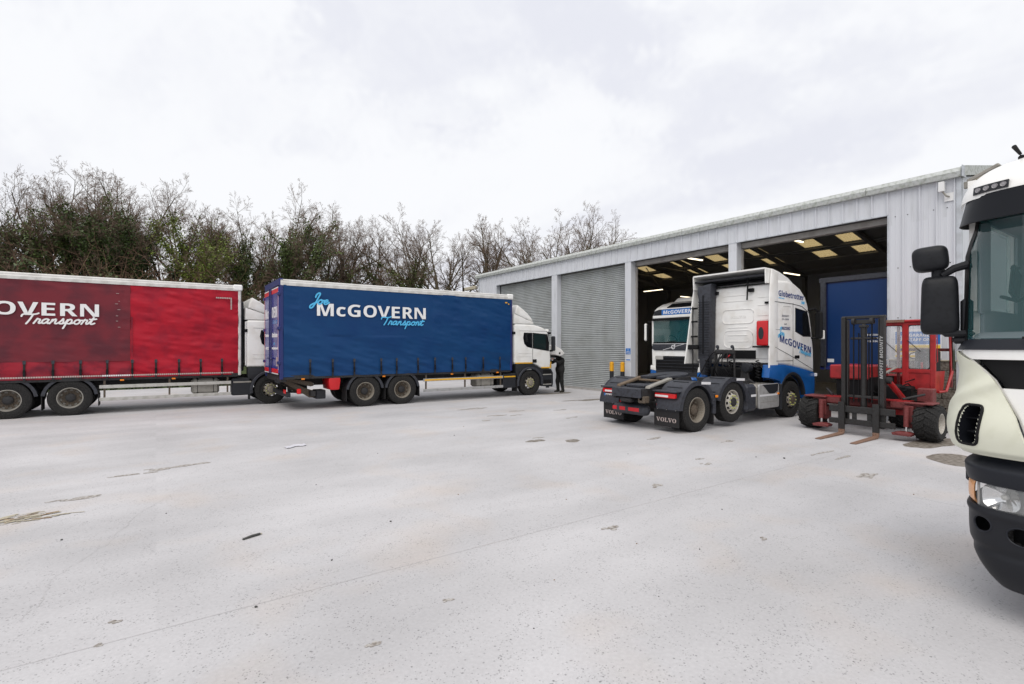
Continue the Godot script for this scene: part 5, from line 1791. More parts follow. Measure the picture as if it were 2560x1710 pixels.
func tractor_unit() -> void:
	var r := thing("tractor_unit", "white and blue lorry tractor unit without trailer, seen from behind", "lorry", Vector3(10.38, 0, -8.62))
	var mid := 1.44
	var fx := 4.36
	# frame
	for z in [-0.42, 0.42]:
		bx(r, "frame_rail", M.chassis, Vector3(2.0, 0.86, z), Vector3(6.0, 0.27, 0.08))
	part(MB.new().at(Vector3(-1.03, 0, 0), TO_FRONT).prism(rrect(-0.46, 0.78, 0.46, 0.99, 0.02), -0.01, 0.03, 0.006, 1), "end_beam", M.grey_plastic, r, 0.0)
	for k in 6:
		part(MB.new().at(Vector3(-1.055, 0.84 + 0.07 * (k % 2), -0.34 + 0.13 * k), TO_FRONT).lathe([Vector2(0.013, 0.0), Vector2(0.011, 0.01), Vector2(0, 0.011)], 8), "bolt", M.chassis, r)
	bx(r, "deck_plate", M.grey_plastic, Vector3(-0.72, 0.985, 0), Vector3(0.6, 0.02, 0.8), 0.006)
	bx(r, "battery_lid", M.grey_plastic, Vector3(-0.5, 1.03, 0.0), Vector3(0.5, 0.08, 0.56), 0.02)
	bx(r, "hitch", M.chassis, Vector3(-0.95, 0.71, -0.05), Vector3(0.16, 0.12, 0.36), 0.03)
	bx(r, "bracket", M.brown_steel, Vector3(-0.9, 0.74, 0.42), Vector3(0.2, 0.16, 0.2), 0.02)
	# air tank across the tail, with worn red tape
	part(MB.new().at(Vector3(-0.72, 0.46, -0.13), Basis.IDENTITY).lathe([Vector2(0, -0.56), Vector2(0.06, -0.555), Vector2(0.12, -0.5), Vector2(0.135, -0.44), Vector2(0.135, 0.44), Vector2(0.12, 0.5), Vector2(0.06, 0.555), Vector2(0, 0.56)], 28), "air_tank", M.grey_plastic, r, 40.0)
	for q in [[-0.5, -0.36], [-0.27, -0.08], [0.02, 0.36]]:
		part(MB.new().at(Vector3(-0.72, 0.46, -0.13), Basis.IDENTITY).lathe([Vector2(0.1365, q[0]), Vector2(0.1365, q[1])], 4, null, deg_to_rad(158), deg_to_rad(196)), "red_tape", M.tape_red, r)
	# wheels
	bx(r, "axle", M.chassis, Vector3(0, 0.51, 0), Vector3(0.2, 0.2, 1.8), 0.04)
	dual(r, 0.0, 0.515, 1.25, 1.0, M.pale_steel, M.brown_steel, M.brown_steel, M.brown_steel)
	dual(r, 0.0, 0.515, -1.25, -1.0, M.pale_steel, M.brown_steel, M.brown_steel, null)
	wheel(r, Vector3(mid, 0.615, 1.10), 1.0, "front", M.white_rim, M.white_rim, M.chassis, M.nut_cap)
	wheel(r, Vector3(mid, 0.615, -1.10), -1.0, "front", M.white_rim, M.white_rim, M.chassis, null)
	bx(r, "lift_axle", M.chassis, Vector3(mid, 0.615, 0), Vector3(0.16, 0.16, 1.9), 0.04)
	wheel(r, Vector3(fx, 0.51, 1.08), 1.0, "front", M.chassis, M.pale_steel, M.brown_steel, M.nut_cap)
	wheel(r, Vector3(fx, 0.51, -1.08), -1.0, "front", M.chassis, M.pale_steel, M.brown_steel, null)
	bx(r, "axle", M.chassis, Vector3(fx, 0.51, 0), Vector3(0.16, 0.14, 1.9), 0.03)
	# mudguards: ribbed shells over both rear axles on both sides
	for s in [1.0, -1.0]:
		for q in [[0.0, 0.515, 10.0, 178.0], [mid, 0.55, 4.0, 168.0]]:
			var mg := Node3D.new()
			mg.name = "mudguard"
			r.add_child(mg, true)
			var z0 := minf(s * 0.60, s * 1.25)
			var z1 := maxf(s * 0.60, s * 1.25)
			part(MB.new().prism(arc_band(q[0], q[1], 0.63, 0.67, q[2], q[3], 22), z0, z1), "shell", M.grey_plastic, mg, 20.0)
			part(MB.new().prism(arc_band(q[0], q[1], 0.57, 0.68, q[2], q[3], 22), s * 1.25 - 0.02, s * 1.25 + 0.02), "lip", M.grey_plastic, mg, 20.0)
			for a in [150.0, 128.0, 106.0, 84.0, 62.0, 40.0]:
				var c := deg_to_rad(a)
				part(MB.new().at(Vector3(q[0] + 0.675 * cos(c), q[1] + 0.675 * sin(c), s * 0.93), Basis(Vector3(0, 0, 1), c)).box(Vector3.ZERO, Vector3(0.014, 0.02, 0.42)), "rib", M.dark_plastic, mg, 0.0)
			if s > 0:
				var c2 := deg_to_rad(66.0)
				part(MB.new().at(Vector3(q[0] + 0.30, q[1] + 0.615, 1.272), Basis(Vector3(0, 0, 1), -0.05)).box(Vector3.ZERO, Vector3(0.36, 0.06, 0.004)), "white_reflector", M.tape_white, mg, 0.0)
		# tail: lamp shelf, lamps, flap
		var z = s * 0.86
		bx(r, "lamp_shelf", M.grey_plastic, Vector3(-0.60, 0.955, z), Vector3(0.26, 0.04, 0.66), 0.012)
		bx(r, "tail_panel", M.dark_plastic, Vector3(-0.595, 0.72, z), Vector3(0.05, 0.46, 0.62), 0.01)
		var la := Node3D.new()
		la.name = "tail_lamp"
		r.add_child(la, true)
		part(MB.new().at(Vector3(-0.62, 0, z), TO_FRONT).prism(rrect(-0.29, 0.805, 0.29, 0.915, 0.02), 0.0, 0.07, 0.012, 2), "red_lens", M.lamp_red, la, 30.0)
		part(MB.new().at(Vector3(-0.69, 0, z), TO_FRONT).prism(rrect(-0.27 if s > 0 else -0.20, 0.825, 0.10 if s > 0 else 0.27, 0.872, 0.01), 0.0, 0.006), "clear_lens", M.lamp_clear, la, 0.0)
		bx(r, "mud_flap", M.rubber, Vector3(-0.60, 0.33, z - s * 0.02), Vector3(0.022, 0.40, 0.70))
		text(r, "VOLVO", serif, Vector3(-0.613, 0.24, z - s * 0.02 - 0.28), 0.56, 0.095, TO_FRONT, M.tape_dull)
		for k in 3:
			part(MB.new().at(Vector3(-0.622, 0.535 - 0.0 * k, z - 0.26 + 0.26 * k), TO_FRONT).lathe([Vector2(0.014, 0), Vector2(0.012, 0.008), Vector2(0, 0.009)], 8), "flap_bolt", M.aluminium, r)
	bx(r, "red_strip", M.tape_red, Vector3(-0.624, 0.62, 0.86), Vector3(0.006, 0.065, 0.58))
	bx(r, "red_strip", M.tape_red, Vector3(-0.624, 0.60, -0.62), Vector3(0.006, 0.065, 0.12))
	bx(r, "number_plate", M.sign_white, Vector3(-0.63, 0.715, -0.90), Vector3(0.01, 0.11, 0.50))
	bx(r, "plate_flag", M.sign_blue, Vector3(-0.637, 0.715, -1.12), Vector3(0.005, 0.105, 0.05))
	text(r, "161-CN-245", sans, Vector3(-0.637, 0.68, -1.08), 0.41, 0.07, TO_FRONT, M.ink)
	bx(r, "marker_lamp", M.lamp_amber, Vector3(0.70, 0.80, 1.285), Vector3(0.09, 0.055, 0.03), 0.008)
	bx(r, "mud_flap", M.rubber, Vector3(0.66, 0.33, 1.0), Vector3(0.022, 0.42, 0.46))
	bx(r, "guard_leg", M.grey_plastic, Vector3(0.70, 0.62, 1.20), Vector3(0.12, 0.5, 0.08), 0.02)
	# fifth wheel: slotted plate, tilted, with ramps to the rear
	var fw := Node3D.new()
	fw.name = "fifth_wheel"
	r.add_child(fw)
	fw.position = Vector3(0.55, 1.26, 0)
	fw.rotation_degrees.z = 4.0
	var pl := PackedVector2Array()
	for k in 19:
		var a := deg_to_rad(lerpf(-125, 125, k / 18.0))
		pl.push_back(Vector2(0.48 * cos(a), 0.48 * sin(a)))
	for q in [[-0.62, 0.40], [-0.66, 0.14], [-0.30, 0.05], [-0.06, 0.06], [-0.06, -0.06], [-0.30, -0.05], [-0.66, -0.14], [-0.62, -0.40]]:
		pl.push_back(Vector2(q[0], q[1]))
	part(MB.new().at(Vector3.ZERO, Basis(Vector3.RIGHT, -PI / 2)).prism(pl, -0.03, 0.03, 0.008, 1), "plate", M.grey_plastic, fw, 0.0)
	for z in [-0.42, 0.42]:
		part(MB.new().prism(pv([-0.25, -0.03, 0.25, -0.03, 0.34, -0.2, -0.34, -0.2]), z - 0.06, z + 0.06, 0.01, 1), "pedestal", M.chassis, fw, 0.0)
	for z in [-0.46, 0.46]:
		part(MB.new().prism(pv([-0.82, 1.0, -0.80, 1.05, 0.0, 1.23, 0.05, 1.18]), z - 0.07, z + 0.07, 0.008, 1), "ramp", M.dirty_alu if z > 0 else M.timber_deck, r, 0.0)
	bx(r, "cross_tube", M.timber_deck, Vector3(-0.1, 1.14, -0.1), Vector3(0.1, 0.06, 0.7), 0.02)
	# side: dark tank, silver panel, step
	bx(r, "urea_tank", M.grey_plastic, Vector3(2.32, 0.66, 0.90), Vector3(0.50, 0.70, 0.66), 0.07)
	bx(r, "white_reflector", M.tape_white, Vector3(2.40, 0.72, 1.234), Vector3(0.24, 0.06, 0.004))
	bx(r, "fuel_tank", M.dirty_alu, Vector3(3.12, 0.68, 0.86), Vector3(1.1, 0.62, 0.68), 0.08)
	part(MB.new().prism(rrect(2.62, 0.35, 3.64, 1.0, 0.07), 1.20, 1.25, 0.02, 2), "side_panel", M.silver_box, r, 30.0)
	part(MB.new().prism(pv([2.78, 0.985, 3.58, 0.985, 3.55, 0.80, 3.36, 0.72, 3.12, 0.74, 2.92, 0.90]), 1.25, 1.254), "panel_graphic", M.dark_plastic, r, 0.0)
	bx(r, "white_reflector", M.tape_white, Vector3(3.10, 0.70, 1.254), Vector3(0.9, 0.05, 0.004))
	bx(r, "press_line", M.dirty_alu, Vector3(3.10, 0.52, 1.252), Vector3(0.8, 0.012, 0.006))
	bx(r, "marker_lamp", M.lamp_amber, Vector3(3.56, 0.72, 1.262), Vector3(0.08, 0.05, 0.03), 0.008)
	bx(r, "fuel_tank", M.dirty_alu, Vector3(2.9, 0.68, -0.86), Vector3(1.5, 0.62, 0.68), 0.08)
	bx(r, "front_mudguard_tail", M.dark_plastic, Vector3(3.74, 0.62, 1.06), Vector3(0.1, 0.72, 0.42), 0.03)
	part(MB.new().prism(arc_band(fx, 0.51, 0.60, 0.64, 20, 200, 18), 0.78, 1.16), "front_mudguard", M.dark_plastic, r, 20.0)
	tractor_cab(r, fx)
	# gear behind the cab: hose bracket, hoses, springs, cab tilt tower
	var br := Node3D.new()
	br.name = "hose_stand"
	r.add_child(br)
	for z in [-0.22, 0.36]:
		part(MB.new().tube([Vector3(2.95, 1.05, z), Vector3(2.95, 1.75, z * 0.95), Vector3(2.98, 1.98, z * 0.8)], 0.03, -1, 8), "upright", M.chassis, br)
		part(MB.new().at(Vector3(2.95, 1.99, z * 0.8), TO_FRONT).lathe([Vector2(0.05, 0.0), Vector2(0.05, 0.02), Vector2(0.0, 0.02)], 12), "lug", M.grey_plastic, br)
	bx(br, "manifold", M.chassis, Vector3(2.95, 1.84, 0.06), Vector3(0.12, 0.14, 0.6), 0.03)
	for k in 6:
		var z := -0.2 + k * 0.1
		var pts := []
		for i in 9:
			var t := i / 8.0
			pts.append(Vector3(2.86 - 0.18 * sin(t * PI), 1.82 - 0.75 * t, z + 0.1 * sin(t * 4.0 + k)))
		part(MB.new().tube(pts, 0.018, -1, 6), "hose", M.tape_red if k == 4 and false else M.gasket, br)
	part(MB.new().tube([Vector3(2.84, 1.76, 0.28), Vector3(2.80, 1.66, 0.2)], 0.016, -1, 6), "red_hose_end", M.red_plastic, br)
	var cable := []
	for i in 14:
		var t := i / 13.0
		cable.append(Vector3(2.9 - 0.1 * t, 1.85 - 0.8 * sin(t * 1.9) * t - 0.1 * t, -0.2 - 0.62 * t))
	part(MB.new().tube(cable, 0.014, -1, 6), "cable", M.gasket, br)
	for q in [[-0.62, 1.12], [0.16, 1.1], [0.95, 1.12]]:
		var coil := []
		for i in 60:
			var t := i / 59.0
			coil.append(Vector3(3.1 + 0.055 * cos(t * TAU * 6), q[1] + 0.5 * t, q[0] + 0.055 * sin(t * TAU * 6)))
		part(MB.new().tube(coil, 0.014, -1, 5), "spring", M.gasket, r)
	part(MB.new().at(Vector3(3.0, 0, 0.62), TO_FRONT).prism(pv([-0.16, 1.0, 0.34, 1.0, 0.16, 1.12, 0.08, 1.55, -0.04, 1.55, -0.08, 1.15]), 0.0, 0.08, 0.01, 1), "cab_tower", M.chassis, r, 0.0)
	bx(r, "engine_block", M.gasket, Vector3(3.6, 1.15, 0.0), Vector3(1.0, 0.5, 1.1), 0.05)
	bx(r, "rear_crossmember", M.chassis, Vector3(2.7, 1.0, 0), Vector3(0.16, 0.2, 1.8), 0.02)
	bx(r, "blue_drum", M.cab_blue, Vector3(2.2, 1.04, -0.5), Vector3(0.26, 0.14, 0.24), 0.05)
	part(MB.new().at(Vector3(2.95, 1.42, 0.72), Basis(Vector3.UP, PI / 2)).lathe([Vector2(0, -0.1), Vector2(0.12, -0.08), Vector2(0.13, 0.08), Vector2(0, 0.1)], 20), "air_drier", M.dark_plastic, r)

func tractor_cab(r: Node3D, fx: float) -> void:
	var W := 1.235
	# shell: tall cab, rounded brow
	var shell := pv([3.42, 1.66, 3.42, 3.72, 3.6, 3.82, 4.2, 3.84, 4.5, 3.79, 4.85, 3.66, 5.12, 3.46, 5.28, 3.22, 5.38, 2.95, 5.48, 2.6, 5.55, 2.25, 5.62, 1.9, 5.64, 1.22, 4.4, 1.42, 3.9, 1.48, 3.60, 1.50, 3.42, 1.55])
	part(MB.new().prism(shell, -W, W, 0.09, 4), "cab_shell", M.white_paint, r, 38.0)
	# blue skirt with the wheel arch
	for s in [1.0, -1.0]:
		var sk := pv([3.18, 1.50, 3.12, 1.16, 3.66, 1.06, 3.76, 1.0]) if s > 0 else pv([3.7, 1.49, 3.7, 1.1, 3.72, 1.05, 3.76, 1.0])
		for k in 13:
			var a := deg_to_rad(lerpf(160, 6, k / 12.0))
			sk.push_back(Vector2(fx + 0.66 * cos(a), 0.55 + 0.70 * sin(a)))
		for q in [[5.04, 0.52], [5.62, 0.48], [5.66, 0.9], [5.63, 1.225], [4.95, 1.36], [4.4, 1.44], [3.9, 1.495]]:
			sk.push_back(Vector2(q[0], q[1]))
		part(MB.new().prism(sk, minf(s * (W - 0.2), s * (W + 0.012)), maxf(s * (W - 0.2), s * (W + 0.012)), 0.02, 2), "side_skirt", M.cab_blue, r, 30.0)
		part(MB.new().prism(arc_band(fx, 0.55, 0.655, 0.73, 4, 168, 18), minf(s * (W - 0.1), s * (W + 0.02)), maxf(s * (W - 0.1), s * (W + 0.02)), 0.01, 1), "arch_lip", M.dark_plastic, r, 25.0)
		# side deflector behind the cab
		var x0 := 3.12 if s > 0 else 2.80
		var tb := Basis.IDENTITY if s > 0 else Basis(Vector3.RIGHT, 0.045)
		part(MB.new().at(Vector3(0, 0, 0.0 if s > 0 else -0.063), tb).prism(pv([x0 + 0.03, 1.42, 3.6, 1.42, 3.6, 4.02, x0 + (0.16 if s > 0 else 0.42), 4.10, x0 + (0.06 if s > 0 else 0.3), 3.4]), minf(s * (W - 0.035), s * (W + 0.004)), maxf(s * (W - 0.035), s * (W + 0.004)), 0.014, 2), "side_deflector", M.white_paint, r, 30.0)
	bx(r, "front_bumper", M.cab_blue, Vector3(5.56, 0.72, 0), Vector3(0.2, 0.56, 2.4), 0.06)
	# roof fairing: open at the back
	var fair := pv([3.06, 4.13, 3.06, 4.09, 3.5, 4.02, 4.2, 3.84, 4.6, 3.70, 4.62, 3.76, 4.3, 3.93, 3.8, 4.07, 3.5, 4.12])
	part(MB.new().prism(fair, -1.08, 1.16, 0.012, 1), "roof_fairing", M.white_paint, r, 30.0)
	for s in [1.0, -1.0]:
		part(MB.new().prism(pv([3.08, 3.70, 3.06, 4.11, 3.5, 4.09, 3.9, 4.0, 4.25, 3.90, 4.5, 3.76]), (1.165 if s > 0 else -1.08) - 0.02, (1.165 if s > 0 else -1.08) + 0.02, 0.012, 1), "fairing_side", M.white_paint, r, 30.0)
		part(MB.new().tube([Vector3(3.30, 3.98, s * 0.55), Vector3(3.24, 3.30, s * 0.55)], 0.022, -1, 8), "fairing_strut", M.gasket, r)
		bx(r, "strut_bracket", M.gasket, Vector3(3.36, 3.58, s * 0.55 + 0.06), Vector3(0.1, 0.1, 0.14), 0.01)
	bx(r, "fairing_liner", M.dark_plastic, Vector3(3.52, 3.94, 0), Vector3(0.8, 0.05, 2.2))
	bx(r, "fairing_void_shade", M.dark_plastic, Vector3(3.9, 3.86, 0), Vector3(0.06, 0.12, 2.2))  # dark sheet stands in for the shade in the hollow under the fairing
	# back wall and its pressings
	part(MB.new().at(Vector3(3.42, 0, 0), TO_FRONT).prism(rrect(-1.16, 1.66, 1.16, 3.70, 0.06), 0.0, 0.03, 0.02, 2), "back_wall", M.white_paint, r, 30.0)
	ring(r, "pressed_emblem_panel", M.white_paint, rrect(-0.30, 2.66, 0.66, 3.06, 0.12), 3.385, 0.012)
	ring(r, "pressed_arch", M.white_paint, rrect(-0.26, 1.96, 0.64, 2.46, 0.16), 3.387, 0.011)
	text(r, "VOLVO", serif, Vector3(3.384, 2.81, -0.06), 0.48, 0.075, TO_FRONT, M.white_paint, "pressed_lettering")
	for y in [3.46, 3.30, 2.54, 2.32, 2.14]:
		var wd := 0.9 if y > 3.0 else 0.6
		part(MB.new().tube([Vector3(3.387, y, 0.18 - wd * 0.5), Vector3(3.387, y, 0.18 + wd * 0.5)], 0.010, -1, 6), "press_line", M.white_paint, r)
	for y in [3.36, 3.14, 2.86, 2.74]:
		part(MB.new().tube([Vector3(3.387, y, 0.78), Vector3(3.387, y, 1.12)], 0.009, -1, 6), "press_line", M.white_paint, r)
	bx(r, "top_seal", M.gasket, Vector3(3.37, 3.73, 0.1), Vector3(0.06, 0.03, 2.0))
	bx(r, "engine_opening", M.gasket, Vector3(3.385, 1.77, 0.2), Vector3(0.02, 0.24, 1.05), 0.005)
	# air intake stack with ribs
	var st := Node3D.new()
	st.name = "intake_stack"
	r.add_child(st)
	part(MB.new().at(Vector3(3.37, 0, 0), TO_FRONT).prism(pv([-0.92, 1.62, -0.56, 1.62, -0.52, 2.0, -0.50, 3.2, -0.47, 3.86, -0.92, 3.80, -0.95, 3.6, -0.90, 3.4, -0.93, 2.2]), 0.0, 0.30, 0.03, 2), "duct", M.grey_plastic, st, 30.0)
	var y := 1.75
	while y < 3.35:
		bx(st, "rib", M.dark_plastic, Vector3(3.062, y, -0.71), Vector3(0.022, 0.022, 0.38), 0.005)
		y += 0.075
	bx(st, "slot", M.gasket, Vector3(3.05, 2.65, -0.73), Vector3(0.012, 1.75, 0.03))
	part(MB.new().at(Vector3(3.2, 1.15, -0.74), Basis(Vector3.RIGHT, -PI / 2)).lathe([Vector2(0, 0), Vector2(0.12, 0.0), Vector2(0.16, 0.08), Vector2(0.18, 0.5), Vector2(0, 0.5)], 24), "filter_bowl", M.grey_plastic, st)
	for q in [3.15, 2.75, 2.3, 1.95]:
		bx(r, "stack_bracket", M.gasket, Vector3(3.1, q, -1.08), Vector3(0.08, 0.05, 0.22))
	part(MB.new().tube([Vector3(2.98, 1.2, -1.03), Vector3(2.98, 3.2, -1.03)], 0.018, -1, 8), "stack_rod", M.gasket, r)
	bx(r, "hinge_bracket", M.gasket, Vector3(2.98, 1.98, -1.02), Vector3(0.1, 0.14, 0.36), 0.02)
	# red extinguisher case on its tray
	var ex := Node3D.new()
	ex.name = "extinguisher_case"
	r.add_child(ex)
	part(MB.new().at(Vector3(3.38, 0, 0), TO_FRONT).prism(rrect(0.86, 2.02, 1.19, 2.70, 0.04), 0.0, 0.22, 0.03, 2), "case", M.red_plastic, ex, 30.0)
	var win := PackedVector2Array()
	for k in 20:
		win.push_back(Vector2(1.0 + 0.075 * cos(TAU * k / 20), 2.36 + 0.17 * sin(TAU * k / 20)))
	part(MB.new().at(Vector3(3.16, 0, 0), TO_FRONT).prism(win, 0.0, 0.006), "case_window", M.black_glass, ex, 0.0)
	bx(ex, "tray", M.gasket, Vector3(3.26, 1.99, 1.0), Vector3(0.26, 0.05, 0.46))
	bx(ex, "side_strip", M.gasket, Vector3(3.28, 2.36, 1.2), Vector3(0.2, 0.7, 0.02))
	bx(r, "rear_plate", M.gasket, Vector3(3.36, 3.20, 1.08), Vector3(0.04, 0.06, 0.16))
	# side: door, window, lettering
	var zf := W + 0.003
	part(MB.new().prism(pv([4.52, 3.10, 5.20, 3.02, 5.28, 2.86, 5.44, 2.28, 4.98, 2.28, 4.52, 2.42]), zf - 0.02, zf), "window_frame", M.gasket, r, 0.0)
	part(MB.new().prism(pv([4.55, 3.06, 5.14, 2.99, 5.18, 2.9, 5.30, 2.32, 4.99, 2.31, 4.55, 2.45]), zf - 0.02, zf + 0.003), "door_window", M.black_glass, r, 0.0)
	for q in [[4.40, 2.35, 0.012, 1.75], [3.96, 1.60, 0.0, 0.0]]:
		if q[3] > 0:
			bx(r, "door_gap", M.gasket, Vector3(q[0], q[1], zf - 0.002), Vector3(q[2], q[3], 0.006))
	part(MB.new().tube([Vector3(3.42, 3.22, zf), Vector3(4.35, 3.2, zf), Vector3(4.9, 3.15, zf), Vector3(5.26, 3.0, zf)], 0.008, -1, 5), "roof_seam", M.gasket, r)
	part(MB.new().tube([Vector3(3.45, 1.98, zf), Vector3(4.4, 1.70, zf), Vector3(5.55, 1.32, zf)], 0.006, -1, 5), "door_seam", M.gasket, r)
	part(MB.new().tube([Vector3(3.5, 1.60, zf), Vector3(4.4, 1.60, zf)], 0.006, -1, 5), "locker_seam", M.gasket, r)
	part(MB.new().tube([Vector3(3.47, 2.46, zf), Vector3(3.7, 2.46, zf)], 0.004, -1, 5), "locker_seam", M.gasket, r)
	bx(r, "door_handle", M.gasket, Vector3(4.62, 1.70, zf), Vector3(0.26, 0.09, 0.02), 0.02)
	ring_side(r, rrect(3.82, 2.86, 4.30, 3.12, 0.08), zf, 0.005)
	var sl := Basis.IDENTITY
	var bl := Basis(Vector3(1, -0.045, 0), Vector3(0, 1, 0), Vector3(0, 0, 1))
	text(r, "Globetrotter", sans, Vector3(3.62, 3.385, zf + 0.002), 1.38, 0.165, bl, M.letter_navy)
	text(r, "VOLVO", sans, Vector3(3.62, 3.32, zf + 0.002), 0.30, 0.035, bl, M.letter_cyan)
	text(r, "500", sans, Vector3(4.86, 3.22, zf + 0.002), 0.18, 0.08, bl, M.letter_cyan, "lettering", 0.2)
	text(r, "BAWNBOY", sans, Vector3(3.80, 2.82, zf + 0.002), 0.36, 0.055, sl, M.letter_grey)
	text(r, "CO. CAVAN", sans, Vector3(3.80, 2.73, zf + 0.002), 0.36, 0.05, sl, M.letter_grey)
	text(r, "049", sans, Vector3(3.92, 2.60, zf + 0.002), 0.13, 0.04, sl, M.letter_grey)
	text(r, "9523342", sans, Vector3(3.78, 2.46, zf + 0.002), 0.46, 0.085, sl, M.letter_navy)
	var bt := Basis(Vector3(1, -0.20, 0), Vector3(0, 1, 0), Vector3(0, 0, 1))
	text(r, "McGOVERN", sans, Vector3(3.68, 2.13, zf + 0.003), 1.74, 0.20, bt, M.letter_navy)
	brush(r, "Joe", Vector3(3.60, 2.34, zf + 0.006), 0.30, 0.09, 0.026, bt, M.letter_cyan)
	brush(r, "Transport", Vector3(4.72, 1.84, zf + 0.006), 0.66, 0.07, 0.022, bt, M.letter_cyan)
	# mirrors on the near side
	var mi := Node3D.new()
	mi.name = "mirror"
	r.add_child(mi)
	bx(mi, "housing", M.gasket, Vector3(5.52, 2.62, 1.42), Vector3(0.13, 0.80, 0.20), 0.05)
	part(MB.new().tube([Vector3(5.25, 3.06, 1.22), Vector3(5.42, 3.10, 1.34), Vector3(5.52, 3.0, 1.42)], 0.035, -1, 8), "arm", M.gasket, mi)
	part(MB.new().tube([Vector3(5.45, 2.25, 1.22), Vector3(5.52, 2.24, 1.4)], 0.03, -1, 8), "arm", M.gasket, mi)
	bx(mi, "white_cover", M.white_paint, Vector3(5.60, 2.34, 1.46), Vector3(0.04, 0.26, 0.16), 0.02)
	bx(r, "corner_lamp", M.tape_white, Vector3(5.66, 1.16, 1.26), Vector3(0.08, 0.1, 0.08), 0.02)
	part(MB.new().tube([Vector3(4.55, 3.7, 0.9), Vector3(4.52, 4.25, 0.9)], 0.006, -1, 5), "aerial", M.gasket, r)

func ring_side(parent: Node, pts: PackedVector2Array, z: float, rad: float) -> void:
	var q := []
	for p in pts:
		q.append(Vector3(p.x, p.y, z))
	q.append(q[0])
	q.append(q[1])
	part(MB.new().tube(q, rad, -1, 5, false), "pressed_panel", M.white_rail, parent, 50.0)

# ------------------------------------------------------------------ lorry and trailer standing in the garage
# local frame: front plane at x = 0, faces -x, middle at z = 0
func front_panel(r: Node, called: String, m: Material, poly: PackedVector2Array, x: float, th: float, bev := 0.0) -> MeshInstance3D:
	return part(MB.new().at(Vector3(x, 0, 0), TO_FRONT).prism(poly, 0.0, th, bev, 2), called, m, r, 30.0)

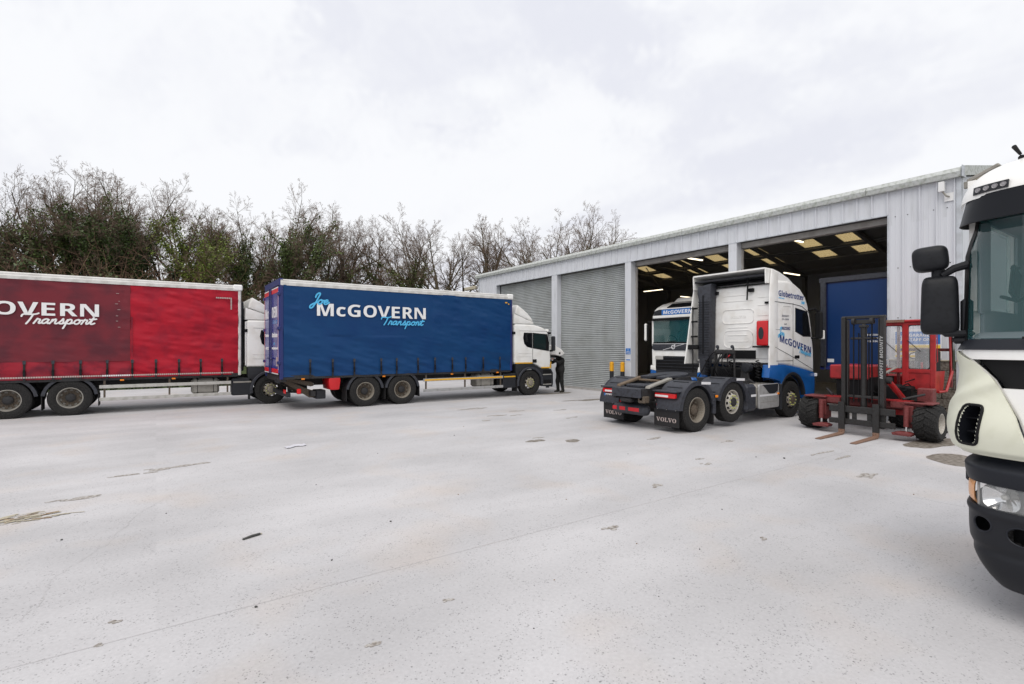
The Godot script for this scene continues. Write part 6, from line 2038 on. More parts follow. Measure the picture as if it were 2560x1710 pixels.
func garage_lorry() -> void:
	var r := thing("white_lorry", "white lorry parked nose out inside the open garage bay", "lorry", Vector3(16.62, 0, -12.74))
	# cab box, hollow
	bx(r, "cab_side", M.white_paint, Vector3(0.95, 2.3, -1.2), Vector3(1.7, 2.0, 0.05), 0.02)
	bx(r, "cab_side", M.white_paint, Vector3(0.95, 2.3, 1.2), Vector3(1.7, 2.0, 0.05), 0.02)
	bx(r, "cab_back", M.cab_inside, Vector3(1.8, 2.4, 0), Vector3(0.05, 2.2, 2.36))
	bx(r, "cab_floor", M.cab_inside, Vector3(0.95, 1.4, 0), Vector3(1.7, 0.05, 2.36))
	part(MB.new().prism(pv([0.06, 3.30, 0.12, 3.45, 0.28, 3.58, 0.6, 3.72, 1.1, 3.84, 1.8, 3.88, 1.8, 3.28]), -1.2, 1.2, 0.10, 3), "roof", M.white_paint, r, 38.0)
	part(MB.new().prism(pv([0.75, 3.80, 1.0, 3.98, 1.5, 4.0, 1.8, 3.9, 1.8, 3.80]), -0.72, 0.72, 0.06, 2), "roof_pod", M.white_paint, r, 38.0)
	part(MB.new().prism(pv([0.20, 3.56, 0.55, 3.73, 0.56, 3.70, 0.22, 3.53]), -0.62, 0.62), "roof_hatch", M.black_glass, r, 0.0)
	# brow: dark board with the sign, white strip, visor
	front_panel(r, "brow_board", M.dark_plastic, pv([-1.16, 3.24, 1.16, 3.24, 1.12, 3.42, 0.9, 3.48, -0.9, 3.48, -1.12, 3.42]), 0.10, 0.06, 0.015)
	front_panel(r, "sign_board", M.sign_blue, rrect(-0.74, 3.25, 0.74, 3.465, 0.01), 0.04, 0.012)
	text(r, "McGOVERN", sans, Vector3(0.024, 3.285, -0.66), 1.32, 0.14, TO_FRONT, M.letter_white, "lettering", 0.15)
	front_panel(r, "white_strip", M.white_paint, rrect(-1.18, 3.12, 1.18, 3.24, 0.02), 0.10, 0.08, 0.01)
	front_panel(r, "sun_visor", M.gasket, rrect(-1.16, 3.03, 1.16, 3.13, 0.02), 0.08, 0.14, 0.01)
	# windscreen with pillars, dash, wheel and seats behind
	bx(r, "windscreen", M.screen_glass, Vector3(0.02, 2.60, 0), Vector3(0.006, 0.94, 2.26))
	for s in [-1.0, 1.0]:
		bx(r, "pillar", M.white_paint, Vector3(0.05, 2.55, s * 1.18), Vector3(0.12, 1.1, 0.08), 0.03)
		bx(r, "seat", M.cab_inside, Vector3(1.2, 2.2, s * 0.6), Vector3(0.2, 0.9, 0.5), 0.08)
		part(MB.new().tube([Vector3(0.0, 2.16, s * 0.55), Vector3(-0.01, 2.22, s * 0.3 + 0.3)], 0.012, -1, 6), "wiper", M.gasket, r)
		var mi := Node3D.new()
		mi.name = "mirror"
		r.add_child(mi, true)
		bx(mi, "housing", M.white_paint, Vector3(-0.12, 2.58, s * 1.42), Vector3(0.16, 0.72, 0.10), 0.05)
		bx(mi, "mirror_glass", M.gasket, Vector3(-0.08, 2.58, s * 1.35), Vector3(0.1, 0.66, 0.08), 0.03)
		part(MB.new().tube([Vector3(0.05, 3.02, s * 1.16), Vector3(-0.06, 2.98, s * 1.38)], 0.025, -1, 6), "arm", M.gasket, mi)
	bx(r, "dashboard", M.cab_inside, Vector3(0.3, 2.08, 0), Vector3(0.5, 0.2, 2.3), 0.06)
	part(MB.new().at(Vector3(0.55, 2.24, -0.6), Basis(Vector3(0, 0, 1), 0.5) * Basis(Vector3.UP, PI / 2)).lathe([Vector2(0.21, -0.015), Vector2(0.235, 0.0), Vector2(0.21, 0.015), Vector2(0.195, 0.0), Vector2(0.21, -0.015)], 28), "steering_wheel", M.gasket, r)
	bx(r, "screen_base", M.gasket, Vector3(0.0, 2.13, 0), Vector3(0.05, 0.08, 2.24))
	# grey nose panel with diagonal bar and round badge
	front_panel(r, "nose_panel", M.grey_plastic, pv([-1.18, 1.90, -1.06, 1.84, 1.06, 1.84, 1.18, 1.90, 1.16, 2.10, -1.16, 2.10]), 0.06, 0.09, 0.015)
	bx(r, "chrome_line", M.tape_white, Vector3(-0.032, 2.105, 0), Vector3(0.01, 0.016, 2.2))
	part(MB.new().tube([Vector3(-0.034, 1.86, -0.62), Vector3(-0.034, 2.09, 0.36)], 0.010, -1, 6), "diagonal_bar", M.tape_white, r)
	part(MB.new().at(Vector3(-0.032, 1.975, -0.13), TO_FRONT).lathe([Vector2(0.058, 0.0), Vector2(0.085, 0.0), Vector2(0.085, 0.014), Vector2(0.06, 0.014), Vector2(0.058, 0.0)], 28), "badge", M.tape_white, r)
	bx(r, "badge_arrow", M.tape_white, Vector3(-0.04, 2.05, -0.055), Vector3(0.012, 0.05, 0.05))
	text(r, "VOLVO", serif, Vector3(-0.036, 1.965, -0.18), 0.10, 0.022, TO_FRONT, M.tape_white)
	# white front below, grille, bumper, blue corners
	front_panel(r, "front_panel", M.white_paint, pv([-1.22, 1.90, -1.20, 1.2, -1.0, 1.05, 1.0, 1.05, 1.20, 1.2, 1.22, 1.90]), 0.08, 0.07, 0.03)
	front_panel(r, "grille", M.gasket, rrect(-1.0, 1.0, 1.0, 1.62, 0.03), 0.02, 0.03, 0.005)
	for k in 5:
		bx(r, "grille_bar", M.dark_plastic, Vector3(-0.02, 1.08 + 0.12 * k, 0.0), Vector3(0.02, 0.03, 1.96), 0.008)
	front_panel(r, "number_mount", M.aluminium, rrect(-1.0, 1.48, -0.62, 1.62, 0.01), -0.02, 0.02)
	front_panel(r, "bumper", M.dark_plastic, pv([-1.2, 0.35, 1.2, 0.35, 1.24, 0.6, 1.22, 1.06, -1.22, 1.06, -1.24, 0.6]), 0.12, 0.16, 0.05)
	for s in [-1.0, 1.0]:
		front_panel(r, "blue_corner", M.cab_blue, pv([s * 1.23, 1.06, s * 0.96, 1.02, s * 0.94, 0.5, s * 1.24, 0.5]), -0.02, 0.03, 0.008)
		front_panel(r, "white_corner", M.white_paint, pv([s * 1.23, 1.24, s * 1.0, 1.22, s * 0.97, 1.03, s * 1.24, 1.07]), -0.02, 0.03, 0.008)
		wheel(r, Vector3(1.3, 0.51, s * 1.07), s, "front", M.chassis, M.pale_steel, M.pale_steel, null)
	bx(r, "chassis", M.chassis, Vector3(3.0, 0.86, 0), Vector3(5.6, 0.26, 0.9))
	for s in [-1.0, 1.0]:
		wheel(r, Vector3(5.0, 0.51, s * 1.07), s, "rear", M.chassis, M.brown_steel, M.chassis, null)
	bx(r, "axle", M.chassis, Vector3(1.3, 0.51, 0), Vector3(0.16, 0.14, 1.9))
	bx(r, "axle", M.chassis, Vector3(5.0, 0.51, 0), Vector3(0.16, 0.14, 1.9))
	part(MB.new().tube([Vector3(0.5, 3.7, -0.9), Vector3(0.52, 4.3, -0.92)], 0.006, -1, 5), "aerial", M.gasket, r)

func garage_trailer() -> void:
	var r := thing("blue_trailer", "blue trailer with grey frame standing in the garage behind the forklift", "trailer", Vector3(16.55, 0, -6.24))
	bx(r, "cargo_box", M.frame_blue, Vector3(5.0, 2.66, 0), Vector3(9.9, 2.66, 2.44))
	bx(r, "rear_panel", M.trailer_blue, Vector3(0.03, 2.64, 0.06), Vector3(0.03, 2.46, 2.16), 0.006)
	bx(r, "top_frame", M.grey_plastic, Vector3(0.02, 3.98, 0), Vector3(0.10, 0.16, 2.5), 0.02)
	bx(r, "side_frame", M.grey_plastic, Vector3(0.0, 2.64, -1.13), Vector3(0.08, 2.6, 0.16), 0.02)
	bx(r, "side_frame", M.grey_plastic, Vector3(0.0, 2.64, 1.19), Vector3(0.08, 2.6, 0.10), 0.02)
	part(MB.new().tube([Vector3(-0.05, 1.3, -1.06), Vector3(-0.05, 3.9, -1.06)], 0.02, -1, 8), "lock_rod", M.grey_plastic, r)
	bx(r, "bottom_frame", M.frame_blue, Vector3(0.0, 1.36, 0), Vector3(0.08, 0.10, 2.4))
	bx(r, "white_plate", M.sign_white, Vector3(0.01, 1.58, -0.93), Vector3(0.006, 0.10, 0.18))
	for k in 3:
		text(r, ["WAREHOUSING", "& DISTRIBUTION", "049 9523342"][k], sans, Vector3(0.012, 2.30 - 0.09 * k, -0.1), 0.42, 0.05, TO_FRONT, M.letter_white)
	text(r, "J", sans, Vector3(0.012, 1.62, 0.48), 0.08, 0.14, TO_FRONT, M.letter_white)
	bx(r, "chassis", M.chassis, Vector3(5.0, 1.16, 0), Vector3(9.6, 0.3, 1.0))
	for x in [2.0, 3.4, 4.8]:
		for s in [-1.0, 1.0]:
			wheel(r, Vector3(x, 0.51, s * 1.05), s, "rear", M.chassis, M.brown_steel, M.chassis, null)
		bx(r, "axle", M.chassis, Vector3(x, 0.51, 0), Vector3(0.16, 0.16, 1.9))
		bx(r, "axle_hanger", M.chassis, Vector3(x, 0.80, 0), Vector3(0.2, 0.5, 0.9))

# ------------------------------------------------------------------ forklift
# local frame: front axle at x = 0, faces -x, middle at z = 0
func forklift() -> void:
	var r := thing("forklift", "red rough terrain forklift with black mast and lowered forks", "forklift", Vector3(13.32, 0, -5.0))
	for s in [-1.0, 1.0]:
		var zc = s * 1.16
		wheel(r, Vector3(0.0, 0.40, zc), s, "fork", M.white_rim, M.white_rim, M.old_red, M.chassis)
		# leg box, stub and jack foot beside each front wheel
		bx(r, "leg_arm", M.old_red, Vector3(0.02, 0.74, s * 0.80), Vector3(0.34, 0.16, 0.62), 0.02)
		bx(r, "leg_cap", M.old_red, Vector3(-0.02, 0.80, s * 1.02), Vector3(0.44, 0.04, 0.5), 0.012)
		bx(r, "leg_plate", M.old_red, Vector3(-0.2, 0.56, s * 0.86), Vector3(0.06, 0.36, 0.16), 0.01)
		part(MB.new().tube([Vector3(-0.3, 0.72, s * 0.84), Vector3(-0.3, 0.30, s * 0.84)], 0.05, -1, 12), "jack", M.old_red, r)
		part(MB.new().tube([Vector3(-0.3, 0.31, s * 0.84), Vector3(-0.3, 0.18, s * 0.84)], 0.022, -1, 10), "jack_rod", M.chrome, r)
		part(MB.new().at(Vector3(-0.34, 0.15, s * 0.80), Basis(Vector3.UP, PI / 2)).prism(pv([-0.16, -0.03, 0.16, -0.03, 0.18, 0.02, 0.08, 0.05, -0.10, 0.05, -0.18, 0.02]), -0.12, 0.12, 0.015, 2), "jack_foot", M.old_red, r, 30.0)
		part(MB.new().tube([Vector3(-0.05, 0.86, s * 0.7), Vector3(0.3, 0.96, s * 0.98)], 0.025, -1, 8), "steering_rod", M.chassis, r)
		bx(r, "hub_motor", M.old_red, Vector3(0.0, 0.42, s * 0.88), Vector3(0.28, 0.34, 0.16), 0.04)
	bx(r, "front_beam", M.old_red, Vector3(0.05, 0.72, 0.0), Vector3(0.18, 0.17, 1.7), 0.015)
	bx(r, "front_beam_lip", M.fork_red, Vector3(-0.02, 0.82, 0.0), Vector3(0.26, 0.025, 1.7))
	bx(r, "lower_beam", M.fork_red, Vector3(0.1, 0.56, 0.1), Vector3(0.14, 0.12, 1.2), 0.01)
	# mast
	var ma := Node3D.new()
	ma.name = "mast"
	r.add_child(ma)
	for s in [-1.0, 1.0]:
		bx(ma, "outer_rail", M.mast_black, Vector3(-0.34, 1.44, s * 0.38 + 0.05), Vector3(0.14, 2.46, 0.085), 0.012)
		bx(ma, "inner_rail", M.mast_black, Vector3(-0.32, 1.42, s * 0.31 + 0.05), Vector3(0.09, 2.36, 0.03), 0.006)
		part(MB.new().tube([Vector3(-0.36, 0.75, s * 0.18 + 0.05), Vector3(-0.36, 2.56, s * 0.18 + 0.05)], 0.016, -1, 6), "chain", M.gasket, ma)
		part(MB.new().tube([Vector3(-0.30, 0.75, s * 0.10 + 0.05), Vector3(-0.30, 2.30, s * 0.10 + 0.05)], 0.014, -1, 6), "hose", M.gasket, ma)
		part(MB.new().at(Vector3(-0.36, 2.56, s * 0.18 + 0.05), Basis.IDENTITY).lathe([Vector2(0, -0.03), Vector2(0.07, -0.03), Vector2(0.07, 0.03), Vector2(0, 0.03)], 16), "pulley", M.chassis, ma)
	text(ma, "MOFFIT MOUNTY", sans, Vector3(-0.417, 1.30, 0.458), 0.92, 0.062, Basis(Vector3(0, 1, 0), Vector3(0, 0, -1), Vector3(-1, 0, 0)), M.tape_grey, "lettering", 0.2)
	for q in [[2.65, 0.07, 0.86], [2.55, 0.1, 0.42], [0.87, 0.06, 0.66], [2.18, 0.05, 0.5]]:
		bx(ma, "cross_tie", M.mast_black, Vector3(-0.31, q[0], 0.05), Vector3(0.10, q[1], q[2]), 0.012)
	part(MB.new().tube([Vector3(-0.30, 0.62, 0.05), Vector3(-0.30, 2.42, 0.05)], 0.062, -1, 20), "lift_cylinder", M.mast_black, ma)
	part(MB.new().tube([Vector3(-0.30, 2.42, 0.05), Vector3(-0.30, 2.6, 0.05)], 0.034, -1, 16), "lift_rod", M.dirty_alu, ma)
	bx(ma, "cylinder_head", M.chassis, Vector3(-0.30, 2.45, 0.05), Vector3(0.16, 0.07, 0.16), 0.02)
	# carriage and forks
	bx(r, "carriage_plate", M.mast_black, Vector3(-0.43, 0.58, 0.04), Vector3(0.06, 0.15, 1.30), 0.01)
	bx(r, "carriage_plate", M.mast_black, Vector3(-0.43, 0.30, 0.04), Vector3(0.06, 0.12, 1.30), 0.01)
	bx(r, "carriage_post", M.mast_black, Vector3(-0.40, 0.44, -0.1), Vector3(0.05, 0.3, 0.08))
	bx(r, "carriage_post", M.mast_black, Vector3(-0.40, 0.44, 0.2), Vector3(0.05, 0.3, 0.08))
	for z in [-0.33, 0.35]:
		part(MB.new().prism(pv([-0.46, 0.73, -0.50, 0.73, -0.51, 0.05, -0.58, 0.045, -1.60, 0.02, -1.62, 0.012, -1.60, 0.004, -0.55, 0.004, -0.47, 0.03, -0.455, 0.10]), z - 0.06, z + 0.06, 0.006, 1), "fork", M.fork_steel, r, 0.0)
		bx(r, "fork_shank", M.mast_black, Vector3(-0.482, 0.43, z), Vector3(0.056, 0.62, 0.125), 0.006)
	# chassis, hood, tilt ram
	for s in [-1.0, 1.0]:
		bx(r, "side_rail", M.old_red, Vector3(1.2, 0.72, s * 0.46), Vector3(2.2, 0.18, 0.12), 0.015)
	bx(r, "engine_hood", M.fork_red, Vector3(1.0, 1.38, -0.55), Vector3(1.2, 0.34, 0.84), 0.03)
	bx(r, "engine_bay", M.gasket, Vector3(1.1, 1.02, -0.45), Vector3(1.2, 0.5, 0.8))
	bx(r, "rear_weight", M.fork_red, Vector3(2.1, 1.0, -0.1), Vector3(0.3, 0.6, 1.4), 0.04)
	part(MB.new().tube([Vector3(-0.2, 1.22, 0.50), Vector3(0.35, 0.86, 0.56)], 0.06, -1, 14), "tilt_ram", M.fork_red, r)
	part(MB.new().tube([Vector3(-0.26, 1.42, 0.44), Vector3(0.4, 1.52, 0.42)], 0.025, -1, 8), "stay", M.dirty_alu, r)
	part(MB.new().at(Vector3(-0.22, 1.26, 0.49), Basis.IDENTITY).lathe([Vector2(0, -0.06), Vector2(0.07, -0.06), Vector2(0.07, 0.06), Vector2(0, 0.06)], 16), "pivot", M.chassis, r)
	bx(r, "frame_leg", M.old_red, Vector3(0.55, 0.86, 0.94), Vector3(0.25, 0.44, 0.28), 0.02)
	wheel(r, Vector3(1.75, 0.40, 0.12), 1.0, "fork", M.white_rim, M.white_rim, M.old_red, M.chassis)
	bx(r, "rear_fork", M.chassis, Vector3(1.75, 0.75, 0.12), Vector3(0.3, 0.3, 0.2))
	# gear clutter under the cab
	var rng := RandomNumberGenerator.new()
	rng.seed = 6
	bx(r, "pump_block", M.gasket, Vector3(0.9, 0.9, 0.35), Vector3(0.7, 0.4, 0.6), 0.03)
	for k in 7:
		var a := Vector3(0.3 + rng.randf() * 0.3, 0.85 + rng.randf() * 0.35, rng.randf_range(-0.1, 0.7))
		part(MB.new().tube([a, a + Vector3(0.3, rng.randf_range(-0.1, 0.1), 0.1), a + Vector3(0.55, -0.1, 0.2)], 0.014, -1, 5), "hydraulic_hose", M.gasket, r)
	fork_cab(r)

func fork_cab(r: Node3D) -> void:
	var c := Node3D.new()
	c.name = "operator_cab"
	r.add_child(c)
	# front: two framed panes; local z 0.0 .. 1.1
	var x := 0.85
	bx(c, "roof", M.fork_red, Vector3(x + 0.45, 2.58, 0.52), Vector3(1.05, 0.06, 1.16), 0.02)
	bx(c, "roof_edge", M.fork_steel, Vector3(x - 0.06, 2.585, 0.22), Vector3(0.06, 0.06, 0.48))
	for q in [[0.0, 0.09, 1.40, 2.56], [0.46, 0.12, 0.98, 2.56], [0.97, 0.10, 0.98, 2.56]]:
		bx(c, "front_post", M.fork_red, Vector3(x, (q[2] + q[3]) * 0.5, q[0]), Vector3(0.06, q[3] - q[2], q[1]), 0.01)
	for q in [[0.0, 0.46], [0.46, 0.97]]:
		bx(c, "front_rail", M.fork_red, Vector3(x, 1.44, (q[0] + q[1]) * 0.5), Vector3(0.05, 0.09, q[1] - q[0]), 0.008)
		bx(c, "front_rail", M.fork_red, Vector3(x, 2.53, (q[0] + q[1]) * 0.5), Vector3(0.05, 0.09, q[1] - q[0]), 0.008)
		var seal := MB.new()
		var pts := []
		for p in rrect(q[0] + 0.05, 1.485, q[1] - 0.055, 2.485, 0.06, 3):
			pts.append(Vector3(x, p.y, p.x))
		pts.append(pts[0])
		pts.append(pts[1])
		seal.tube(pts, 0.014, -1, 6, false)
		part(seal, "rubber_seal", M.gasket, c, 50.0)
		bx(c, "front_pane", M.clear_glass, Vector3(x, 1.985, (q[0] + q[1]) * 0.5), Vector3(0.005, 1.0, q[1] - q[0] - 0.1))
		part(MB.new().tube([Vector3(x - 0.04, 2.14, q[0] + 0.04), Vector3(x - 0.045, 1.88, q[0] + 0.30)], 0.008, -1, 6), "wiper", M.gasket, c)
	bx(c, "front_panel", M.fork_red, Vector3(x + 0.01, 1.20, 0.715), Vector3(0.04, 0.44, 0.55), 0.008)
	bx(c, "panel_base", M.fork_steel, Vector3(x + 0.005, 0.99, 0.715), Vector3(0.05, 0.04, 0.54))
	# open side towards +z with its skirt and bent rear post
	part(MB.new().prism(pv([x + 0.03, 1.44, x + 0.03, 0.98, x + 0.50, 0.98, x + 0.62, 1.44]), 0.98, 1.01), "side_panel", M.fork_red, c, 0.0)
	part(MB.new().tube([Vector3(x + 0.03, 0.99, 1.05), Vector3(x + 0.45, 0.99, 1.08), Vector3(x + 0.75, 1.4, 1.1), Vector3(x + 0.78, 2.55, 1.05)], 0.03, -1, 8), "side_frame", M.fork_red, c)
	bx(c, "side_pane", M.black_glass, Vector3(x + 0.80, 2.0, 1.12), Vector3(0.16, 1.1, 0.01))
	bx(c, "rear_post", M.old_red, Vector3(x + 0.92, 1.8, 0.02), Vector3(0.06, 1.5, 0.06), 0.01)
	bx(c, "rear_post", M.old_red, Vector3(x + 0.92, 1.8, 1.04), Vector3(0.06, 1.5, 0.06), 0.01)
	bx(c, "rear_rail", M.old_red, Vector3(x + 0.92, 1.92, 0.53), Vector3(0.05, 0.07, 1.0), 0.01)
	part(MB.new().tube([Vector3(x + 0.02, 2.5, 1.03), Vector3(x + 0.0, 1.66, 1.05), Vector3(x - 0.02, 1.62, 1.0)], 0.008, -1, 6), "wiper_hose", M.fork_red, c)
	bx(c, "floor", M.chassis, Vector3(x + 0.45, 0.98, 0.55), Vector3(0.9, 0.04, 0.9))
	# seat, steering wheel, levers
	bx(c, "seat_back", M.seat_black, Vector3(x + 0.72, 1.62, 0.66), Vector3(0.14, 0.62, 0.48), 0.06)
	bx(c, "seat_cushion", M.seat_black, Vector3(x + 0.50, 1.34, 0.66), Vector3(0.46, 0.14, 0.48), 0.06)
	part(MB.new().at(Vector3(x + 0.26, 1.80, 0.62), Basis(Vector3(0, 0, 1), 0.5) * Basis(Vector3.RIGHT, PI / 2)).lathe([Vector2(0.17, -0.015), Vector2(0.19, 0.0), Vector2(0.17, 0.015), Vector2(0.155, 0.0), Vector2(0.17, -0.015)], 28), "steering_wheel", M.gasket, c)
	part(MB.new().tube([Vector3(x + 0.26, 1.80, 0.62), Vector3(x + 0.14, 1.45, 0.62)], 0.03, -1, 8), "column", M.gasket, c)
	part(MB.new().tube([Vector3(x + 0.16, 1.44, 0.72), Vector3(x + 0.14, 1.64, 0.72)], 0.022, -1, 8), "red_lever", M.red_plastic, c)

# ------------------------------------------------------------------ lorry close by, facing the camera side
var plan_pts := PackedVector2Array()
var plan_len := PackedFloat32Array()

func plan_setup() -> void:
	# half outline of the cab front in plan, from the middle outwards: x, z
	var half := [[4.90, 0.0], [4.905, -0.5], [4.92, -0.75], [4.935, -0.88], [4.955, -0.98], [4.985, -1.07], [5.03, -1.14], [5.10, -1.19], [5.20, -1.225], [5.35, -1.245], [5.6, -1.25], [6.6, -1.25]]
	var full := []
	for i in range(half.size() - 1, 0, -1):
		full.append(Vector2(half[i][0], half[i][1]))
	for q in half:
		full.append(Vector2(q[0], -q[1]))
	# smooth it
	var sm := []
	for i in full.size() - 1:
		for k in 6:
			sm.append(full[i].cubic_interpolate(full[i + 1], full[maxi(i - 1, 0)], full[mini(i + 2, full.size() - 1)], k / 6.0))
	sm.append(full[-1])
	var mid := 0.0
	var acc := 0.0
	for i in sm.size():
		if i:
			acc += sm[i].distance_to(sm[i - 1])
		plan_pts.push_back(sm[i])
		plan_len.push_back(acc)
	mid = acc * 0.5
	for i in plan_len.size():
		plan_len[i] -= mid

# t: distance along the outline from the middle, negative towards -z
func skin(t: float, y: float, off: float) -> Vector3:
	var i := clampi(plan_len.bsearch(t) - 1, 0, plan_pts.size() - 2)
	var k := clampf((t - plan_len[i]) / (plan_len[i + 1] - plan_len[i]), 0.0, 1.0)
	var p := plan_pts[i].lerp(plan_pts[i + 1], k)
	var a := plan_pts[maxi(i - 2, 0)]
	var b := plan_pts[mini(i + 3, plan_pts.size() - 1)]
	var d := (b - a).normalized()
	var n := Vector2(-d.y, d.x)
	if n.x > 0.0 and absf(p.y) < 1.2:
		n = -n
	if absf(p.y) >= 1.2:
		n = Vector2(-absf(n.x), signf(p.y) * absf(n.y))
	p += n * off
	var lean := 0.0
	if y > 2.0:
		lean = (y - 2.0) * 0.10
	return Vector3(p.x + lean, y, p.y * (1.0 + 0.055 * smoothstep(1.10, 1.24, y) - 0.045 * smoothstep(2.7, 2.95, y)))

func band(t0: float, t1: float, f: Callable, nu: int, nv: int, th := 0.02, hole = null) -> MB:
	if t0 > t1:
		var sw := t0
		t0 = t1
		t1 = sw
	return MB.new().sheet(func(u: float, v: float) -> Vector3: return f.call(lerpf(t0, t1, u), v), nu, nv, th, Vector3(1, 0, 0), hole)

func lerp_table(tb: Array, y: float) -> float:
	for i in tb.size() - 1:
		if y <= tb[i + 1][0]:
			return lerpf(tb[i][1], tb[i + 1][1], clampf((y - tb[i][0]) / (tb[i + 1][0] - tb[i][0]), 0.0, 1.0))
	return tb[-1][1]

func near_lorry() -> void:
	plan_setup()
	var r := thing("cream_lorry", "white lorry with cream corner panel parked with its nose at the frame edge", "lorry", Vector3.ZERO)
	var seam := [[1.2, 0.80], [1.28, 0.81], [1.5, 0.87], [1.75, 0.985], [1.88, 1.10], [1.965, 1.27]]
	var wing_off := func(y: float) -> float: return 0.018 + 0.074 * exp(-pow((y - 1.40) / 0.22, 2.0)) + 0.018 * smoothstep(1.8, 1.96, y)
	for s in [-1.0, 1.0]:
		# corner panel with its air slot
		var f := func(u: float, v: float) -> Vector3:
			var y: float = lerpf(1.205, 1.965, v)
			var ti: float = lerp_table(seam, y)
			var t: float = lerpf(1.95, ti, u)
			var lift := 0.035 * smoothstep(1.25, 1.6, t) * (1.0 - v)
			var edge := 0.03 * (1.0 - smoothstep(0.0, 0.06, v))
			# a crease sweeps up from the lower edge of the slot towards the seam
			var cr := 0.02 * exp(-pow((y - 1.60 + (t - 1.25) * 0.55) / 0.05, 2.0)) * smoothstep(1.5, 1.2, t)
			return skin(s * t, y + lift, wing_off.call(y) - edge + cr)
		var in_slot := func(u: float, v: float, grow: float) -> bool:
			var y: float = lerpf(1.205, 1.965, v)
			var t: float = lerpf(1.95, lerp_table(seam, y), u)
			var cx := 1.10 - (y - 1.42) * 0.10
			return pow(absf(t - cx) / (0.048 + grow), 5.0) + pow(absf(y - 1.425) / (0.141 + grow), 5.0) < 1.0
		var mb := MB.new()
		var nu := 110
		var nv := 76
		var g := []
		for i in nu + 1:
			var row := []
			for j in nv + 1:
				row.append(f.call(float(i) / nu, float(j) / nv))
			g.append(row)
		for i in nu:
			for j in nv:
				if in_slot.call((i + 0.5) / nu, (j + 0.5) / nv, 0.0):
					continue
				if s < 0:
					mb.quad(g[i][j], g[i + 1][j], g[i + 1][j + 1], g[i][j + 1])
				else:
					mb.quad(g[i][j], g[i][j + 1], g[i + 1][j + 1], g[i + 1][j])
		var rim := Vector3(0.05, 0, 0)
		for i in nu:
			mb.quad(g[i][0] + rim, g[i + 1][0] + rim, g[i + 1][0], g[i][0])
		for j in nv:
			mb.quad(g[nu][j] + rim, g[nu][j + 1] + rim, g[nu][j + 1], g[nu][j])
		var w := part(mb, "corner_panel", M.cream_paint, r, 50.0)
		w.set_meta("label", "cream painted corner panel with dark air slot")
		# slot: moulded edge, dark well and two fins
		var ed := []
		for k in 48:
			var a := TAU * k / 48
			var ex := signf(cos(a)) * pow(absf(cos(a)), 0.4) * 0.058
			var ey := signf(sin(a)) * pow(absf(sin(a)), 0.4) * 0.147
			var y := 1.425 + ey
			ed.append(skin(s * (1.10 - ey * 0.10 + ex), y, wing_off.call(y) + 0.002))
		ed.append(ed[0])
		ed.append(ed[1])
		part(MB.new().tube(ed, 0.010, -1, 8, false), "slot_edge", M.gasket, w, 60.0)
		var pk := MB.new()
		var into := Vector3(0.17, -0.01, -s * 0.10)
		var mid := Vector3.ZERO
		for k in 48:
			mid += (ed[k] + into) / 48.0
		for k in 48:
			pk.quad(ed[k], ed[k] + into, ed[k + 1] + into, ed[k + 1])
			pk.tri(ed[k] + into, mid, ed[k + 1] + into)
		part(pk, "slot_pocket", M.step_plastic, w, 40.0)
		for y in [1.375, 1.475]:
			part(band(s * 1.035, s * 1.165, func(t: float, v: float) -> Vector3: return skin(t, y + 0.012 * v - 0.01, 0.03 - 0.06 * v), 8, 1, 0.0), "slot_fin", M.dark_plastic, w, 60.0)
		# headlamp: amber corner, lens, bowls
		var hl := Node3D.new()
		hl.name = "headlamp"
		r.add_child(hl, true)
		part(band(s * 1.50, s * 1.19, func(t: float, v: float) -> Vector3: return skin(t, lerpf(0.83, 1.01, v), 0.022 * (1.0 - pow(absf(v - 0.5) * 2.0, 4.0)) + 0.01), 12, 10, 0.03), "amber_lens", M.indicator, hl, 60.0)
		part(band(s * 1.24, s * 0.58, func(t: float, v: float) -> Vector3: return skin(t, lerpf(0.80, 1.03, v), -0.07), 24, 6, 0.0), "lamp_back", M.lamp_silver, hl, 60.0)
		part(band(s * 1.20, s * 1.175, func(t: float, v: float) -> Vector3: return skin(t, lerpf(0.815, 1.02, v), 0.008), 3, 8, 0.02), "lamp_trim", M.aluminium, hl, 60.0)
		for q in [[1.03, 0.915, 0.088], [0.78, 0.905, 0.085]]:
			var c := skin(s * q[0], q[1], 0.0)
			var nn: Vector3 = (c - skin(s * q[0], q[1], -0.1)).normalized()
			var bs := Basis.looking_at(-nn, Vector3.UP)
			var hx: float = q[2] * (1.3 if q[0] > 1.0 else 1.1)
			var hy: float = q[2]
			var bw := MB.new().at(c - nn * 0.07, bs)
			bw.sheet(func(u: float, v: float) -> Vector3:
				var a := TAU * u
				var rr := 0.12 + 0.88 * v
				return Vector3(hx * signf(cos(a)) * pow(absf(cos(a)), 0.6) * rr, hy * signf(sin(a)) * pow(absf(sin(a)), 0.6) * rr, 0.07 * rr * rr + 0.003 * sin(a * 7.0) * rr), 42, 8)
			part(bw, "reflector_bowl", M.chrome, hl, 40.0)
			part(MB.new().at(c - nn * 0.065, bs).lathe([Vector2(0.02, 0.0), Vector2(0.02, 0.03), Vector2(0.008, 0.04), Vector2(0.0, 0.04)], 16), "bulb", M.aluminium, hl)
		part(band(s * 1.175, s * 0.58, func(t: float, v: float) -> Vector3: return skin(t, lerpf(0.808, 1.015, v) - 0.012 * (1.2 - absf(t)), 0.014 + 0.012 * (1.0 - pow(absf(v - 0.5) * 2.0, 4.0))), 30, 10, 0.0), "lamp_lens", M.lens_glass, hl, 60.0)
		bx(r, "side_marker", M.dark_plastic, Vector3(5.36, 0.98, s * 1.275), Vector3(0.14, 0.09, 0.05), 0.015)
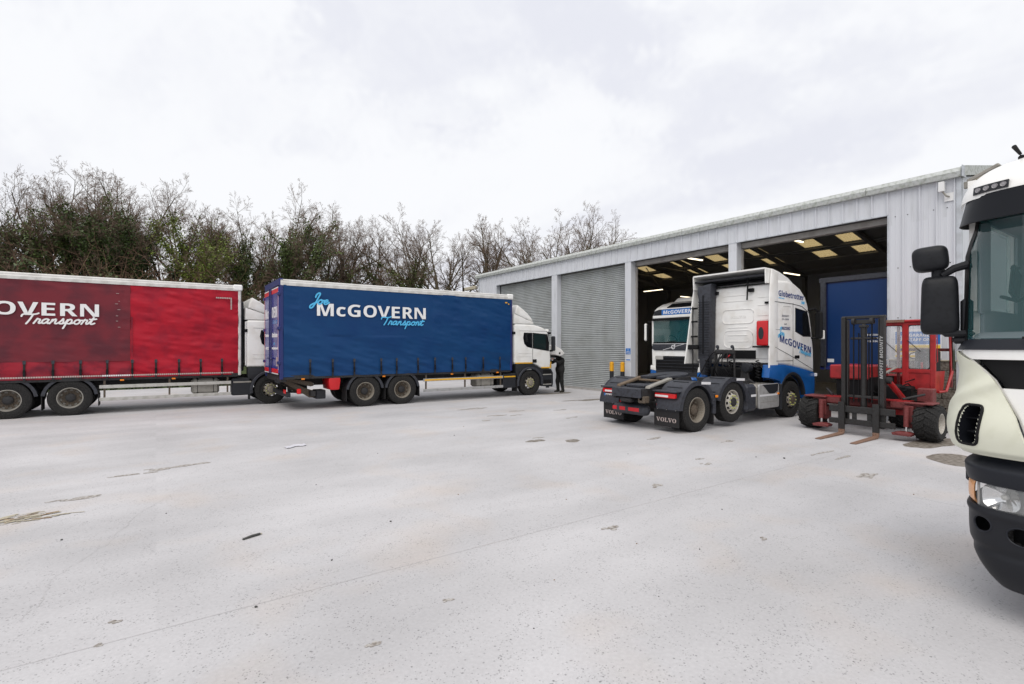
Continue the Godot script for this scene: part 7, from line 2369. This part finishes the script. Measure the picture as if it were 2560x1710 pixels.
		bx(r, "side_repeater", M.grey_plastic, Vector3(5.75, 1.55, s * 1.36), Vector3(0.2, 0.10, 0.16), 0.04)
		near_mirror(r, s)
	# white middle of the front with the dark slot
	for s in [-1.0, 1.0]:
		part(MB.new().sheet(func(u: float, v: float) -> Vector3:
			var y: float = lerpf(1.205, 1.70, v)
			return skin(lerpf(s * (lerp_table(seam, y) - 0.004), 0.0, u), y, 0.010), 24, 12, 0.04, Vector3(1, 0, 0)), "front_panel", M.white_paint, r, 50.0)
		part(MB.new().sheet(func(u: float, v: float) -> Vector3:
			var y: float = lerpf(1.70, 1.92, v)
			return skin(lerpf(s * (lerp_table(seam, y) - 0.004), 0.0, u), y, -0.03), 24, 6, 0.02, Vector3(1, 0, 0)), "grille_slot", M.gasket, r, 50.0)
		part(MB.new().sheet(func(u: float, v: float) -> Vector3:
			var y: float = lerpf(1.905, 1.985, v)
			return skin(lerpf(s * (lerp_table(seam, y) - 0.02), 0.0, u), y, 0.018), 24, 4, 0.05, Vector3(1, 0, 0)), "slot_blade", M.white_paint, r, 50.0)
		# a grey moulding follows the seam of the corner panel
		var sp := []
		for k in 12:
			var y := lerpf(1.21, 1.96, k / 11.0)
			sp.append(skin(s * lerp_table(seam, y), y, 0.016))
		part(MB.new().tube(sp, 0.007, -1, 6), "seam_moulding", M.aluminium, r, 60.0)
	# black step above the lamps, bumper
	part(band(-1.75, 1.75, func(t: float, v: float) -> Vector3: return skin(t, lerpf(1.0, 1.195, v), 0.055 - 0.12 * smoothstep(0.55, 1.0, v) - 0.02 * pow(1.0 - v, 4.0)), 90, 14, 0.08), "upper_step", M.step_plastic, r, 50.0)
	var lowest := func(t: float) -> float: return 0.245 + 0.30 * smoothstep(1.0, 1.75, absf(t))
	var bump := func(t: float, v: float) -> Vector3:
		var y: float = lerpf(lowest.call(t), 0.825, v)
		var o := 0.03 - 0.12 * pow(1.0 - v, 5.0) + 0.012 * exp(-pow((v - 0.93) / 0.05, 2.0)) - 0.012 * exp(-pow((y - 0.52) / 0.03, 2.0))
		return skin(t, y, o)
	var fogs := [[-1.13, 0.70, 0.062, 0.055], [-0.90, 0.675, 0.080, 0.062], [1.13, 0.70, 0.062, 0.055], [0.90, 0.675, 0.080, 0.062]]
	part(band(-1.85, 1.85, bump, 240, 60, 0.05, func(u: float, v: float) -> bool:
		var t: float = lerpf(-1.85, 1.85, u)
		var y: float = lerpf(lowest.call(t), 0.825, v)
		for q in fogs:
			if pow((t - q[0]) / q[2], 2.0) + pow((y - q[1]) / q[3], 2.0) < 1.0:
				return true
		return false), "bumper", M.bumper_plastic, r, 50.0)
	for q in fogs:
		var el := []
		for k in 30:
			var a := TAU * k / 30
			el.append(skin(q[0] + q[2] * 1.02 * cos(a), q[1] + q[3] * 1.02 * sin(a), 0.028))
		el.append(el[0])
		el.append(el[1])
		part(MB.new().tube(el, 0.007, -1, 6, false), "fog_lamp_rim", M.step_plastic, r, 60.0)
		part(band(q[0] - q[2] * 1.2, q[0] + q[2] * 1.2, func(t: float, v: float) -> Vector3: return skin(t, lerpf(q[1] - q[3] * 1.2, q[1] + q[3] * 1.2, v), -0.09), 8, 6, 0.0), "fog_lamp_well", M.gasket, r, 60.0)
	part(band(-0.59, 0.59, func(t: float, v: float) -> Vector3: return skin(t, lerpf(0.80, 1.03, v), 0.0), 24, 4, 0.03), "lower_grille", M.white_paint, r, 60.0)
	# windscreen surround, glass, wiper sill
	part(band(-1.36, 1.36, func(t: float, v: float) -> Vector3: return skin(t, lerpf(1.975, 2.055, v), 0.03 - 0.035 * v), 60, 4, 0.06), "wiper_sill", M.step_plastic, r, 50.0)
	part(band(-1.255, 1.255, func(t: float, v: float) -> Vector3: return skin(t, lerpf(2.05, 2.96, v), -0.004), 48, 8, 0.0), "windscreen", M.screen_glass, r, 60.0)
	for s in [-1.0, 1.0]:
		part(band(s * 1.33, s * 1.21, func(t: float, v: float) -> Vector3: return skin(t, lerpf(2.03, 2.98, v), 0.0), 4, 10, 0.05), "screen_edge", M.gasket, r, 50.0)
		part(band(s * 1.46, s * 1.33, func(t: float, v: float) -> Vector3: return skin(t, lerpf(1.97, 3.02, v), 0.002), 4, 10, 0.05), "corner_post", M.white_paint, r, 50.0)
	part(band(-1.32, 1.32, func(t: float, v: float) -> Vector3: return skin(t, lerpf(2.94, 3.06, v), -0.002), 48, 3, 0.05), "screen_header", M.gasket, r, 50.0)
	# sun visor: a curved black blade standing off the brow, dipping at its ends
	part(MB.new().sheet(func(u: float, v: float) -> Vector3:
		var t := lerpf(-1.42, 1.42, u)
		var e := pow(absf(t) / 1.42, 8.0)
		return skin(t, lerpf(2.915 + 0.02 * e, 3.125 - 0.03 * e, v), 0.03 + 0.12 * (1.0 - e) * (1.0 - 0.45 * v)), 80, 8, 0.02, Vector3(1, 0, 0)), "sun_visor", M.visor, r, 60.0)
	# roof: brow panel rolling back
	part(MB.new().sheet(func(u: float, v: float) -> Vector3:
		var t := lerpf(-1.48, 1.48, u)
		var a := v * 1.5
		var e := pow(absf(t) / 1.48, 6.0)
		var p := skin(t, 3.105 + (0.36 - 0.13 * e) * sin(a), 0.09 * cos(a))
		p.x += 0.50 * (1.0 - cos(a))
		p.z *= 1.0 - 0.10 * v * v
		return p, 90, 20, 0.0), "roof_brow", M.white_paint, r, 60.0)
	part(MB.new().prism(pv([5.30, 3.28, 5.55, 3.38, 6.6, 3.42, 6.6, 3.28]), -1.12, 1.12, 0.06, 3), "roof", M.white_paint, r, 40.0)
	part(MB.new().prism(pv([5.50, 3.36, 5.85, 3.72, 6.3, 3.95, 6.6, 4.0, 6.6, 3.36]), -1.02, 1.02, 0.12, 3), "roof_deflector", M.white_paint, r, 40.0)
	for s in [-1.0, 1.0]:
		var lp := Node3D.new()
		lp.name = "roof_lamp_panel"
		r.add_child(lp, true)
		part(band(s * 1.14, s * 0.955, func(t: float, v: float) -> Vector3: return skin(t, lerpf(3.135, 3.19, v), 0.10 - 0.004 * v), 12, 3, 0.03), "panel", M.dark_plastic, lp, 60.0)
		for k in 4:
			var t := 1.113 - 0.044 * k
			var c := skin(s * t, 3.162, 0.10)
			var nn: Vector3 = (skin(s * t, 3.162, 0.2) - c).normalized()
			part(MB.new().at(c, Basis.looking_at(-nn, Vector3.UP)).lathe([Vector2(0.018, -0.006), Vector2(0.017, 0.006), Vector2(0.012, 0.002), Vector2(0.0, 0.006)], 20), "spot_lamp", M.lamp_dull, lp, 40.0)
		# air horn on the roof
		part(MB.new().tube([Vector3(5.20, 3.475, s * 1.0), Vector3(5.28, 3.43, s * 0.98)], 0.015, 0.010, 10), "air_horn", M.gasket, r)
		bx(r, "horn_foot", M.gasket, Vector3(5.30, 3.40, s * 0.975), Vector3(0.05, 0.05, 0.04), 0.012)
		part(MB.new().tube([Vector3(5.40, 3.26, s * 1.10), Vector3(5.58, 3.38, s * 1.06), Vector3(5.9, 3.42, s * 0.99)], 0.012, -1, 6), "roof_trim", M.gasket, r)
	# wipers parked on the sill
	for q in [[-0.85, -0.25], [0.1, 0.75]]:
		var a := skin(q[0], 2.06, 0.035)
		var b := skin(q[1], 2.10, 0.03)
		part(MB.new().tube([a, a.lerp(b, 0.5) + Vector3(-0.01, 0.01, 0), b], 0.009, 0.006, 6), "wiper", M.gasket, r)
	near_inside(r)

func near_mirror(r: Node3D, s: float) -> void:
	var m := Node3D.new()
	m.name = "mirror"
	r.add_child(m, true)
	var face := Basis(Vector3.UP, s * -0.25) * TO_FRONT
	part(MB.new().at(Vector3(5.14, 2.325, s * 1.42), face).pillow(Vector3.ZERO, Vector3(0.118, 0.232, 0.10), 0.55, 0.28, -0.05), "main_housing", M.bumper_shell, m, 60.0)
	part(MB.new().at(Vector3(5.12, 2.70, s * 1.475), face * Basis(Vector3(0, 0, 1), s * -0.08)).pillow(Vector3.ZERO, Vector3(0.116, 0.10, 0.10), 0.6, 0.5), "wide_angle_housing", M.bumper_shell, m, 60.0)
	bx(m, "neck", M.bumper_shell, Vector3(5.14, 2.58, s * 1.43), Vector3(0.08, 0.12, 0.08), 0.025)
	part(MB.new().tube([Vector3(5.12, 2.56, s * 1.40), Vector3(5.14, 2.61, s * 1.33), Vector3(5.18, 2.64, s * 1.24)], 0.026, 0.034, 10), "arm", M.bumper_shell, m)
	bx(m, "base", M.bumper_shell, Vector3(5.16, 2.10, s * 1.31), Vector3(0.14, 0.05, 0.18), 0.02)
	bx(m, "base", M.bumper_shell, Vector3(5.17, 2.05, s * 1.28), Vector3(0.12, 0.06, 0.12), 0.02)
	bx(m, "bracket", M.dark_plastic, Vector3(5.19, 2.24, s * 1.265), Vector3(0.08, 0.26, 0.07), 0.02)

func near_inside(r: Node3D) -> void:
	# side walls with window openings, back wall, floor, ceiling
	for s in [-1.0, 1.0]:
		var z = s * 1.262
		bx(r, "door_lower", M.white_paint, Vector3(6.0, 1.80, z), Vector3(1.2, 1.0, 0.05))
		bx(r, "door_upper", M.white_paint, Vector3(5.95, 3.16, z), Vector3(1.3, 0.30, 0.05))
		bx(r, "door_post", M.white_paint, Vector3(5.47, 2.65, z), Vector3(0.27, 0.74, 0.05))
		bx(r, "door_post", M.white_paint, Vector3(6.53, 2.65, z), Vector3(0.2, 0.74, 0.05))
		for q in [[Vector3(6.0, 1.80, z - s * 0.04), Vector3(1.18, 0.98, 0.02)], [Vector3(5.95, 3.14, z - s * 0.04), Vector3(1.28, 0.30, 0.02)], [Vector3(5.46, 2.64, z - s * 0.04), Vector3(0.26, 0.76, 0.02)], [Vector3(6.53, 2.64, z - s * 0.04), Vector3(0.2, 0.76, 0.02)]]:
			bx(r, "door_lining", M.cab_lining, q[0], q[1])
		bx(r, "side_window", M.side_glass, Vector3(6.02, 2.65, z), Vector3(0.86, 0.76, 0.005))
		bx(r, "seat", M.cab_lining, Vector3(6.2, 2.25, s * 0.66), Vector3(0.22, 0.9, 0.52), 0.08)
		bx(r, "headrest", M.cab_lining, Vector3(6.22, 2.82, s * 0.66), Vector3(0.14, 0.2, 0.3), 0.06)
	bx(r, "cab_back", M.cab_lining, Vector3(6.62, 2.2, 0), Vector3(0.05, 2.2, 2.48))
	bx(r, "cab_ceiling", M.cab_lining, Vector3(5.95, 3.24, 0), Vector3(1.3, 0.04, 2.3))
	bx(r, "cab_floor", M.chassis, Vector3(5.9, 1.05, 0), Vector3(1.5, 0.1, 2.4))
	part(MB.new().sheet(func(u: float, v: float) -> Vector3: return skin(lerpf(-1.2, 1.2, u), 2.06 + 0.05 * sin(v * PI), -0.02) + Vector3(0.55 * v, 0, 0), 40, 10, 0.0), "dashboard", M.cab_lining, r, 60.0)
	bx(r, "dash_front", M.cab_lining, Vector3(5.62, 1.8, 0), Vector3(0.1, 0.6, 2.3), 0.04)
	# steering wheel on its column, a folded sun blind roll and a tablet holder by the door
	var sw := Basis(Vector3(0, 0, 1), 0.7) * Basis(Vector3.UP, PI / 2)
	part(MB.new().at(Vector3(5.66, 2.22, -0.62), sw).lathe([Vector2(0.205, -0.016), Vector2(0.225, 0.0), Vector2(0.205, 0.016), Vector2(0.188, 0.0), Vector2(0.205, -0.016)], 32), "steering_wheel", M.gasket, r, 60.0)
	part(MB.new().at(Vector3(5.66, 2.22, -0.62), sw).box(Vector3.ZERO, Vector3(0.4, 0.07, 0.03), 0.012), "wheel_spoke", M.gasket, r, 0.0)
	part(MB.new().at(Vector3(5.86, 2.52, -1.12), Basis(Vector3(0, 0, 1), -0.35)).box(Vector3.ZERO, Vector3(0.22, 0.26, 0.03), 0.012), "tablet_holder", M.gasket, r, 0.0)
	part(MB.new().tube([Vector3(5.76, 2.64, -1.12), Vector3(5.98, 2.66, -1.12)], 0.012, -1, 6), "holder_clip", M.gasket, r)
	part(MB.new().tube([Vector3(5.6, 2.40, -1.15), Vector3(5.95, 2.38, -1.12), Vector3(6.1, 2.42, -1.1)], 0.014, -1, 6), "holder_arm", M.gasket, r)
	# rest of the lorry behind the cab, and its wheels
	for s in [-1.0, 1.0]:
		wheel(r, Vector3(6.35, 0.51, s * 1.10), s, "front", M.chassis, M.pale_steel, M.pale_steel, M.nut_cap)
		bx(r, "frame_rail", M.chassis, Vector3(8.0, 0.86, s * 0.42), Vector3(5.6, 0.26, 0.08))
		wheel(r, Vector3(10.1, 0.51, s * 1.08), s, "rear", M.pale_steel, M.brown_steel, M.chassis, M.brown_steel)
		part(MB.new().prism(arc_band(6.35, 0.51, 0.60, 0.66, 0, 180, 16), minf(s * 0.9, s * 1.24), maxf(s * 0.9, s * 1.24)), "wheel_arch", M.dark_plastic, r, 20.0)
	bx(r, "axle", M.chassis, Vector3(6.35, 0.51, 0), Vector3(0.16, 0.14, 1.9), 0.03)
	bx(r, "axle", M.chassis, Vector3(10.1, 0.51, 0), Vector3(0.16, 0.14, 1.9), 0.03)
	bx(r, "engine", M.gasket, Vector3(6.0, 0.85, 0), Vector3(1.2, 0.4, 0.8), 0.05)

# ------------------------------------------------------------------ mechanic
# surface nets over a smooth union of tapered capsules; bones: [a, b, ra, rb, colour]
func flesh(bones: Array, cell: float, k: float, v: PackedVector3Array, nrm: PackedVector3Array, col: PackedColorArray, idx: PackedInt32Array) -> void:
	var lo := Vector3.INF
	var hi := -Vector3.INF
	for b in bones:
		var r: float = maxf(b[2], b[3]) + cell * 2
		for p in [b[0], b[1]]:
			lo = lo.min(p - Vector3.ONE * r)
			hi = hi.max(p + Vector3.ONE * r)
	var n := Vector3i(((hi - lo) / cell).ceil()) + Vector3i.ONE
	var field := PackedFloat32Array()
	field.resize(n.x * n.y * n.z)
	field.fill(1.0)
	# only visit cells near each bone
	for pass_ in 1:
		var acc := PackedFloat32Array()
		acc.resize(field.size())
		for b in bones:
			var a: Vector3 = b[0]
			var ab: Vector3 = b[1] - b[0]
			var ll := maxf(ab.length_squared(), 1e-8)
			var rr: float = maxf(b[2], b[3]) + k * 3.0 + cell * 2
			var l0 := Vector3i(((b[0].min(b[1]) - Vector3.ONE * rr - lo) / cell).floor()).clamp(Vector3i.ZERO, n - Vector3i.ONE)
			var l1 := Vector3i(((b[0].max(b[1]) + Vector3.ONE * rr - lo) / cell).ceil()).clamp(Vector3i.ZERO, n - Vector3i.ONE)
			for z in range(l0.z, l1.z + 1):
				for y in range(l0.y, l1.y + 1):
					for x in range(l0.x, l1.x + 1):
						var p := lo + Vector3(x, y, z) * cell
						var t := clampf((p - a).dot(ab) / ll, 0.0, 1.0)
						var d: float = p.distance_to(a + ab * t) - lerpf(b[2], b[3], t)
						acc[(z * n.y + y) * n.x + x] += exp(-d / k)
		for i in field.size():
			field[i] = -k * log(acc[i]) if acc[i] > 1e-12 else 1.0
	var at := {}
	for z in n.z - 1:
		for y in n.y - 1:
			for x in n.x - 1:
				var i0 := (z * n.y + y) * n.x + x
				var s := 0
				var f := [field[i0], field[i0 + 1], field[i0 + n.x], field[i0 + n.x + 1], field[i0 + n.x * n.y], field[i0 + n.x * n.y + 1], field[i0 + n.x * n.y + n.x], field[i0 + n.x * n.y + n.x + 1]]
				for q in f:
					if q < 0.0:
						s += 1
				if s == 0 or s == 8:
					continue
				var sum := Vector3.ZERO
				var cnt := 0
				for e in [[0, 1], [2, 3], [4, 5], [6, 7], [0, 2], [1, 3], [4, 6], [5, 7], [0, 4], [1, 5], [2, 6], [3, 7]]:
					var fa: float = f[e[0]]
					var fb: float = f[e[1]]
					if (fa < 0.0) != (fb < 0.0):
						var t := fa / (fa - fb)
						var pa := Vector3(e[0] & 1, (e[0] >> 1) & 1, (e[0] >> 2) & 1)
						var pb := Vector3(e[1] & 1, (e[1] >> 1) & 1, (e[1] >> 2) & 1)
						sum += pa.lerp(pb, t)
						cnt += 1
				var p := lo + (Vector3(x, y, z) + sum / cnt) * cell
				at[i0] = v.size()
				v.push_back(p)
				var g := Vector3(f[1] + f[3] + f[5] + f[7] - f[0] - f[2] - f[4] - f[6], f[2] + f[3] + f[6] + f[7] - f[0] - f[1] - f[4] - f[5], f[4] + f[5] + f[6] + f[7] - f[0] - f[1] - f[2] - f[3])
				nrm.push_back(g.normalized())
				var best := 1e9
				var c := Color.BLACK
				for b in bones:
					var ab: Vector3 = b[1] - b[0]
					var t := clampf((p - b[0]).dot(ab) / maxf(ab.length_squared(), 1e-8), 0.0, 1.0)
					var d: float = p.distance_to(b[0] + ab * t) - lerpf(b[2], b[3], t)
					if d < best:
						best = d
						c = b[4]
				col.push_back(c)
	var st := [1, n.x, n.x * n.y]
	for z in range(1, n.z - 1):
		for y in range(1, n.y - 1):
			for x in range(1, n.x - 1):
				var i0 := (z * n.y + y) * n.x + x
				for ax in 3:
					var fa := field[i0]
					var fb := field[i0 + st[ax]]
					if (fa < 0.0) == (fb < 0.0):
						continue
					var u: int = st[(ax + 1) % 3]
					var w: int = st[(ax + 2) % 3]
					var q := [i0, i0 - u, i0 - u - w, i0 - w]
					if not (at.has(q[0]) and at.has(q[1]) and at.has(q[2]) and at.has(q[3])):
						continue
					var a: int = at[q[0]]
					var b: int = at[q[1]]
					var c: int = at[q[2]]
					var d: int = at[q[3]]
					# wind clockwise seen from outside
					var nn := (v[b] - v[a]).cross(v[c] - v[a])
					if nn.dot(nrm[a] + nrm[c]) > 0.0:
						idx.append_array(PackedInt32Array([a, c, b, a, d, c]))
					else:
						idx.append_array(PackedInt32Array([a, b, c, a, c, d]))

func mechanic() -> void:
	var v := PackedVector3Array()
	var nr := PackedVector3Array()
	var cl := PackedColorArray()
	var ix := PackedInt32Array()
	var jk := Color(0.012, 0.012, 0.014)
	var tr := Color(0.010, 0.010, 0.011)
	var knee := Color(0.035, 0.034, 0.032)
	var bt := Color(0.035, 0.028, 0.022)
	var sk := Color(0.42, 0.22, 0.16)
	var hr := Color(0.012, 0.011, 0.011)
	# faces -x; feet on the ground
	var B := []
	for s in [-1.0, 1.0]:
		var hip := Vector3(0.0, 0.90, s * 0.095)
		var kn := Vector3(-0.02 + s * 0.02, 0.49, s * 0.115)
		var an := Vector3(0.03 + s * 0.035, 0.10, s * 0.12)
		B.append([hip, kn, 0.108, 0.080, tr])
		B.append([kn, an, 0.080, 0.068, tr])
		B.append([kn + Vector3(-0.02, 0.02, 0), kn + Vector3(-0.015, -0.08, 0), 0.062, 0.058, knee])
		B.append([an + Vector3(0.02, -0.045, 0), an + Vector3(-0.17, -0.062, s * 0.015), 0.048, 0.036, bt])
		# arms stretched forward under the flap
		var sh := Vector3(-0.01, 1.42, s * 0.19)
		var el := Vector3(-0.24, 1.30, s * 0.22)
		var wr := Vector3(-0.46, 1.42 + s * 0.03, s * 0.14)
		B.append([sh, el, 0.080, 0.064, jk])
		B.append([el, wr, 0.064, 0.048, jk])
	B.append([Vector3(0.0, 0.90, -0.06), Vector3(0.0, 0.90, 0.06), 0.125, 0.125, tr])
	B.append([Vector3(0.0, 1.0, -0.05), Vector3(0.0, 1.0, 0.05), 0.17, 0.17, jk])
	B.append([Vector3(0.02, 1.0, 0), Vector3(0.02, 1.30, 0), 0.17, 0.175, jk])
	B.append([Vector3(0.02, 1.36, -0.10), Vector3(0.02, 1.36, 0.11), 0.12, 0.12, jk])
	B.append([Vector3(0.0, 1.42, 0), Vector3(-0.03, 1.54, 0), 0.065, 0.056, jk])
	flesh(B, 0.017, 0.018, v, nr, cl, ix)
	# head, looking down at the work: skull, jaw, nose, ears, brow
	var hc := Vector3(-0.06, 1.625, 0)
	var Hd := [
		[hc + Vector3(0.02, 0.02, 0), hc + Vector3(-0.01, 0.025, 0), 0.088, 0.086, sk], [hc + Vector3(-0.04, -0.03, 0), hc + Vector3(-0.065, -0.085, 0), 0.058, 0.036, sk],
		[hc + Vector3(-0.095, 0.01, 0), hc + Vector3(-0.115, -0.022, 0), 0.012, 0.016, sk], [hc + Vector3(0.02, 0.02, 0.088), hc + Vector3(0.022, -0.02, 0.09), 0.016, 0.012, sk],
		[hc + Vector3(0.02, 0.02, -0.088), hc + Vector3(0.022, -0.02, -0.09), 0.016, 0.012, sk], [hc + Vector3(-0.092, -0.055, -0.016), hc + Vector3(-0.092, -0.055, 0.016), 0.009, 0.009, Color(0.3, 0.11, 0.09)],
		[hc + Vector3(-0.088, 0.018, 0.034), hc + Vector3(-0.088, 0.018, 0.03), 0.011, 0.011, Color(0.05, 0.04, 0.035)], [hc + Vector3(-0.088, 0.018, -0.034), hc + Vector3(-0.088, 0.018, -0.03), 0.011, 0.011, Color(0.05, 0.04, 0.035)],
		[hc + Vector3(0.0, -0.06, 0), hc + Vector3(0.035, -0.12, 0), 0.056, 0.058, sk], [hc + Vector3(0.05, 0.0, 0), hc + Vector3(0.045, -0.04, 0), 0.066, 0.055, hr]]
	flesh(Hd, 0.010, 0.008, v, nr, cl, ix)
	# hands round the edge of the opened nose
	for s in [-1.0, 1.0]:
		var wr := Vector3(-0.46, 1.42 + s * 0.03, s * 0.14)
		var pm := wr + Vector3(-0.075, 0.015, 0)
		var Hn := [[wr, pm, 0.028, 0.036, sk]]
		for f in 4:
			var z := (f - 1.5) * 0.02
			var a := pm + Vector3(-0.015, 0.004, z)
			var ln: float = [0.036, 0.042, 0.04, 0.032][f]
			var b := a + Vector3(-ln, 0.008, z * 0.2)
			var c := b + Vector3(-ln * 0.5, -ln * 0.75, 0)
			Hn.append([a, b, 0.010, 0.009, sk])
			Hn.append([b, c, 0.009, 0.008, sk])
		var ta := wr + Vector3(-0.035, 0.005, -s * 0.026)
		var tb := ta + Vector3(-0.035, -0.012, -s * 0.022)
		Hn.append([ta, tb, 0.012, 0.010, sk])
		Hn.append([tb, tb + Vector3(-0.03, -0.012, 0), 0.010, 0.009, sk])
		flesh(Hn, 0.006, 0.004, v, nr, cl, ix)
	var arr := []
	arr.resize(Mesh.ARRAY_MAX)
	arr[Mesh.ARRAY_VERTEX] = v
	arr[Mesh.ARRAY_NORMAL] = nr
	arr[Mesh.ARRAY_COLOR] = cl
	arr[Mesh.ARRAY_INDEX] = ix
	var m := ArrayMesh.new()
	m.add_surface_from_arrays(Mesh.PRIMITIVE_TRIANGLES, arr)
	var p := thing("person", "person in black work clothes and cap reaching into the opened lorry nose", "person", Vector3(14.52, 0.0, -17.25))
	put(m, "body", M.clothed, p)
	# knitted cap
	part(MB.new().at(hc + Vector3(0.012, 0.045, 0), Basis(Vector3(0, 0, 1), 0.25) * Basis(Vector3.RIGHT, -PI / 2)).lathe([Vector2(0.096, 0.0), Vector2(0.1, 0.02), Vector2(0.088, 0.055), Vector2(0.055, 0.08), Vector2(0.0, 0.088)], 24), "cap", M.seat_black, p, 60.0)
	bx(p, "cap_peak", M.seat_black, hc + Vector3(-0.115, 0.048, 0), Vector3(0.09, 0.012, 0.13), 0.005)

# ------------------------------------------------------------------ small things on the ground
func small_things() -> void:
	var rng := RandomNumberGenerator.new()
	rng.seed = 31
	# crumpled sheet of paper
	var pp := thing("paper_sheet", "crumpled white paper lying flat on the concrete", "paper", Vector3(2.29, 0, -10.85))
	var f := FastNoiseLite.new()
	f.seed = 3
	f.frequency = 6.0
	part(MB.new().sheet(func(u: float, v: float) -> Vector3: return Vector3((u - 0.5) * 0.4, 0.012 + 0.02 * absf(f.get_noise_2d(u, v)), -(v - 0.5) * 0.2 - u * 0.12 + 0.04 * sin(u * 9.0)), 12, 8, 0.0), "sheet", M.paper, pp, 0.0)
	# strip of dark wood or rubber
	var st := thing("dark_strip", "short dark strip lying on the concrete", "debris", Vector3(0.82, 0, -5.97), 20.0)
	part(MB.new().prism(pv([-0.09, 0.0, -0.02, 0.006, 0.09, 0.004, 0.095, 0.02, 0.01, 0.024, -0.085, 0.014]), -0.016, 0.016, 0.004, 1), "strip", M.litter_dark, st, 0.0)
	bx(st, "frayed_end", M.straw, Vector3(0.1, 0.012, 0.004), Vector3(0.02, 0.008, 0.02))
	# flattened straw or cardboard shreds at the edge of the view
	var sw := thing("straw_patch", "flattened patch of pale straw shreds on the concrete", "straw", Vector3(-1.32, 0, -8.12))
	for k in 60:
		var a := rng.randf_range(-0.5, 0.5) + 0.1
		var p := Vector3(rng.randfn(0, 0.17), 0.004 + 0.003 * rng.randf() + 0.0001 * k, rng.randfn(0, 0.09) - 0.0)
		var L := rng.randf_range(0.05, 0.2)
		var d := Vector3(cos(a), 0, -sin(a)) * L
		var n := Vector3(sin(a), 0, cos(a)) * rng.randf_range(0.006, 0.02)
		var mb := MB.new()
		mb.quad(p - n, p + n, p + n + d, p - n + d)
		part(mb, "shred", M.straw if k % 5 else M.wood_scrap, sw, 0.0)
	# twigs and stones
	var spots := [[0.63, -4.35, 0.03], [1.35, -4.9, 0.025], [2.2, -5.6, 0.03], [3.35, -6.1, 0.022], [4.4, -5.1, 0.02], [4.0, -3.55, 0.02], [4.4, -3.1, 0.02], [6.0, -5.6, 0.022], [5.5, -10.2, 0.03], [6.3, -11.2, 0.03], [3.4, -9.3, 0.022], [1.9, -7.7, 0.02], [5.7, -3.7, 0.022], [8.4, -2.6, 0.022], [8.9, -5.1, 0.03], [0.1, -7.4, 0.02], [-0.8, -7.0, 0.03], [2.8, -3.4, 0.016], [2.2, -2.9, 0.014], [3.3, -2.7, 0.013], [4.6, -8.2, 0.02], [7.2, -6.6, 0.025], [9.2, -4.75, 0.05], [11.2, -2.5, 0.05]]
	var mesh := MB.new()
	mesh.box(Vector3(0, 0.35, 0), Vector3(1.3, 0.7, 0.9), 0.28)
	var sm := mesh.build(0.0)
	for q in spots:
		var o := put(sm, "pebble", M.litter_dark if rng.randf() < 0.7 else M.wood_scrap, self, Vector3(q[0], 0.0, q[1]))
		o.scale = Vector3.ONE * q[2] * 0.6
		o.rotation.y = rng.randf() * TAU
		tag(o, "small dark pebble lying loose on the yard", "pebble", "loose pebbles on the yard")
